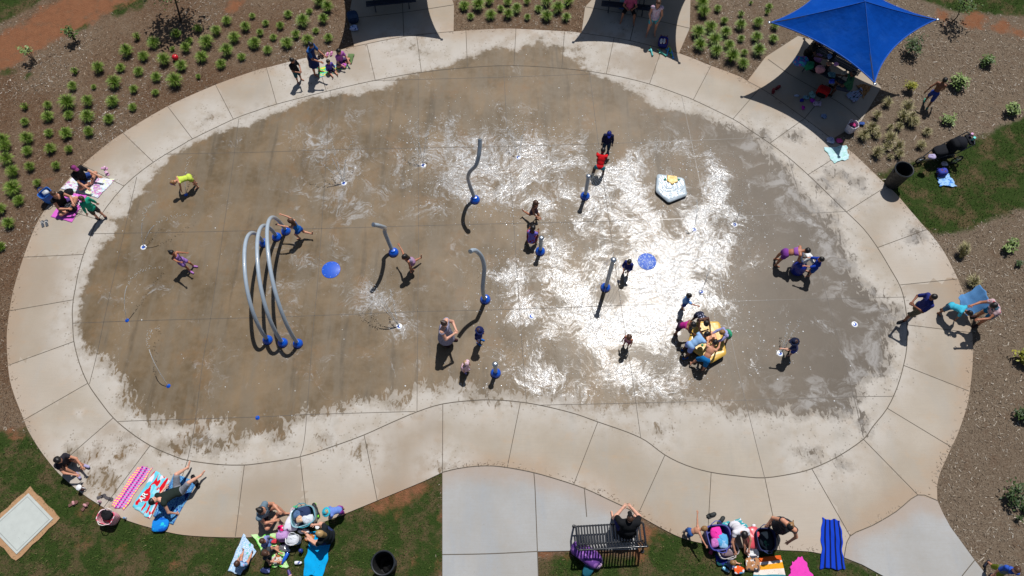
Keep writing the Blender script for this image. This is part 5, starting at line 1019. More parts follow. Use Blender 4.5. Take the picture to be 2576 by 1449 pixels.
b = MB(); qq = q*.88; ribbon(b, np.vstack([qq, qq[:1]]), .02, .0375); b.build('lid_seam', plain((150, 155, 152), .9, 0, 'seam'), o, smooth=False)
t = NT('clay_border'); t.P(Base_Color=t.mix(t.noise(t.pos(), 5, 6), (.36, .19, .09), (.47, .30, .17)), Roughness=.95)
q2 = []
for i in range(4):
    for k in range(8): e = q[i]+(q[(i+1) % 4]-q[i])*k/8; q2.append(e*(1.22+.03*math.sin(i*5+k*2.1)))
MB().prism(np.array(q2), -.07, .008).build('clay_border', t.m, o, smooth=False)
# ================================================================== TOWELS
def tow_mat(kind, *cs, k=1.):
    t = NT('towel_'+kind); u = t.uv(); sp = t.n('SeparateXYZ'); t.l(u, sp.inputs[0]); U, Vv = sp.outputs[0], sp.outputs[1]; C = [srgb(*c) for c in cs]
    if kind == 'plain': col = t.mix(t.noise(u, 7, 4), C[0], tuple(x*.8 for x in C[0][:3]))
    elif kind == 'tie_dye':
        col = C[0]
        for i, c in enumerate(C[1:]): col = t.mix(t.ramp(t.noise(t.scl(u, 1+.2*i, 1.3, 1, i*1.3), 3.2+i*.9, 3, .5, 1.5), .55, .62), col, c)
    elif kind == 'stripes':
        f = t.math('FRACT', t.math('MULTIPLY', t.math('ADD', U, t.math('MULTIPLY', t.noise(u, 3, 2), .03)), k)); n_ = len(C); col = t.cramp(f, [(i/n_, c) for i, c in enumerate(C)], 'CONSTANT')
    elif kind == 'dots':
        gx = t.math('MULTIPLY', U, 7); gy = t.math('MULTIPLY', Vv, 17); fx = t.math('SUBTRACT', t.math('FRACT', gx), .5); fy = t.math('SUBTRACT', t.math('FRACT', gy), .5)
        d = t.math('SQRT', t.math('ADD', t.math('MULTIPLY', fx, fx), t.math('MULTIPLY', fy, fy))); row = t.cramp(U, [(0, C[1]), (.28, C[2]), (.43, C[3]), (.57, C[2]), (.72, C[3]), (.86, C[1])], 'CONSTANT'); col = t.mix(t.ramp(d, .33, .38), row, C[0])
    elif kind == 'swirl':
        f = t.noise(t.scl(u, 2.2, 3.4, 1), 2.2, 3, .5, 3.2); f = t.math('FRACT', t.math('MULTIPLY', f, 6)); col = t.mix(t.ramp(f, .45, .55), C[0], C[1]); col = t.mix(t.ramp(t.noise(u, 5, 2), .6, .64), col, C[2])
    elif kind == 'blotch':
        col = C[0]
        for i, c in enumerate(C[1:]): col = t.mix(t.ramp(t.noise(t.scl(u, 1, 1.5, 1, i), k*(4.+i*1.3), 2, .4, .6), .54, .56), col, c)
    t.P(Base_Color=col, Roughness=.92, Specular_IOR_Level=.1, Sheen_Weight=.15, Normal=t.bump(t.noise(u, 90, 3), .3, .01)); return t.m
def towel(label, px, m, wr=1., z=.012, group=None, cat='towel', name='towel', nu=26, nv=40, seed=1, drape=None, edge=.02):
    """px: corners A B C D (A->B is u, A->D is v) on the ground as seen in the photo"""
    A, B, C_, D = [G(*q, z) for q in px]; c = (A+B+C_+D)/4; g_ = np.random.default_rng(seed); ph = g_.uniform(0, 6.28, 8); fr = g_.uniform(.7, 1.3, 8); v = []; uvs = []
    for j in range(nv+1):
        for i in range(nu+1):
            a, b = i/nu, j/nv; p = (A*(1-a)+B*a)*(1-b)+(D*(1-a)+C_*a)*b-c; X_, Y_ = p[0], p[1]
            w_ = .5*math.sin(X_*9*fr[0]+Y_*4*fr[1]+ph[0])+.5*math.sin(X_*5*fr[2]-Y_*11*fr[3]+ph[1])+.4*math.sin(X_*19*fr[4]+Y_*7+ph[2]+2*math.sin(Y_*4+ph[3]))
            p[2] = .016+wr*.014*max(0, w_+.2)**1.3; e1 = edge*(math.sin(b*11+ph[4])+.5*math.sin(b*23+ph[5])); e2 = edge*(math.sin(a*9+ph[6])+.5*math.sin(a*19+ph[7]))
            p[0] += e1*(1 if a > .5 else -1)*abs(2*a-1)**3; p[1] += e2*(1 if b > .5 else -1)*abs(2*b-1)**3
            if drape: p[2] += drape(a, b)
            v.append(p); uvs.append((a, b))
    f = [[j*(nu+1)+i, (j+1)*(nu+1)+i, (j+1)*(nu+1)+i+1, j*(nu+1)+i+1] for j in range(nv) for i in range(nu)]
    pa, pb, pc = v[0], v[1], v[nu+1]
    if np.cross(np.array(v[nu+1])-v[0], np.array(v[1])-v[0])[2] < 0: f = [q[::-1] for q in f]
    me = np_mesh(name, v, f, (m,), True); ul = me.uv_layers.new(name='UVMap'); li = np.zeros(len(me.loops), np.int32); me.loops.foreach_get('vertex_index', li); ul.data.foreach_set('uv', np.array(uvs, np.float32)[li].ravel())
    o = bpy.data.objects.new(name, me); COL.objects.link(o); o.location = (c[0], c[1], 0); md = o.modifiers.new('thickness', 'SOLIDIFY'); md.thickness = .009; md.offset = -1
    return tag(o, label, cat, group)
def lettering(parent, text, uv, d, size, m, z=.05):
    cu = bpy.data.curves.new('lettering', 'FONT'); cu.body = text; cu.size = size; cu.extrude = .002; cu.align_x = 'CENTER'; cu.align_y = 'CENTER'; cu.offset = .004; cu.materials.append(m)
    tmp = bpy.data.objects.new('lettering', cu); COL.objects.link(tmp); bpy.context.view_layer.update(); me = bpy.data.meshes.new_from_object(tmp.evaluated_get(bpy.context.evaluated_depsgraph_get())); bpy.data.objects.remove(tmp)
    o = bpy.data.objects.new('lettering', me); COL.objects.link(o); g = G(*uv, z); o.parent = parent; o.location = np.array(g)-np.array(parent.location); o.rotation_euler = (0, 0, heading(*uv, *d)); return o
T5 = lambda x, y: (x/4, 362.25+y/4); T2 = lambda x, y: (644+x/4, y/4); T3 = lambda x, y: (1288+x/4, y/4); T4 = lambda x, y: (1932+x/4, y/4); T8 = lambda x, y: (1932+x/4, 362.25+y/4); TC = lambda x, y: (1932+x/4, 724.5+y/4); TF = lambda x, y: (1932+x/4, 1086.75+y/4); TE = lambda x, y: (1288+x/4, 1086.75+y/4)
src = lambda x0, y0, k: (lambda x, y: ((x0+x/k)/1.5652, (y0+y/k)/1.5652))
ZA = src(880, 1960, 4.704); ZB = src(2640, 1980, 4.954); ZL = src(180, 620, 5.175); ZS = src(3060, 120, 3.814); ZM = src(2240, 0, 5.367); ZT = src(3560, 520, 6.036); ZN = src(2220, 2000, 5.406); ZQ = src(3680, 1100, 4.83)
towel('pastel tie dyed towel under the woman in the purple cap', [ZL(320, 640), ZL(560, 380), ZL(1410, 450), ZL(1070, 825)], tow_mat('tie_dye', (228, 230, 244), (196, 140, 196), (180, 235, 230), (232, 240, 190), (200, 130, 180)), .8)
o = towel('pink towel with white name lettering under the woman in black', [ZL(100, 1215), ZL(440, 720), ZL(840, 760), ZL(545, 1320)], tow_mat('swirl', (222, 110, 208), (216, 100, 200), (230, 150, 220)), .7, z=.008, seed=4)
lettering(o, 'ey', ZL(570, 800), (40, 6), .26, cloth((240, 225, 240)), .05); lettering(o, 'R', ZL(670, 930), (40, 6), .22, cloth((240, 225, 240)), .05)
towel('pink beach towel with rows of coloured dots near the striped bag', [ZC(1115, 750), ZC(1250, 780), ZC(1540, 365), ZC(1385, 345)], tow_mat('dots', (228, 92, 186), (240, 224, 90), (66, 70, 130), (140, 200, 220)), .8, seed=6)
# dots run along the towel's length: swap axes
o = towel('crumpled aqua and red cartoon coloured towel left of the reclining man', [ZC(1330, 745), ZC(1560, 385), ZC(1715, 490), ZC(1500, 880)], tow_mat('blotch', (104, 204, 226), (226, 220, 230), (150, 215, 230), (214, 22, 38), k=.5), 1.2, seed=8)
lettering(o, 'AR', ZC(1440, 655), (30, -40), .2, cloth((235, 240, 245)), .055)
towel('blue and white swirled towel under the reclining man', [ZC(1530, 850), ZC(1760, 420), ZC(1985, 500), ZC(1745, 925)], tow_mat('swirl', (16, 56, 150), (110, 180, 215), (20, 40, 110)), .8, seed=9)
towel('rumpled white towel with blue swirls under the toddler on the lawn', [ZA(90, 1340), ZA(370, 660), ZA(620, 1000), ZA(300, 1440)], tow_mat('swirl', (228, 236, 246), (120, 180, 225), (90, 190, 170)), 1.8, seed=11)
towel('pale green blanket with bright green corners in the picnic group', [ZA(520, 690), ZA(1000, 670), ZA(1210, 1290), ZA(900, 1280)], tow_mat('blotch', (196, 232, 170), (190, 226, 160), (120, 225, 90)), 1.3, name='blanket', cat='blanket', seed=12)
towel('plain cyan towel under the blonde woman on the lawn', [ZA(1610, 640), ZA(2040, 610), ZA(1850, 1460), ZA(1465, 1440)], tow_mat('plain', (6, 170, 235)), 1., seed=13)
towel('royal blue towel with dark stripes lying across the path edge', [TF(540, 868), TF(730, 890), TF(770, 1385), TF(530, 1370)], tow_mat('stripes', (18, 62, 190), (18, 62, 190), (14, 24, 70), k=4.2), .9, seed=14)
towel('orange yellow and blue striped towel at the bottom edge of the photo', [ZB(1680, 1075), ZB(1600, 1520), ZB(2260, 1500), ZB(2150, 1015)], tow_mat('stripes', (226, 100, 40), (226, 100, 40), (236, 224, 220), (240, 165, 40), (240, 165, 40), (236, 224, 214), (236, 222, 212), (60, 140, 160), (24, 84, 190)), 1., seed=15)
towel('bright pink towel at the bottom edge right of the striped towel', [TF(240, 1310), TF(345, 1245), TF(455, 1460), TF(212, 1460)], tow_mat('plain', (240, 74, 190)), .8, seed=16)
towel('teal towel with white leaf shapes behind the woman in white', [ZB(1000, 400), ZB(1350, 310), ZB(1570, 520), ZB(1080, 640)], tow_mat('blotch', (64, 168, 178), (60, 160, 170), (225, 225, 235)), 1., seed=17)
towel('pale aqua towel with green marks, crossed by the tip of the canopy shadow', [T8(560, 40), T8(790, 15), T8(815, 150), T8(660, 190)], tow_mat('blotch', (190, 226, 232), (206, 234, 240), (176, 220, 214)), .9, seed=18)
towel('light blue towel on the grass below the stroller', [ZT(790, 1090), ZT(1050, 970), ZT(1255, 1300), ZT(840, 1275)], tow_mat('blotch', (160, 200, 240), (150, 195, 240), (80, 140, 220)), 1., seed=19)
towel('green cloth with pink and yellow flowers under the seated children by the path', [T2(615, 680), T2(900, 640), T2(945, 675), T2(640, 785)], tow_mat('blotch', (60, 205, 120), (210, 110, 210), (90, 190, 220), (235, 215, 80)), 1., seed=20)
o = towel('big blue towel stretched between the stooping child and the woman in a floral top', [ZQ(430, 345), ZQ(770, 175), ZQ(1010, 560), ZQ(720, 640)], tow_mat('plain', (96, 150, 205)), 1.5, z=.62, seed=21, drape=lambda a, b: .62+.25*a-.30*b*(1-a)-.12*math.sin(math.pi*a))
towel('brown mottled towel hanging over the end of the shaded table', [ZS(1190, 830), ZS(1290, 800), ZS(1420, 840), ZS(1300, 1020)], tow_mat('blotch', (150, 106, 60), (110, 74, 44), (170, 130, 90)), 1., seed=22)
towel('white and blue clothes bundle spread below the shaded table', [ZS(1020, 960), ZS(1260, 870), ZS(1290, 960), ZS(1150, 1100)], tow_mat('blotch', (150, 170, 200), (30, 40, 60), (170, 160, 190)), 2.2, name='clothes_bundle', cat='clothes', seed=23)
# ================================================================== BAGS, SHOES, BOTTLES AND OTHER BELONGINGS
def w_of(px): return G(*px)
def tote(label, uv, size, m, rz=0, inside=None, handles=None, cat='tote bag', group=None, name='tote_bag', z=0):
    o = thing(name, label, cat, G(*uv, z), rz, group); x, y, h = size; n = 26; v = []; f = []
    prof = [(.86, 0), (.95, .04), (1.0, h*.5), (1.03, h*.92), (1.02, h), (.93, h*.99), (.9, h*.5), (.8, .06)]
    for r, z_ in prof:
        for i in range(n):
            a = 2*math.pi*i/n; e = .62; px_ = math.copysign(abs(math.cos(a))**e, math.cos(a)); py_ = math.copysign(abs(math.sin(a))**e, math.sin(a)); k = 1+.03*math.sin(3*a+z_*20)
            v.append((x/2*r*px_*k, y/2*r*py_*k, z_+(.03*math.sin(2*a+1) if z_ > h*.8 else 0)))
    for j in range(len(prof)-1):
        for i in range(n): f.append([j*n+i, j*n+(i+1) % n, (j+1)*n+(i+1) % n, (j+1)*n+i])
    f.append(list(range(n))[::-1]); f.append(list(range((len(prof)-1)*n, len(prof)*n))); b = MB(); b.add(v, f); b.build('bag_body', m, o)
    hm_ = handles or m
    for s in (-1, 1): MB().tube([(-x*.25, s*y*.46, h*.9), (-x*.22, s*y*.52, h*1.12), (-x*.05, s*y*.62, h*1.22), (x*.15, s*y*.6, h*1.16), (x*.25, s*y*.46, h*.9)], .011, 7).build('handle', hm_, o)
    for i, (c, p_, r_) in enumerate(inside or []):
        b = MB(); b.ell((p_[0]*x/2, p_[1]*y/2, h*.80), (r_*x/2, r_*y/2*1.1, h*.22), .8, 14, lump=.12, seed=i+3); b.build('contents', c if not isinstance(c, tuple) else cloth(c), o)
    return o
def backpack(label, uv, size, m, rz=0, pm=None, group=None, lie=False, name='backpack', cat='backpack', z=0):
    o = thing(name, label, cat, G(*uv, z), rz, group); x, y, h = size
    if lie: y, h = h, y
    MB().ell((0, 0, h*.48), (x/2, y/2, h*.5), .55, 18, lump=.03, seed=int(uv[0])).build('bag_body', m, o)
    MB().ell((0, -y*.42 if not lie else -y*.15, h*.36 if not lie else h*.9), (x*.36, y*.18 if not lie else y*.26, h*.28 if not lie else h*.14), .5, 14).build('front_pocket', pm or m, o)
    for s in (-1, 1): MB().tube([(s*x*.25, y*.45, h*.82), (s*x*.34, y*.66, h*.6), (s*x*.30, y*.6, h*.25), (s*x*.25, y*.42, h*.15)], .017, 7).build('strap', pm or m, o)
    MB().tube([(-.04, y*.35, h*.92), (0, y*.42, h*1.03), (.04, y*.35, h*.92)], .009, 6).build('grab_loop', pm or m, o); return o
def bottle(label, uv, c, r=.036, h=.2, lie=None, capc=(30, 30, 34), group=None):
    o = thing('drink_bottle', label, 'bottle', G(*uv, 0), 0, group); b = MB().lathe([(r*.9, 0), (r, .01), (r, h*.68), (r*.8, h*.78), (r*.5, h*.84), (r*.5, h*.9)], 16); a = b.build('bottle_body', plain(c, .35, .0, 'bottle', .4), o); cc = MB().lathe([(r*.62, h*.84), (r*.64, h), (r*.5, h*1.03), (0, h*1.03)], 14).build('cap', plain(capc, .5, 0, 'bottle_cap'), o)
    if lie is not None:
        o.rotation_euler = (math.pi/2, 0, heading(*uv, *lie)+math.pi/2); o.location[2] = r
    return o
def shoe(name, label, uv, d, c, c2=None, L=.25, kind='clog', group=None, z=0.):
    o = thing(name, label, name.replace('_', ' '), G(*uv, z), heading(*uv, *d)-math.pi/2, group)
    w_ = L*.2; sole = np.array([(-w_*.8, -L*.45), (-w_*.55, -L*.5), (w_*.55, -L*.5), (w_*.8, -L*.42), (w_*.72, 0), (w_*1.05, L*.3), (w_*.75, L*.46), (0, L*.52), (-w_*.8, L*.44), (-w_*1.05, L*.25), (-w_*.72, -.02)])
    sole = smooth_closed(sole, 3); MB().prism(sole, 0, .022, .006).build('sole', plain(c, .7, 0, 'sole'), o)
    if kind == 'flip': MB().tube([(-w_*.8, -L*.02, .02), (-w_*.5, L*.12, .05), (0, L*.26, .032), (w_*.5, L*.12, .05), (w_*.8, -L*.02, .02)], .009, 6).build('thong_strap', plain(c2 or c, .6, 0, 'strap'), o)
    elif kind == 'slide': MB().tube([(-w_*1.0, L*.1, .015), (-w_*.6, L*.12, .06), (0, L*.13, .072), (w_*.6, L*.12, .06), (w_*1.0, L*.1, .015)], [.02, .034, .036, .034, .02], 8).build('foot_strap', plain(c2 or c, .7, 0, 'strap'), o)
    else: MB().ell((0, L*.16, .035), (w_*1.02, L*.36, .05), .8, 16).build('upper', plain(c2 or c, .7, 0, 'upper'), o); MB().tube([(-w_*.95, -L*.05, .03), (-w_*.85, -L*.36, .05), (0, -L*.47, .055), (w_*.85, -L*.36, .05), (w_*.95, -L*.05, .03)], .014, 7).build('heel_strap', plain(c2 or c, .7, 0, 'upper'), o)
    return o
def heap(name, label, cat, uv, r, m, seed=1, e=.8, lump=.14, z=0, rz=0, group=None, bits=()):
    o = MB().ell((0, 0, r[2]*.9), r, e, 18, lump=lump, seed=seed).build(name, m, None, G(*uv, z), rz); tag(o, label, cat, group)
    for nm, c, p_, rr in bits: MB().ell(p_, rr, .8, 12, lump=.08, seed=seed+5).build(nm, c if not isinstance(c, tuple) else cloth(c), o)
    return o
def box_thing(name, label, cat, uv, d, m, hd, z=0, lidm=None):
    o = thing(name, label, cat, G(*uv, z), heading(*uv, *hd)); MB().box((0, 0, d[2]/2), d, bev=.012).build('box_body', m, o)
    if lidm: MB().box((0, 0, d[2]+.012), (d[0]*1.03, d[1]*1.03, .024), bev=.008).build('lid', lidm, o)
    return o
# left group
o = tote('blue tote bag on the path edge behind the woman in black', ZL(110, 850), (.42, .34, .40), plain((40, 110, 200), .6, 0, 'tote_blue'), .9, [((200, 206, 214), (.2, .1), .5)], cloth((30, 60, 130)))
heap('sun_hat', 'round black sun hat lying on the pastel towel', 'hat', ZL(475, 715), (.14, .12, .055), BLACK, 2, 1, .03, .03, bits=[('brim', BLACK, (0, 0, .03), (.17, .15, .012))])
backpack('black patterned handbag beside the knees of the woman in black', ZL(555, 1050), (.34, .24, .26), pattern((24, 26, 32), (120, 120, 130), None, 30), .4, BLACK, name='handbag', cat='handbag', z=.03)
b = MB()
for cx_, cy_ in ((690, 955), (635, 1130)):
    c0 = G(*ZL(cx_, cy_), .05); b.tube([c0+np.array([math.cos(a)*.11*1.4*math.cos(.5)-math.sin(a)*.05, math.cos(a)*.12+math.sin(a)*.05, .0]) for a in np.linspace(0, 6.2, 18)], .008, 6)
tag(b.build('bag_straps', BLACK), 'black looped bag straps lying on the pink lettered towel', 'straps')
for (x, y), d, n_ in (((1200, 225), (40, 4), 'upper'), ((1250, 325), (25, 30), 'lower')): shoe('pink_sandal', 'pink strapped sandal on the path by the pastel towel, the %s of the two' % n_, ZL(x, y), d, (205, 150, 190), (232, 190, 215), .24, 'slide', 'pink sandals by the pastel towel')
for (x, y), n_ in (((430, 805), 'left'), ((470, 797), 'right')): shoe('flip_flop', 'grey flip flop with a white strap on the path edge, the %s of the pair' % n_, T5(x, y), (-8, -40), (70, 74, 82), (235, 235, 235), .27, 'flip', 'grey flip flops on the path edge')
# top group
for (x, y), n_ in (((640, 570), 'left'), ((675, 565), 'right')): shoe('dark_shoe', 'dark brown shoe behind the picnic cloth, the %s of the pair' % n_, T2(x, y), (14, -40), (58, 36, 34), (48, 30, 30), .25, 'clog', 'dark shoes behind the picnic cloth')
for (x, y), n_ in (((720, 555), 'left'), ((760, 545), 'right')): shoe('pink_clog', 'pink clog behind the picnic cloth, the %s of the pair' % n_, T2(x, y), (14, -40), (200, 120, 165), (214, 140, 185), .2, 'clog', 'pink clogs behind the picnic cloth')
towel('folded olive green cloth right of the girl with long black hair', [T2(915, 600), T2(935, 545), T2(990, 550), T2(960, 650)], tow_mat('plain', (106, 132, 84)), 1.8, name='folded_cloth', cat='cloth', seed=30, drape=lambda a, b: .06*math.sin(math.pi*a)*math.sin(math.pi*b))
heap('toy_bag', 'small pink and teal bag on the green flowered cloth', 'bag', T2(880, 668), (.13, .10, .07), pattern((200, 90, 190), (60, 180, 190), (40, 40, 60), 18), 4, z=.02)
o = MB().ell((0, 0, .115), (.115, .115, .115), 1, 24).build('ball', plain((206, 24, 40), .35, 0, 'red_ball', .4), None, G(444, 150, -.02)); tag(o, 'red ball lying among the grass tufts', 'ball')
# left shelter
backpack('dark blue backpack with wide straps in the shade at the slab edge', T2(985, 215), (.42, .32, .46), cloth((42, 66, 100)), .3, cloth((30, 48, 76))); heap('white_blue_bag', 'white and blue lunch bag just below the dark blue backpack', 'bag', T2(990, 298), (.16, .11, .09), pattern((170, 190, 230), (40, 60, 140), None, 14), 5)
# middle shelter
box_thing('cooler', 'small blue cooler with a pale lid in the shade at the top', 'cooler', ZM(1138, 150), (.30, .24, .28), plain((40, 90, 170), .5, 0, 'cooler'), (40, 4), 0, plain((150, 180, 190), .5, 0, 'cooler_lid'))
backpack('navy and maroon backpack with white shoes on it in the middle shade', ZM(1980, 940), (.36, .26, .46), cloth((44, 48, 130)), -.2, cloth((120, 50, 60)), lie=True)
for k, x in enumerate((1950, 2010)): shoe('white_shoe', 'white shoe on the navy backpack, the %s of the pair' % ('left', 'right')[k], ZM(x, 880), (6, -40), (225, 228, 235), (220, 224, 232), .2, 'clog', 'white shoes on the navy backpack', .26)
for x, y, c, d, lb in ((1748, 1105, (70, 180, 180), (10, 40), 'aqua water toy at the shade edge, left of the navy backpack'), (1985, 1130, (80, 180, 160), (40, 30), 'mint green water toy lying below the navy backpack'), (2085, 1100, (60, 160, 215), (-10, 40), 'light blue and yellow water blaster right of the backpack'), (2155, 1110, (110, 190, 30), (10, 40), 'lime green water blaster at the shade edge'), (2185, 1160, (30, 140, 220), (12, 40), 'blue water blaster at the shade tip')):
    o = thing('water_toy', lb, 'water toy', G(*ZM(x, y), .03), heading(*ZM(x, y), *d), 'water toys at the shade edge'); MB().tube([(-.19, 0, .01), (-.02, 0, .01), (.0, 0, .01), (.15, 0, .01), (.17, 0, .01)], [.035, .04, .028, .028, .04], 10).build('barrel', plain(c, .4, 0, 'toy', .3), o); MB().tube([(-.19, 0, .01), (-.27, 0, .01)], [.014, .016], 8).build('plunger', plain((215, 220, 40), .4, 0, 'toy_yellow'), o); MB().ell((-.10, -.05, .01), (.03, .05, .02), .7, 10).build('grip', plain(c, .45, 0, 'toy', .3), o)
# right shelter and path
backpack('red bag with black straps on the slab under the upper right canopy', ZS(665, 960), (.44, .34, .36), cloth((180, 26, 32)), -.5, BLACK, name='red_bag', cat='bag')
for x, y, r, c, lb in ((340, 450, (.24, .2, .17), pattern((70, 110, 190), (200, 80, 150), (60, 170, 190), 12), 'heap of blue and pink towels at the left end of the shaded table'), (465, 505, (.17, .14, .15), cloth((36, 130, 96)), 'green bag on the shaded table bench'), (595, 400, (.14, .11, .17), pattern((190, 140, 190), (120, 70, 140), None, 10), 'striped lilac bag on the shaded table'), (620, 560, (.15, .13, .15), cloth((206, 150, 160)), 'pale pink bag on the near bench of the shaded table')): heap('towel_heap' if 'heap' in lb else 'bag', lb, 'towels' if 'heap' in lb else 'bag', ZS(x, y+60), r, c, int(x), z=.44)
for x, y, r, c, lb in ((780, 325, (.08, .07, .06), (120, 150, 210), 'pale blue food pouch on the far part of the shaded table'), (775, 430, (.10, .07, .03), (200, 140, 110), 'tan snack packet on the shaded table'), (880, 440, (.08, .06, .05), (220, 150, 210), 'pink and white packet on the shaded table'), (820, 590, (.12, .12, .03), (90, 130, 140), 'grey teal cloth on the shaded table'), (810, 700, (.10, .07, .06), (50, 70, 180), 'blue and white carton on the shaded table'), (1000, 570, (.10, .08, .04), (180, 165, 150), 'beige packet by the person in green')): heap('food_packet', lb, 'packet', ZS(x, y+80), r, pattern(c, tuple(min(255, q+50) for q in c), None, 16), int(x), z=.76, e=.6)
for x, y, r, c, lb in ((290, 985, (.10, .04, .03), (180, 190, 215), 'white strap toy on the slab left of the red bag'), (365, 1060, (.07, .06, .05), (30, 40, 150), 'blue ball shaped pouch left of the red bag'), (430, 1020, (.10, .08, .05), (120, 160, 175), 'grey green cloth left of the red bag'), (520, 985, (.12, .12, .07), (130, 170, 170), 'pale teal crumpled cloth touching the red bag'), (525, 1065, (.10, .07, .05), (170, 50, 180), 'purple toy below the red bag'), (600, 1110, (.13, .12, .05), (190, 170, 190), 'white and red bunched cloth below the red bag'), (385, 1170, (.06, .07, .05), (190, 40, 170), 'magenta toy alone on the shaded slab'), (700, 1295, (.10, .10, .03), (130, 150, 185), 'pale blue crumpled cloth near the shade edge')): heap('small_cloth' if 'cloth' in lb else 'small_toy', lb, 'cloth' if 'cloth' in lb else 'toy', ZS(x, y), r, pattern(c, tuple(int(q*.7) for q in c), None, 12), int(x), lump=.2)
shoe('red_shoe', 'dark red shoe at the left edge of the upper right shade, the upper of two', T4(98, 885), (30, -26), (110, 22, 30), (130, 26, 36), .25, 'clog', 'dark red shoes in the shade'); shoe('red_shoe', 'dark red shoe at the left edge of the upper right shade, the lower of two', T4(52, 920), (10, -40), (110, 22, 30), (130, 26, 36), .25, 'clog', 'dark red shoes in the shade')
tote('white bag with pink contents on the mulch at the slab corner', T4(820, 1315), (.36, .30, .34), cloth((220, 214, 226)), .5, [((190, 60, 120), (0, .1), .6), ((40, 30, 60), (-.4, -.2), .4)])
heap('blue_cap', 'small blue cap on the mulch right of the white bag', 'cap', T4(942, 1250), (.10, .07, .04), cloth((60, 90, 160)), 3)
heap('small_bag', 'white crumpled bag in the lower corner of the upper right shade', 'bag', T4(625, 1420), (.14, .12, .06), pattern((170, 180, 210), (110, 130, 180), None, 12), 7); heap('small_pouch', 'pink pouch beside the white crumpled bag at the shade corner', 'pouch', T4(710, 1425), (.10, .09, .06), cloth((216, 80, 150)), 8)
# stroller: front wheel to the left, canopy and handle to the right
gw = G(*ZT(330, 720)); gr = G(*ZT(1150, 560)); c = (gw+gr)/2; rz = math.atan2(*(gr-gw)[[1, 0]]); Ls = np.linalg.norm(gr-gw); o = thing('stroller', 'black three wheeled stroller parked on the grass by the litter bin', 'stroller', c, rz)
def wheel(name, p_, r): w_ = thing(name, None, None, p_, 0); w_.parent = o; b = MB(); b.tube([(r*math.cos(a), 0, r+r*math.sin(a)) for a in np.linspace(0, 2*math.pi, 25)], .026, 8, False); b.build('tyre', RUBBER, w_); b = MB(); [b.tube([(0, 0, r), (r*math.cos(a), 0, r+r*math.sin(a))], .006, 5) for a in np.linspace(0, 6.28, 9)[:-1]]; b.lathe([(.03, -.02), (.03, .02)], 10, (0, 0, r)); b.build('spokes', STEEL, w_)
wheel('wheel', (-Ls*.5, 0, 0), .15); wheel('wheel', (Ls*.42, .29, 0), .19); wheel('wheel', (Ls*.42, -.29, 0), .19)
b = MB()
for s in (-1, 1): b.tube([(-Ls*.5, s*.03, .16), (-Ls*.2, s*.18, .36), (Ls*.25, s*.26, .62), (Ls*.55, s*.26, .98)], .018, 8); b.tube([(Ls*.42, s*.27, .19), (Ls*.1, s*.24, .52)], .016, 8)
b.tube([(Ls*.55, -.26, .98), (Ls*.62, 0, 1.03), (Ls*.55, .26, .98)], .022, 8); b.build('frame', DARKM, o)
MB().ell((-Ls*.05, 0, .50), (.30, .20, .12), .6, 16).build('seat', cloth((26, 28, 34)), o); MB().ell((Ls*.18, 0, .66), (.13, .21, .28), .6, 16).build('seat_back', cloth((22, 24, 30)), o)
b = MB(); v = []; f = []
for i in range(9):
    for j in range(13): a = math.radians(-5+105*i/8); q = math.pi*j/12; v.append((Ls*.40-.36*math.cos(a)*math.sin(q)*.8, .25*math.cos(q), .70+.30*math.sin(a)*max(.35, math.sin(q))*.9))
for i in range(8):
    for j in range(12): f.append([i*13+j, i*13+j+1, (i+1)*13+j+1, (i+1)*13+j])
b.add(v, f); b.build('canopy', cloth((30, 32, 40)), o, solid=.012); MB().box((Ls*.55, 0, .90), (.16, .40, .12), bev=.03).build('parent_tray', cloth((34, 36, 42)), o); MB().box((Ls*.18, 0, .24), (.50, .38, .16), bev=.04).build('basket', cloth((24, 26, 30)), o)
g_ = np.array(o.location); ca, sa = math.cos(rz), math.sin(rz)
def on_st(x, y, z): return (g_[0]+x*ca-y*sa, g_[1]+x*sa+y*ca, z)
for y, c_, lb in ((.09, (214, 160, 200), 'pink cup in the stroller tray'), (-.07, (110, 225, 215), 'turquoise cup in the stroller tray')): q = thing('drink_cup', lb, 'cup', on_st(Ls*.57, y, .965)); MB().lathe([(.03, 0), (.042, .12), (.044, .125)], 16).build('cup_body', plain(c_, .4, 0, 'cup', .3), q); MB().lathe([(.046, .122), (.044, .14), (0, .145)], 16).build('lid', plain(c_, .35, 0, 'cup_lid', .3), q)
heap('blanket_roll', 'pale lilac blanket on the stroller seat', 'blanket', ZT(650, 600), (.13, .10, .05), cloth((180, 170, 205)), 3, z=.58)
backpack('purple blue bag on the grass at the top of the light blue towel', ZT(860, 1000), (.34, .24, .24), pattern((64, 74, 170), (110, 70, 70), None, 9), .2, cloth((50, 56, 130)), z=0)
heap('white_cloth', 'small white cloth on the grass below the stroller', 'cloth', ZT(945, 765), (.11, .09, .04), cloth((205, 196, 200)), 9)
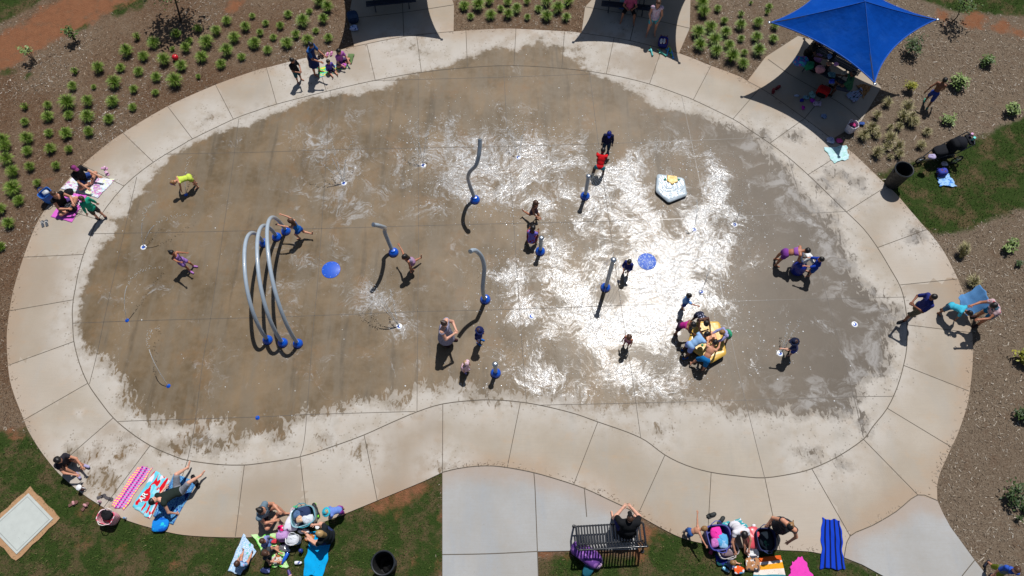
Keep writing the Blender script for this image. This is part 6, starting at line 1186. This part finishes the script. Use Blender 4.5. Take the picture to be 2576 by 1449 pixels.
# lower left belongings
o = thing('tumbler', 'dark red tumbler with a white lid standing on the path edge', 'tumbler', G(*ZC(835, 570))); MB().lathe([(.05, 0), (.062, .02), (.072, .2), (.074, .21)], 20).build('cup_body', plain((112, 34, 38), .35, 0, 'cup_red', .4), o); MB().lathe([(.078, .205), (.078, .225), (.062, .24), (0, .245)], 20).build('lid', WHITEP, o); MB().tube([(.07, 0, .17), (.115, 0, .15), (.115, 0, .07), (.068, 0, .05)], .011, 7).build('handle', WHITEP, o)
for (x, y), d, n_ in (((1022, 650), (40, -14), 'left'), ((1098, 670), (40, 14), 'right')): shoe('grey_flip_flop', 'dark grey flip flop by the pink dotted towel, the %s of the two' % n_, ZC(x, y), d, (78, 74, 78), (60, 56, 60), .25, 'flip', 'dark grey flip flops by the dotted towel')
for (x, y), d, n_ in (((738, 722), (40, -20), 'left'), ((858, 750), (26, -34), 'right')): shoe('brown_sandal', 'brown and pink sandal lying on the grass, the %s of the two' % n_, ZC(x, y), d, (108, 74, 66), (205, 150, 155), .26, 'slide', 'brown sandals on the grass', -.01)
bottle('small pale pink bottle standing at the path edge', ZC(1015, 705), (215, 170, 185), .034, .17, None, (220, 190, 200)); bottle('small white and blue drink can at the path edge by the striped bag', ZC(1268, 868), (190, 200, 214), .033, .13, None, (90, 150, 200))
t = NT('striped_bag'); sp = t.n('SeparateXYZ'); t.l(t.objc(), sp.inputs[0]); fz = t.math('FRACT', t.math('MULTIPLY', t.math('ADD', sp.outputs[2], t.math('MULTIPLY', sp.outputs[1], .5)), 14)); t.P(Base_Color=t.mix(t.ramp(fz, .45, .55), srgb(226, 90, 118), srgb(240, 214, 220)), Roughness=.85)
tote('pink and white striped beach bag with a black top on the lawn edge', ZC(1130, 870), (.46, .36, .36), t.m, -.3, [(BLACK, (-.1, .3), .7)], cloth((235, 225, 220)))
heap('beach_pillow', 'bright blue and turquoise pillow at the foot of the swirled towel', 'pillow', ZC(1620, 935), (.22, .20, .06), pattern((20, 130, 220), (40, 200, 215), (14, 90, 190), 7), 12, .7, .05); 
for (x, y), n_ in (((1955, 475), 'upper'), ((1985, 520), 'lower')): shoe('black_shoe', 'black shoe on the top corner of the swirled towel, the %s of the two' % n_, ZC(x, y), (16, 40), (26, 26, 30), (30, 30, 34), .27, 'clog', 'black shoes on the swirled towel', .02)
heap('phone_pouch', 'small grey pouch by the reclining man', 'pouch', ZC(1800, 525), (.07, .05, .03), cloth((120, 130, 150)), 4, z=.03)
# picnic group lower middle
tote('big clear and blue beach bag stuffed with towels beside the black shoes', ZA(1540, 370), (.66, .52, .42), plain((120, 170, 185), .35, 0, 'clear_vinyl', .5), .3, [((44, 60, 96), (.1, .4), .6), ((214, 222, 232), (.3, -.4), .5), ((220, 180, 150), (-.3, -.2), .35), ((90, 120, 160), (-.4, .4), .4)], cloth((60, 160, 180)))
for (x, y), n_ in (((1700, 190), 'upper'), ((1735, 290), 'lower')): shoe('black_trainer', 'black trainer with a lime sole by the big beach bag, the %s of the two' % n_, ZA(x, y), (-14, -40), (120, 220, 40), (30, 32, 36), .29, 'clog', 'black trainers by the beach bag')
heap('snack_bag', 'clear bag of mixed snacks on the path left of the beach bag', 'snack bag', ZA(1320, 280), (.14, .17, .06), pattern((190, 180, 190), (190, 70, 100), (90, 180, 120), 14), 5)
o = thing('sunglasses', 'pair of purple sunglasses on the path above the snack bag', 'sunglasses', G(*ZA(1420, 180), .02), .9)
for s in (-1, 1): MB().ell((s*.038, 0, .012), (.032, .012, .02), .8, 12).build('lens', plain((70, 50, 90), .15, 0, 'lens', .5), o); MB().tube([(s*.072, 0, .015), (s*.076, .07, .012), (s*.07, .13, .0)], .004, 6).build('temple', plain((90, 60, 110), .4, 0, 'frame'), o)
heap('white_clothes', 'heap of white clothes and a dark shirt between the bags', 'clothes', ZA(1310, 480), (.24, .22, .10), pattern((224, 222, 236), (60, 60, 100), None, 6), 6, bits=[('dark_shirt', (58, 54, 84), (.18, -.04, .10), (.14, .15, .06)), ('yellow_sleeve', (190, 180, 30), (.30, -.10, .08), (.04, .10, .04))])
heap('pink_pouch', 'hot pink pouch above the lilac backpack', 'pouch', ZA(1070, 570), (.09, .08, .05), pattern((230, 20, 110), (230, 225, 230), None, 8), 7)
backpack('lilac school backpack standing left of the white plastic bag', ZA(1150, 720), (.34, .24, .42), cloth((190, 150, 205)), .15, cloth((160, 118, 180)))
t = NT('carrier_bag'); t.P(Base_Color=(.78, .80, .84, 1), Roughness=.35, Transmission_Weight=.15, Normal=t.bump(t.noise(t.objc(), 16, 5), .8, .03)); M_CAR = t.m
o = tote('white plastic carrier bag with a blue and yellow print on the lawn', ZA(1340, 790), (.36, .26, .36), M_CAR, .1, [((214, 218, 226), (0, 0), .95), ((222, 224, 230), (.2, .3), .5)], M_CAR, name='carrier_bag', cat='carrier bag'); MB().ell((0, -.135, .17), (.07, .012, .05), .7, 12).build('print_patch', pattern((220, 190, 60), (30, 70, 170), None, 22), o)
heap('nappy_roll', 'white rolled cloth right of the carrier bag', 'cloth', ZA(1495, 620), (.14, .08, .07), cloth((222, 222, 230)), 8); heap('foil_wrap', 'crumpled silver foil on the grass above the blue bottle', 'foil', ZA(1145, 930), (.14, .10, .05), plain((200, 205, 212), .25, .8, 'foil'), 9, .8, .3)
bottle('blue metal bottle lying on the grass beside the foil', ZA(1205, 1020), (24, 96, 205), .05, .30, (-22, 40), (20, 70, 170)); bottle('navy lidded bottle standing by the foot of the blonde woman', ZA(1450, 985), (40, 56, 150), .055, .2, None, (30, 44, 120))
heap('food_tray', 'orange snack tray beside the blonde woman', 'snack tray', ZA(1600, 740), (.14, .10, .035), pattern((190, 120, 60), (226, 220, 214), (150, 90, 50), 14), 10); heap('food_plate', 'foil plate of food in front of the girl with long brown hair', 'plate', ZA(1000, 1150), (.15, .11, .03), pattern((210, 205, 200), (200, 150, 100), (170, 110, 60), 14), 11, z=.03)
heap('toy_blue_white', 'small blue and white toy on the grass below the blue bottle', 'toy', ZA(1385, 1205), (.09, .05, .04), pattern((226, 230, 238), (40, 70, 160), None, 14), 12, .7); heap('red_cup_toy', 'red toy cup on the pale green blanket', 'toy', ZA(950, 810), (.09, .05, .05), cloth((222, 70, 84)), 13, z=.03); o = thing('drink_cup', 'purple cup with a pink top lying at the blanket corner', 'cup', G(*ZA(1200, 1340), .04)); o.rotation_euler = (1.45, 0, .5); MB().lathe([(.035, 0), (.045, .15)], 16).build('cup_body', plain((80, 60, 130), .4, 0, 'cup'), o); MB().lathe([(.047, .148), (.05, .165), (.02, .19), (0, .19)], 16).build('lid', plain((230, 180, 170), .4, 0, 'cup_lid'), o)
heap('dark_cloth', 'dark blue striped cloth on the grass by the girl with long brown hair', 'cloth', ZA(785, 1345), (.12, .08, .03), pattern((40, 50, 90), (120, 130, 180), None, 10), 14); heap('white_plate', 'round white lid on the knee of the blonde woman', 'lid', ZA(1740, 540), (.06, .06, .012), WHITEP, 2, 1, 0, z=.40)
# bench side and lower right
o = heap('duffel_bag', 'purple and teal duffel bag slumped on the grass behind the bench', 'duffel bag', ZN(470, 1010), (.42, .24, .22), pattern((110, 70, 150), (70, 44, 110), (160, 110, 190), 9), 21, .75, .10, rz=-.55, bits=[('teal_flap', (28, 92, 110), (.22, -.26, .10), (.14, .24, .08)), ('floral_panel', pattern((190, 160, 190), (80, 60, 130), None, 16), (.34, -.02, .16), (.14, .16, .10))])
shoe('black_slipper', 'black slip on shoe alone on the path left of the woman stooping', ZB(795, 240), (40, -14), (34, 36, 38), (40, 44, 44), .28, 'clog'); shoe('black_slipper', 'black slip on shoe touching the teal towel', ZB(985, 345), (26, -34), (34, 36, 38), (40, 44, 44), .28, 'clog')
tote('indigo open tote packed with pink and blue swim things', ZB(880, 690), (.64, .66, .36), plain((52, 56, 140), .6, 0, 'tote_indigo'), .1, [((240, 60, 170), (-.1, .3), .5), ((90, 170, 220), (.2, -.2), .55), ((150, 190, 225), (.3, -.5), .4), ((200, 120, 190), (-.4, -.4), .35)], cloth((80, 90, 180)))
tote('grey cream open handbag on the lawn beside the pink bottle', ZB(1090, 950), (.56, .34, .24), cloth((186, 178, 180)), .35, [((130, 110, 116), (0, 0), .7), ((200, 190, 200), (.3, -.1), .4)], cloth((200, 194, 192)), name='handbag', cat='handbag')
bottle('crimson bottle standing on the grass below the indigo tote', ZB(765, 1000), (176, 34, 92), .05, .24, (14, -40), (190, 60, 110)); heap('dark_blue_cloth', 'dark blue and green cloth on the grass below the cream handbag', 'cloth', ZB(1020, 1090), (.22, .18, .04), pattern((30, 44, 130), (24, 80, 84), None, 6), 15)
heap('red_pack', 'coral red shiny pack beside the head of the woman in white', 'pack', ZB(1590, 680), (.17, .30, .10), plain((216, 84, 96), .35, 0, 'red_vinyl', .4), 16, .6, .06, bits=[('white_cap', (230, 230, 236), (.06, .30, .10), (.05, .05, .05))])
tote('navy tote bag with green things right of the coral red pack', ZB(1790, 730), (.50, .60, .34), cloth((48, 54, 92)), .0, [((24, 34, 44), (.1, -.1), .75), ((60, 110, 90), (.0, -.4), .35)], cloth((60, 74, 120)))
o = thing('white_bowl', 'white ring shaped bowl on the grass right of the outstretched legs', 'bowl', G(*ZB(1585, 985))); MB().lathe([(.08, 0), (.15, .05), (.17, .09), (.15, .095), (.11, .05), (0, .03)], 24).build('bowl_body', WHITEP, o); MB().ell((.02, -.05, .07), (.09, .03, .02), .8, 10).build('folded_cloth', cloth((225, 225, 230)), o)
heap('snack_box', 'open box of snacks on the left end of the striped towel', 'snack box', ZB(1590, 1190), (.20, .18, .06), pattern((180, 130, 90), (220, 214, 210), (60, 60, 70), 12), 17, .5); bottle('clear water bottle with a white cap beside the baby', ZB(1005, 1260), (120, 190, 225), .045, .2, (30, 20), (235, 240, 245)); heap('bib', 'orange and white bib on the lap of the baby', 'bib', ZB(1330, 1310), (.14, .10, .03), pattern((236, 96, 40), (230, 225, 228), (70, 170, 220), 9), 18, z=.12)
heap('small_purple_toy', 'lilac toy between the indigo tote and the cream handbag', 'toy', ZB(1050, 705), (.06, .06, .05), cloth((150, 130, 220)), 19)
# ================================================================== PLANTS
t = NT('tuft_blades'); rnd = t.n('NewGeometry').outputs['Random Per Island']; t.P(Base_Color=t.cramp(rnd, [(0, (.06, .13, .012)), (.4, (.12, .23, .02)), (.75, (.22, .335, .045)), (1, (.42, .46, .15))]), Roughness=.5, Specular_IOR_Level=.3, Subsurface_Weight=.0); M_TUFT = t.m
t = NT('dry_blades'); rnd = t.n('NewGeometry').outputs['Random Per Island']; t.P(Base_Color=t.cramp(rnd, [(0, (.11, .12, .035)), (.4, (.27, .25, .10)), (.8, (.46, .40, .22)), (1, (.62, .55, .38))]), Roughness=.6, Specular_IOR_Level=.2); M_DRY = t.m
def tuft_mesh(seed, nb=170, R=.27, H=.36, m=None, wide=.0062, lean=0.):
    g_ = np.random.default_rng(seed); V = []; F = []
    for _ in range(nb):
        a = g_.uniform(0, 6.283); r0 = .05*math.sqrt(g_.random()); out = R*(.25+.85*g_.random()**.7); h = H*g_.uniform(.55, 1.1)*(1-.35*out/R); w_ = wide*g_.uniform(.7, 1.3)
        d = np.array([math.cos(a), math.sin(a), 0]); n_ = np.array([-d[1], d[0], 0]); p0 = d*r0; k = len(V)
        for i, f_ in enumerate((0, .35, .7, 1)):
            p = p0+d*out*f_**1.6+np.array([lean*h*f_*f_, lean*.7*h*f_*f_, h*(1-(1-f_)**1.8)-.35*h*max(0, f_-.6)*out/R]); ww = w_*(1, .95, .6, .08)[i]; V += [p-n_*ww, p+n_*ww]
        for i in range(3): F.append([k+2*i, k+2*i+1, k+2*i+3, k+2*i+2])
    return np_mesh('tuft', np.array(V), F, (m or M_TUFT,), False)
TM = [tuft_mesh(s, 280, .20, .38) for s in range(5)]; DM = [tuft_mesh(40+s, 190, .26, .55, M_DRY, .008, .15) for s in range(3)]
def tufts(pts, label, group, T, k=1., meshes=TM, cat='grass tuft', name='grass_tuft'):
    for x, y in pts:
        u, v = T(x, y); o = bpy.data.objects.new(name, meshes[random.randrange(len(meshes))]); COL.objects.link(o); o.location = G(u, v+7, -.03); s = 1.1*k*random.choice((.7, .85, .95, 1., 1.08, 1.2))*random.uniform(.9, 1.1); o.scale = (s, s, s*random.uniform(.85, 1.15)); o.rotation_euler = (random.uniform(-.08, .08), random.uniform(-.08, .08), random.uniform(0, 6.28)); tag(o, label, cat, group)
T1 = lambda x, y: (x/4, y/4)
UL = [(2295,205),(2480,270),(2000,280),(2190,310),(1785,340),(2370,380),(1920,400),(2100,425),(2540,430),(1565,430),(1890,480),(2295,510),(1300,520),(2440,565),(1465,565),(2050,575),(1670,610),(2240,640),(1840,660),(1020,685),(1230,675),(1410,710),(1590,770),(1785,820),(750,860),(1180,830),(1365,890),(1575,920),(500,1050),(710,1040),(910,1020),(1155,1015),(1350,1070),(270,1215),(505,1170),(710,1150),(900,1170),(1115,1190),(510,1325),(690,1340),(920,1320),(65,1410),(300,1395)]
L1 = 'bright green grass tuft in the mulch bed left of the left shelter slab'; G1 = 'bright green tufts in the upper left mulch bed'
tufts(UL, L1, G1, T1)
tufts([(2545,150),(1745,480),(955,860),(2005,755)], 'small green grass tuft in the upper left mulch bed, thinner than those around it', 'thin tufts in the upper left mulch bed', T1, .62)
tufts([(650,8),(545,105),(735,75),(330,135),(480,215),(685,190),(105,225),(255,255),(50,320),(610,300),(185,365),(735,380),(320,435),(530,400),(125,495),(5,435),(410,345)], L1, G1, T2, .95)
tufts([(85,20),(295,65),(530,45),(715,45),(100,150),(325,225),(160,275),(585,210),(390,380),(160,440),(215,560),(35,650),(115,790),(30,1020)], 'bright green grass tuft in the mulch left of the path curve', 'green tufts left of the path curve', T5)
tufts([(2100,60),(2240,55),(2160,155),(2365,150),(2460,75),(2535,145),(2350,8),(2530,15)], 'bright green grass tuft in the bed between the left and middle shelters', 'tufts between the left and middle shelters', T2, .95)
tufts([(45,85),(155,165),(265,80),(345,165),(460,85),(545,170),(340,15),(150,8),(565,15)], 'bright green grass tuft in the bed between the left and middle shelters', 'tufts between the left and middle shelters', T3, .95)
tufts([(1900,35),(1920,130),(2060,80),(2130,205),(1985,275),(2285,250),(2465,230),(1860,325),(2140,325),(2030,400),(2300,380),(2450,375),(1880,455),(2175,450),(2050,510),(2330,520),(2470,510),(2195,580),(2310,640)], 'bright green grass tuft in the bed between the middle and right shelters', 'tufts between the middle and right shelters', T3)
tufts([(60,255),(45,385),(5,60)], 'green grass tuft at the left tip of the blue canopy', 'tufts by the blue canopy tip', T4, .95)
dark = [tuft_mesh(90, 60, .13, .34, None, .012)]
tufts([(1395,365),(765,705),(270,1060)], 'small dark upright plant in the upper left mulch', 'small dark plants in the upper left mulch', T1, .9, dark, 'plant', 'dark_plant'); tufts([(2300,130),(2400,15),(2560,110)], 'small dark plant in the mulch left of the blue canopy', 'small dark plants left of the canopy', T3, .8, dark, 'plant', 'dark_plant')
tufts([(1190,1040),(1085,1160),(1220,1270),(940,1360),(1085,1350),(1310,1270),(1580,1310),(1200,1400),(1450,1240),(1010,1290),(1330,1180)], 'pale straw coloured grass clump right of the upper right slab', 'pale grass clumps right of the slab', T4, .72, DM, 'ornamental grass', 'pale_grass')
tufts([(1370,1090)], 'largest pale feathery grass clump, right of the upper right slab', None, T4, 1.35, DM, 'ornamental grass', 'pale_grass'); tufts([(1410,1190)], 'feathery pale grass clump just below the largest one', None, T4, 1.05, DM, 'ornamental grass', 'pale_grass')
tufts([(1075,90),(1310,100),(1215,110),(1180,20),(1520,10),(1290,20)], 'short pale grass clump in the mulch above the litter bin', 'short pale clumps above the litter bin', T8, .62, DM, 'ornamental grass', 'pale_grass')
tufts([(1935,1110)], 'tall leaning straw coloured grass clump in the mulch on the right', None, T8, 1.25, [tuft_mesh(61, 330, .15, .66, M_DRY, .009, -.35)], 'ornamental grass', 'pale_grass'); tufts([(2050,1385)], 'small green and straw grass clump right of the path', None, T8, .7, DM, 'ornamental grass', 'pale_grass')
def leafmat(a, b, c):
    t = NT('leaves'); rnd = t.n('NewGeometry').outputs['Random Per Island']; t.P(Base_Color=t.cramp(rnd, [(0, a), (.5, b), (1, c)]), Roughness=.5, Specular_IOR_Level=.3); return t.m
LM_LIGHT = leafmat((.07, .12, .025), (.16, .24, .06), (.36, .43, .19)); LM_MID = leafmat((.03, .07, .012), (.07, .13, .025), (.14, .21, .05)); LM_YEL = leafmat((.10, .12, .01), (.24, .24, .02), (.40, .38, .05)); LM_DK = leafmat((.02, .04, .012), (.04, .075, .02), (.08, .12, .035))
M_BARK = plain((70, 58, 50), .9, 0, 'bark')
def shrub(label, uv, R, H, m, n=500, seed=1, leaf=.035, stems=7, gap=.35, name='shrub', cat='shrub', lean=(0, 0)):
    R *= .66; H *= .85; n = int(n*.5); g_ = np.random.default_rng(seed); o = thing(name, label, cat, G(*uv, -.03)); b = MB(); ends = []
    for i in range(stems):
        a = 6.283*i/stems+g_.uniform(-.4, .4); r = R*g_.uniform(.3, .85); e = np.array([math.cos(a)*r+lean[0], math.sin(a)*r+lean[1], H*g_.uniform(.55, .95)]); b.tube([(0, 0, 0), e*np.array([.35, .35, .5]), e], [.012, .009, .004], 5); ends.append(e)
        for _ in range(2): q = e+g_.normal(0, R*.28, 3); b.tube([e*.7, q], [.006, .003], 4); ends.append(q)
    b.build('stems', M_BARK, o); ends = np.array(ends); c = ends[g_.integers(0, len(ends), n)]+g_.normal(0, R*gap, (n, 3))*np.array([1, 1, .8]); c[:, 2] = np.clip(c[:, 2], .03, None); a = g_.uniform(0, 6.283, n); L = leaf*g_.uniform(.7, 1.5, n)
    d = np.column_stack([np.cos(a), np.sin(a), g_.uniform(-.5, .5, n)])*L[:, None]; w_ = np.column_stack([-np.sin(a), np.cos(a), g_.uniform(-.5, .5, n)])*L[:, None]*.45
    V = np.stack([c-d, c+w_, c+d, c-w_], 1).reshape(-1, 3); me = np_mesh('foliage', V, np.arange(4*n).reshape(-1, 4), (m,), False); f = bpy.data.objects.new('foliage', me); COL.objects.link(f); f.parent = o; return o
shrub('round yellow green shrub below the blue canopy corner', T4(1415, 910), .24, .42, LM_YEL, 1300, 3, .03, 9, .3)
shrub('lime leaved shrub beside the running shirtless boy', T4(1880, 860), .34, .42, LM_LIGHT, 900, 4, .055, 9, .28)
shrub('small green shrub right of the blue canopy', T4(2185, 650), .26, .38, LM_MID, 600, 5, .045); shrub('sparse tall green shrub at the right edge of the canopy', T4(1420, 530), .40, .65, LM_DK, 700, 6, .045, 9, .4)
shrub('low open green shrub below the shirtless boy', T4(1800, 1230), .26, .3, LM_LIGHT, 420, 7, .045); shrub('pale green shrub near the right edge, above the lawn patch', T4(2430, 1130), .26, .4, LM_LIGHT, 520, 8, .05)
shrub('pale green leggy shrub right of the tall straw grass', T8(2410, 1050), .26, .4, LM_LIGHT, 330, 9, .05, 6, .35); shrub('tiny dark green shrub below the leggy shrub', T8(2510, 1215), .12, .2, LM_DK, 160, 10, .035); shrub('bright green shrub cut by the right edge of the photo', TC(2550, 730), .30, .42, LM_YEL, 700, 11, .05); shrub('dark green shrub at the right edge below the bright one', TC(2530, 1290), .26, .36, LM_DK, 450, 12, .045); shrub('sparse dark green shrub in the lower right mulch', TF(2430, 650), .30, .45, LM_DK, 430, 13, .045, 8, .5); shrub('tiny dark shrub at the right edge in the lower right mulch', TF(2560, 780), .14, .22, LM_DK, 160, 14, .035); shrub('tiny dark twiggy plant in the lower right mulch', TF(2495, 880), .10, .22, LM_DK, 70, 15, .03)
shrub('thin leafy sapling by the clay strip at the upper left', T1(785, 440), .30, .75, LM_MID, 260, 16, .05, 5, .3, 'sapling', 'sapling', (-.12, .12)); shrub('thin pale sapling with bare stems at the far left', T1(375, 640), .28, .85, LM_LIGHT, 150, 17, .05, 6, .3, 'sapling', 'sapling', (-.15, .15))
def tree(label, uv, H, R, m, seed, n, leaf=.09, name='young_tree', lean=(.0, .0), th=.045):
    g_ = np.random.default_rng(seed); o = thing(name, label, 'tree', G(*uv, -.03)); b = MB(); top = np.array([lean[0], lean[1], H*.9]); tr = [np.zeros(3), np.array([lean[0]*.15+.05, lean[1]*.1, H*.2]), np.array([lean[0]*.5-.04, lean[1]*.5, H*.5]), top]; b.tube(smooth_open(tr, 4), np.linspace(th, th*.3, 13), 8); ends = []
    for i in range(13):
        f_ = g_.uniform(.4, .95); s_ = top*f_; a = i*2.4; e = s_+np.array([math.cos(a)*R*g_.uniform(.5, 1), math.sin(a)*R*g_.uniform(.5, 1), H*.22*g_.uniform(.2, 1)]); b.tube([s_, (s_+e)/2+np.array([0, 0, .05]), e], [th*.4, th*.25, th*.12], 5); ends += [e, (s_+e)/2]
        for _ in range(3): q = e+g_.normal(0, R*.25, 3); b.tube([e*.85+s_*.15, q], [th*.16, th*.07], 4); ends.append(q)
    b.build('trunk', M_BARK, o); ends = np.array(ends); c = ends[g_.integers(0, len(ends), n)]+g_.normal(0, R*.16, (n, 3)); a = g_.uniform(0, 6.283, n); L = leaf*g_.uniform(.6, 1.4, n)
    d = np.column_stack([np.cos(a), np.sin(a), g_.uniform(-.6, .6, n)])*L[:, None]*.6; w_ = np.column_stack([-np.sin(a), np.cos(a), g_.uniform(-.6, .6, n)])*L[:, None]*.35
    me = np_mesh('crown', np.stack([c-d, c+w_, c+d, c-w_], 1).reshape(-1, 3), np.arange(4*n).reshape(-1, 4), (m,), False); f = bpy.data.objects.new('crown', me); COL.objects.link(f); f.parent = o
tree('young tree with a thin bent trunk cut by the top edge at the upper left', T1(1820, 215), 2.9, .8, LM_MID, 5, 900, .10, lean=(.35, .9))
tree('young tree just beyond the upper right corner, shading the mulch', (2690, 60), 3.6, 1.1, LM_MID, 8, 1500, .13, lean=(.3, .3)); tree('small tree above the top edge right of the canopy, shading the mulch', (2395, 55), 1.3, .4, LM_MID, 9, 260, .08, lean=(.05, .1), th=.025)
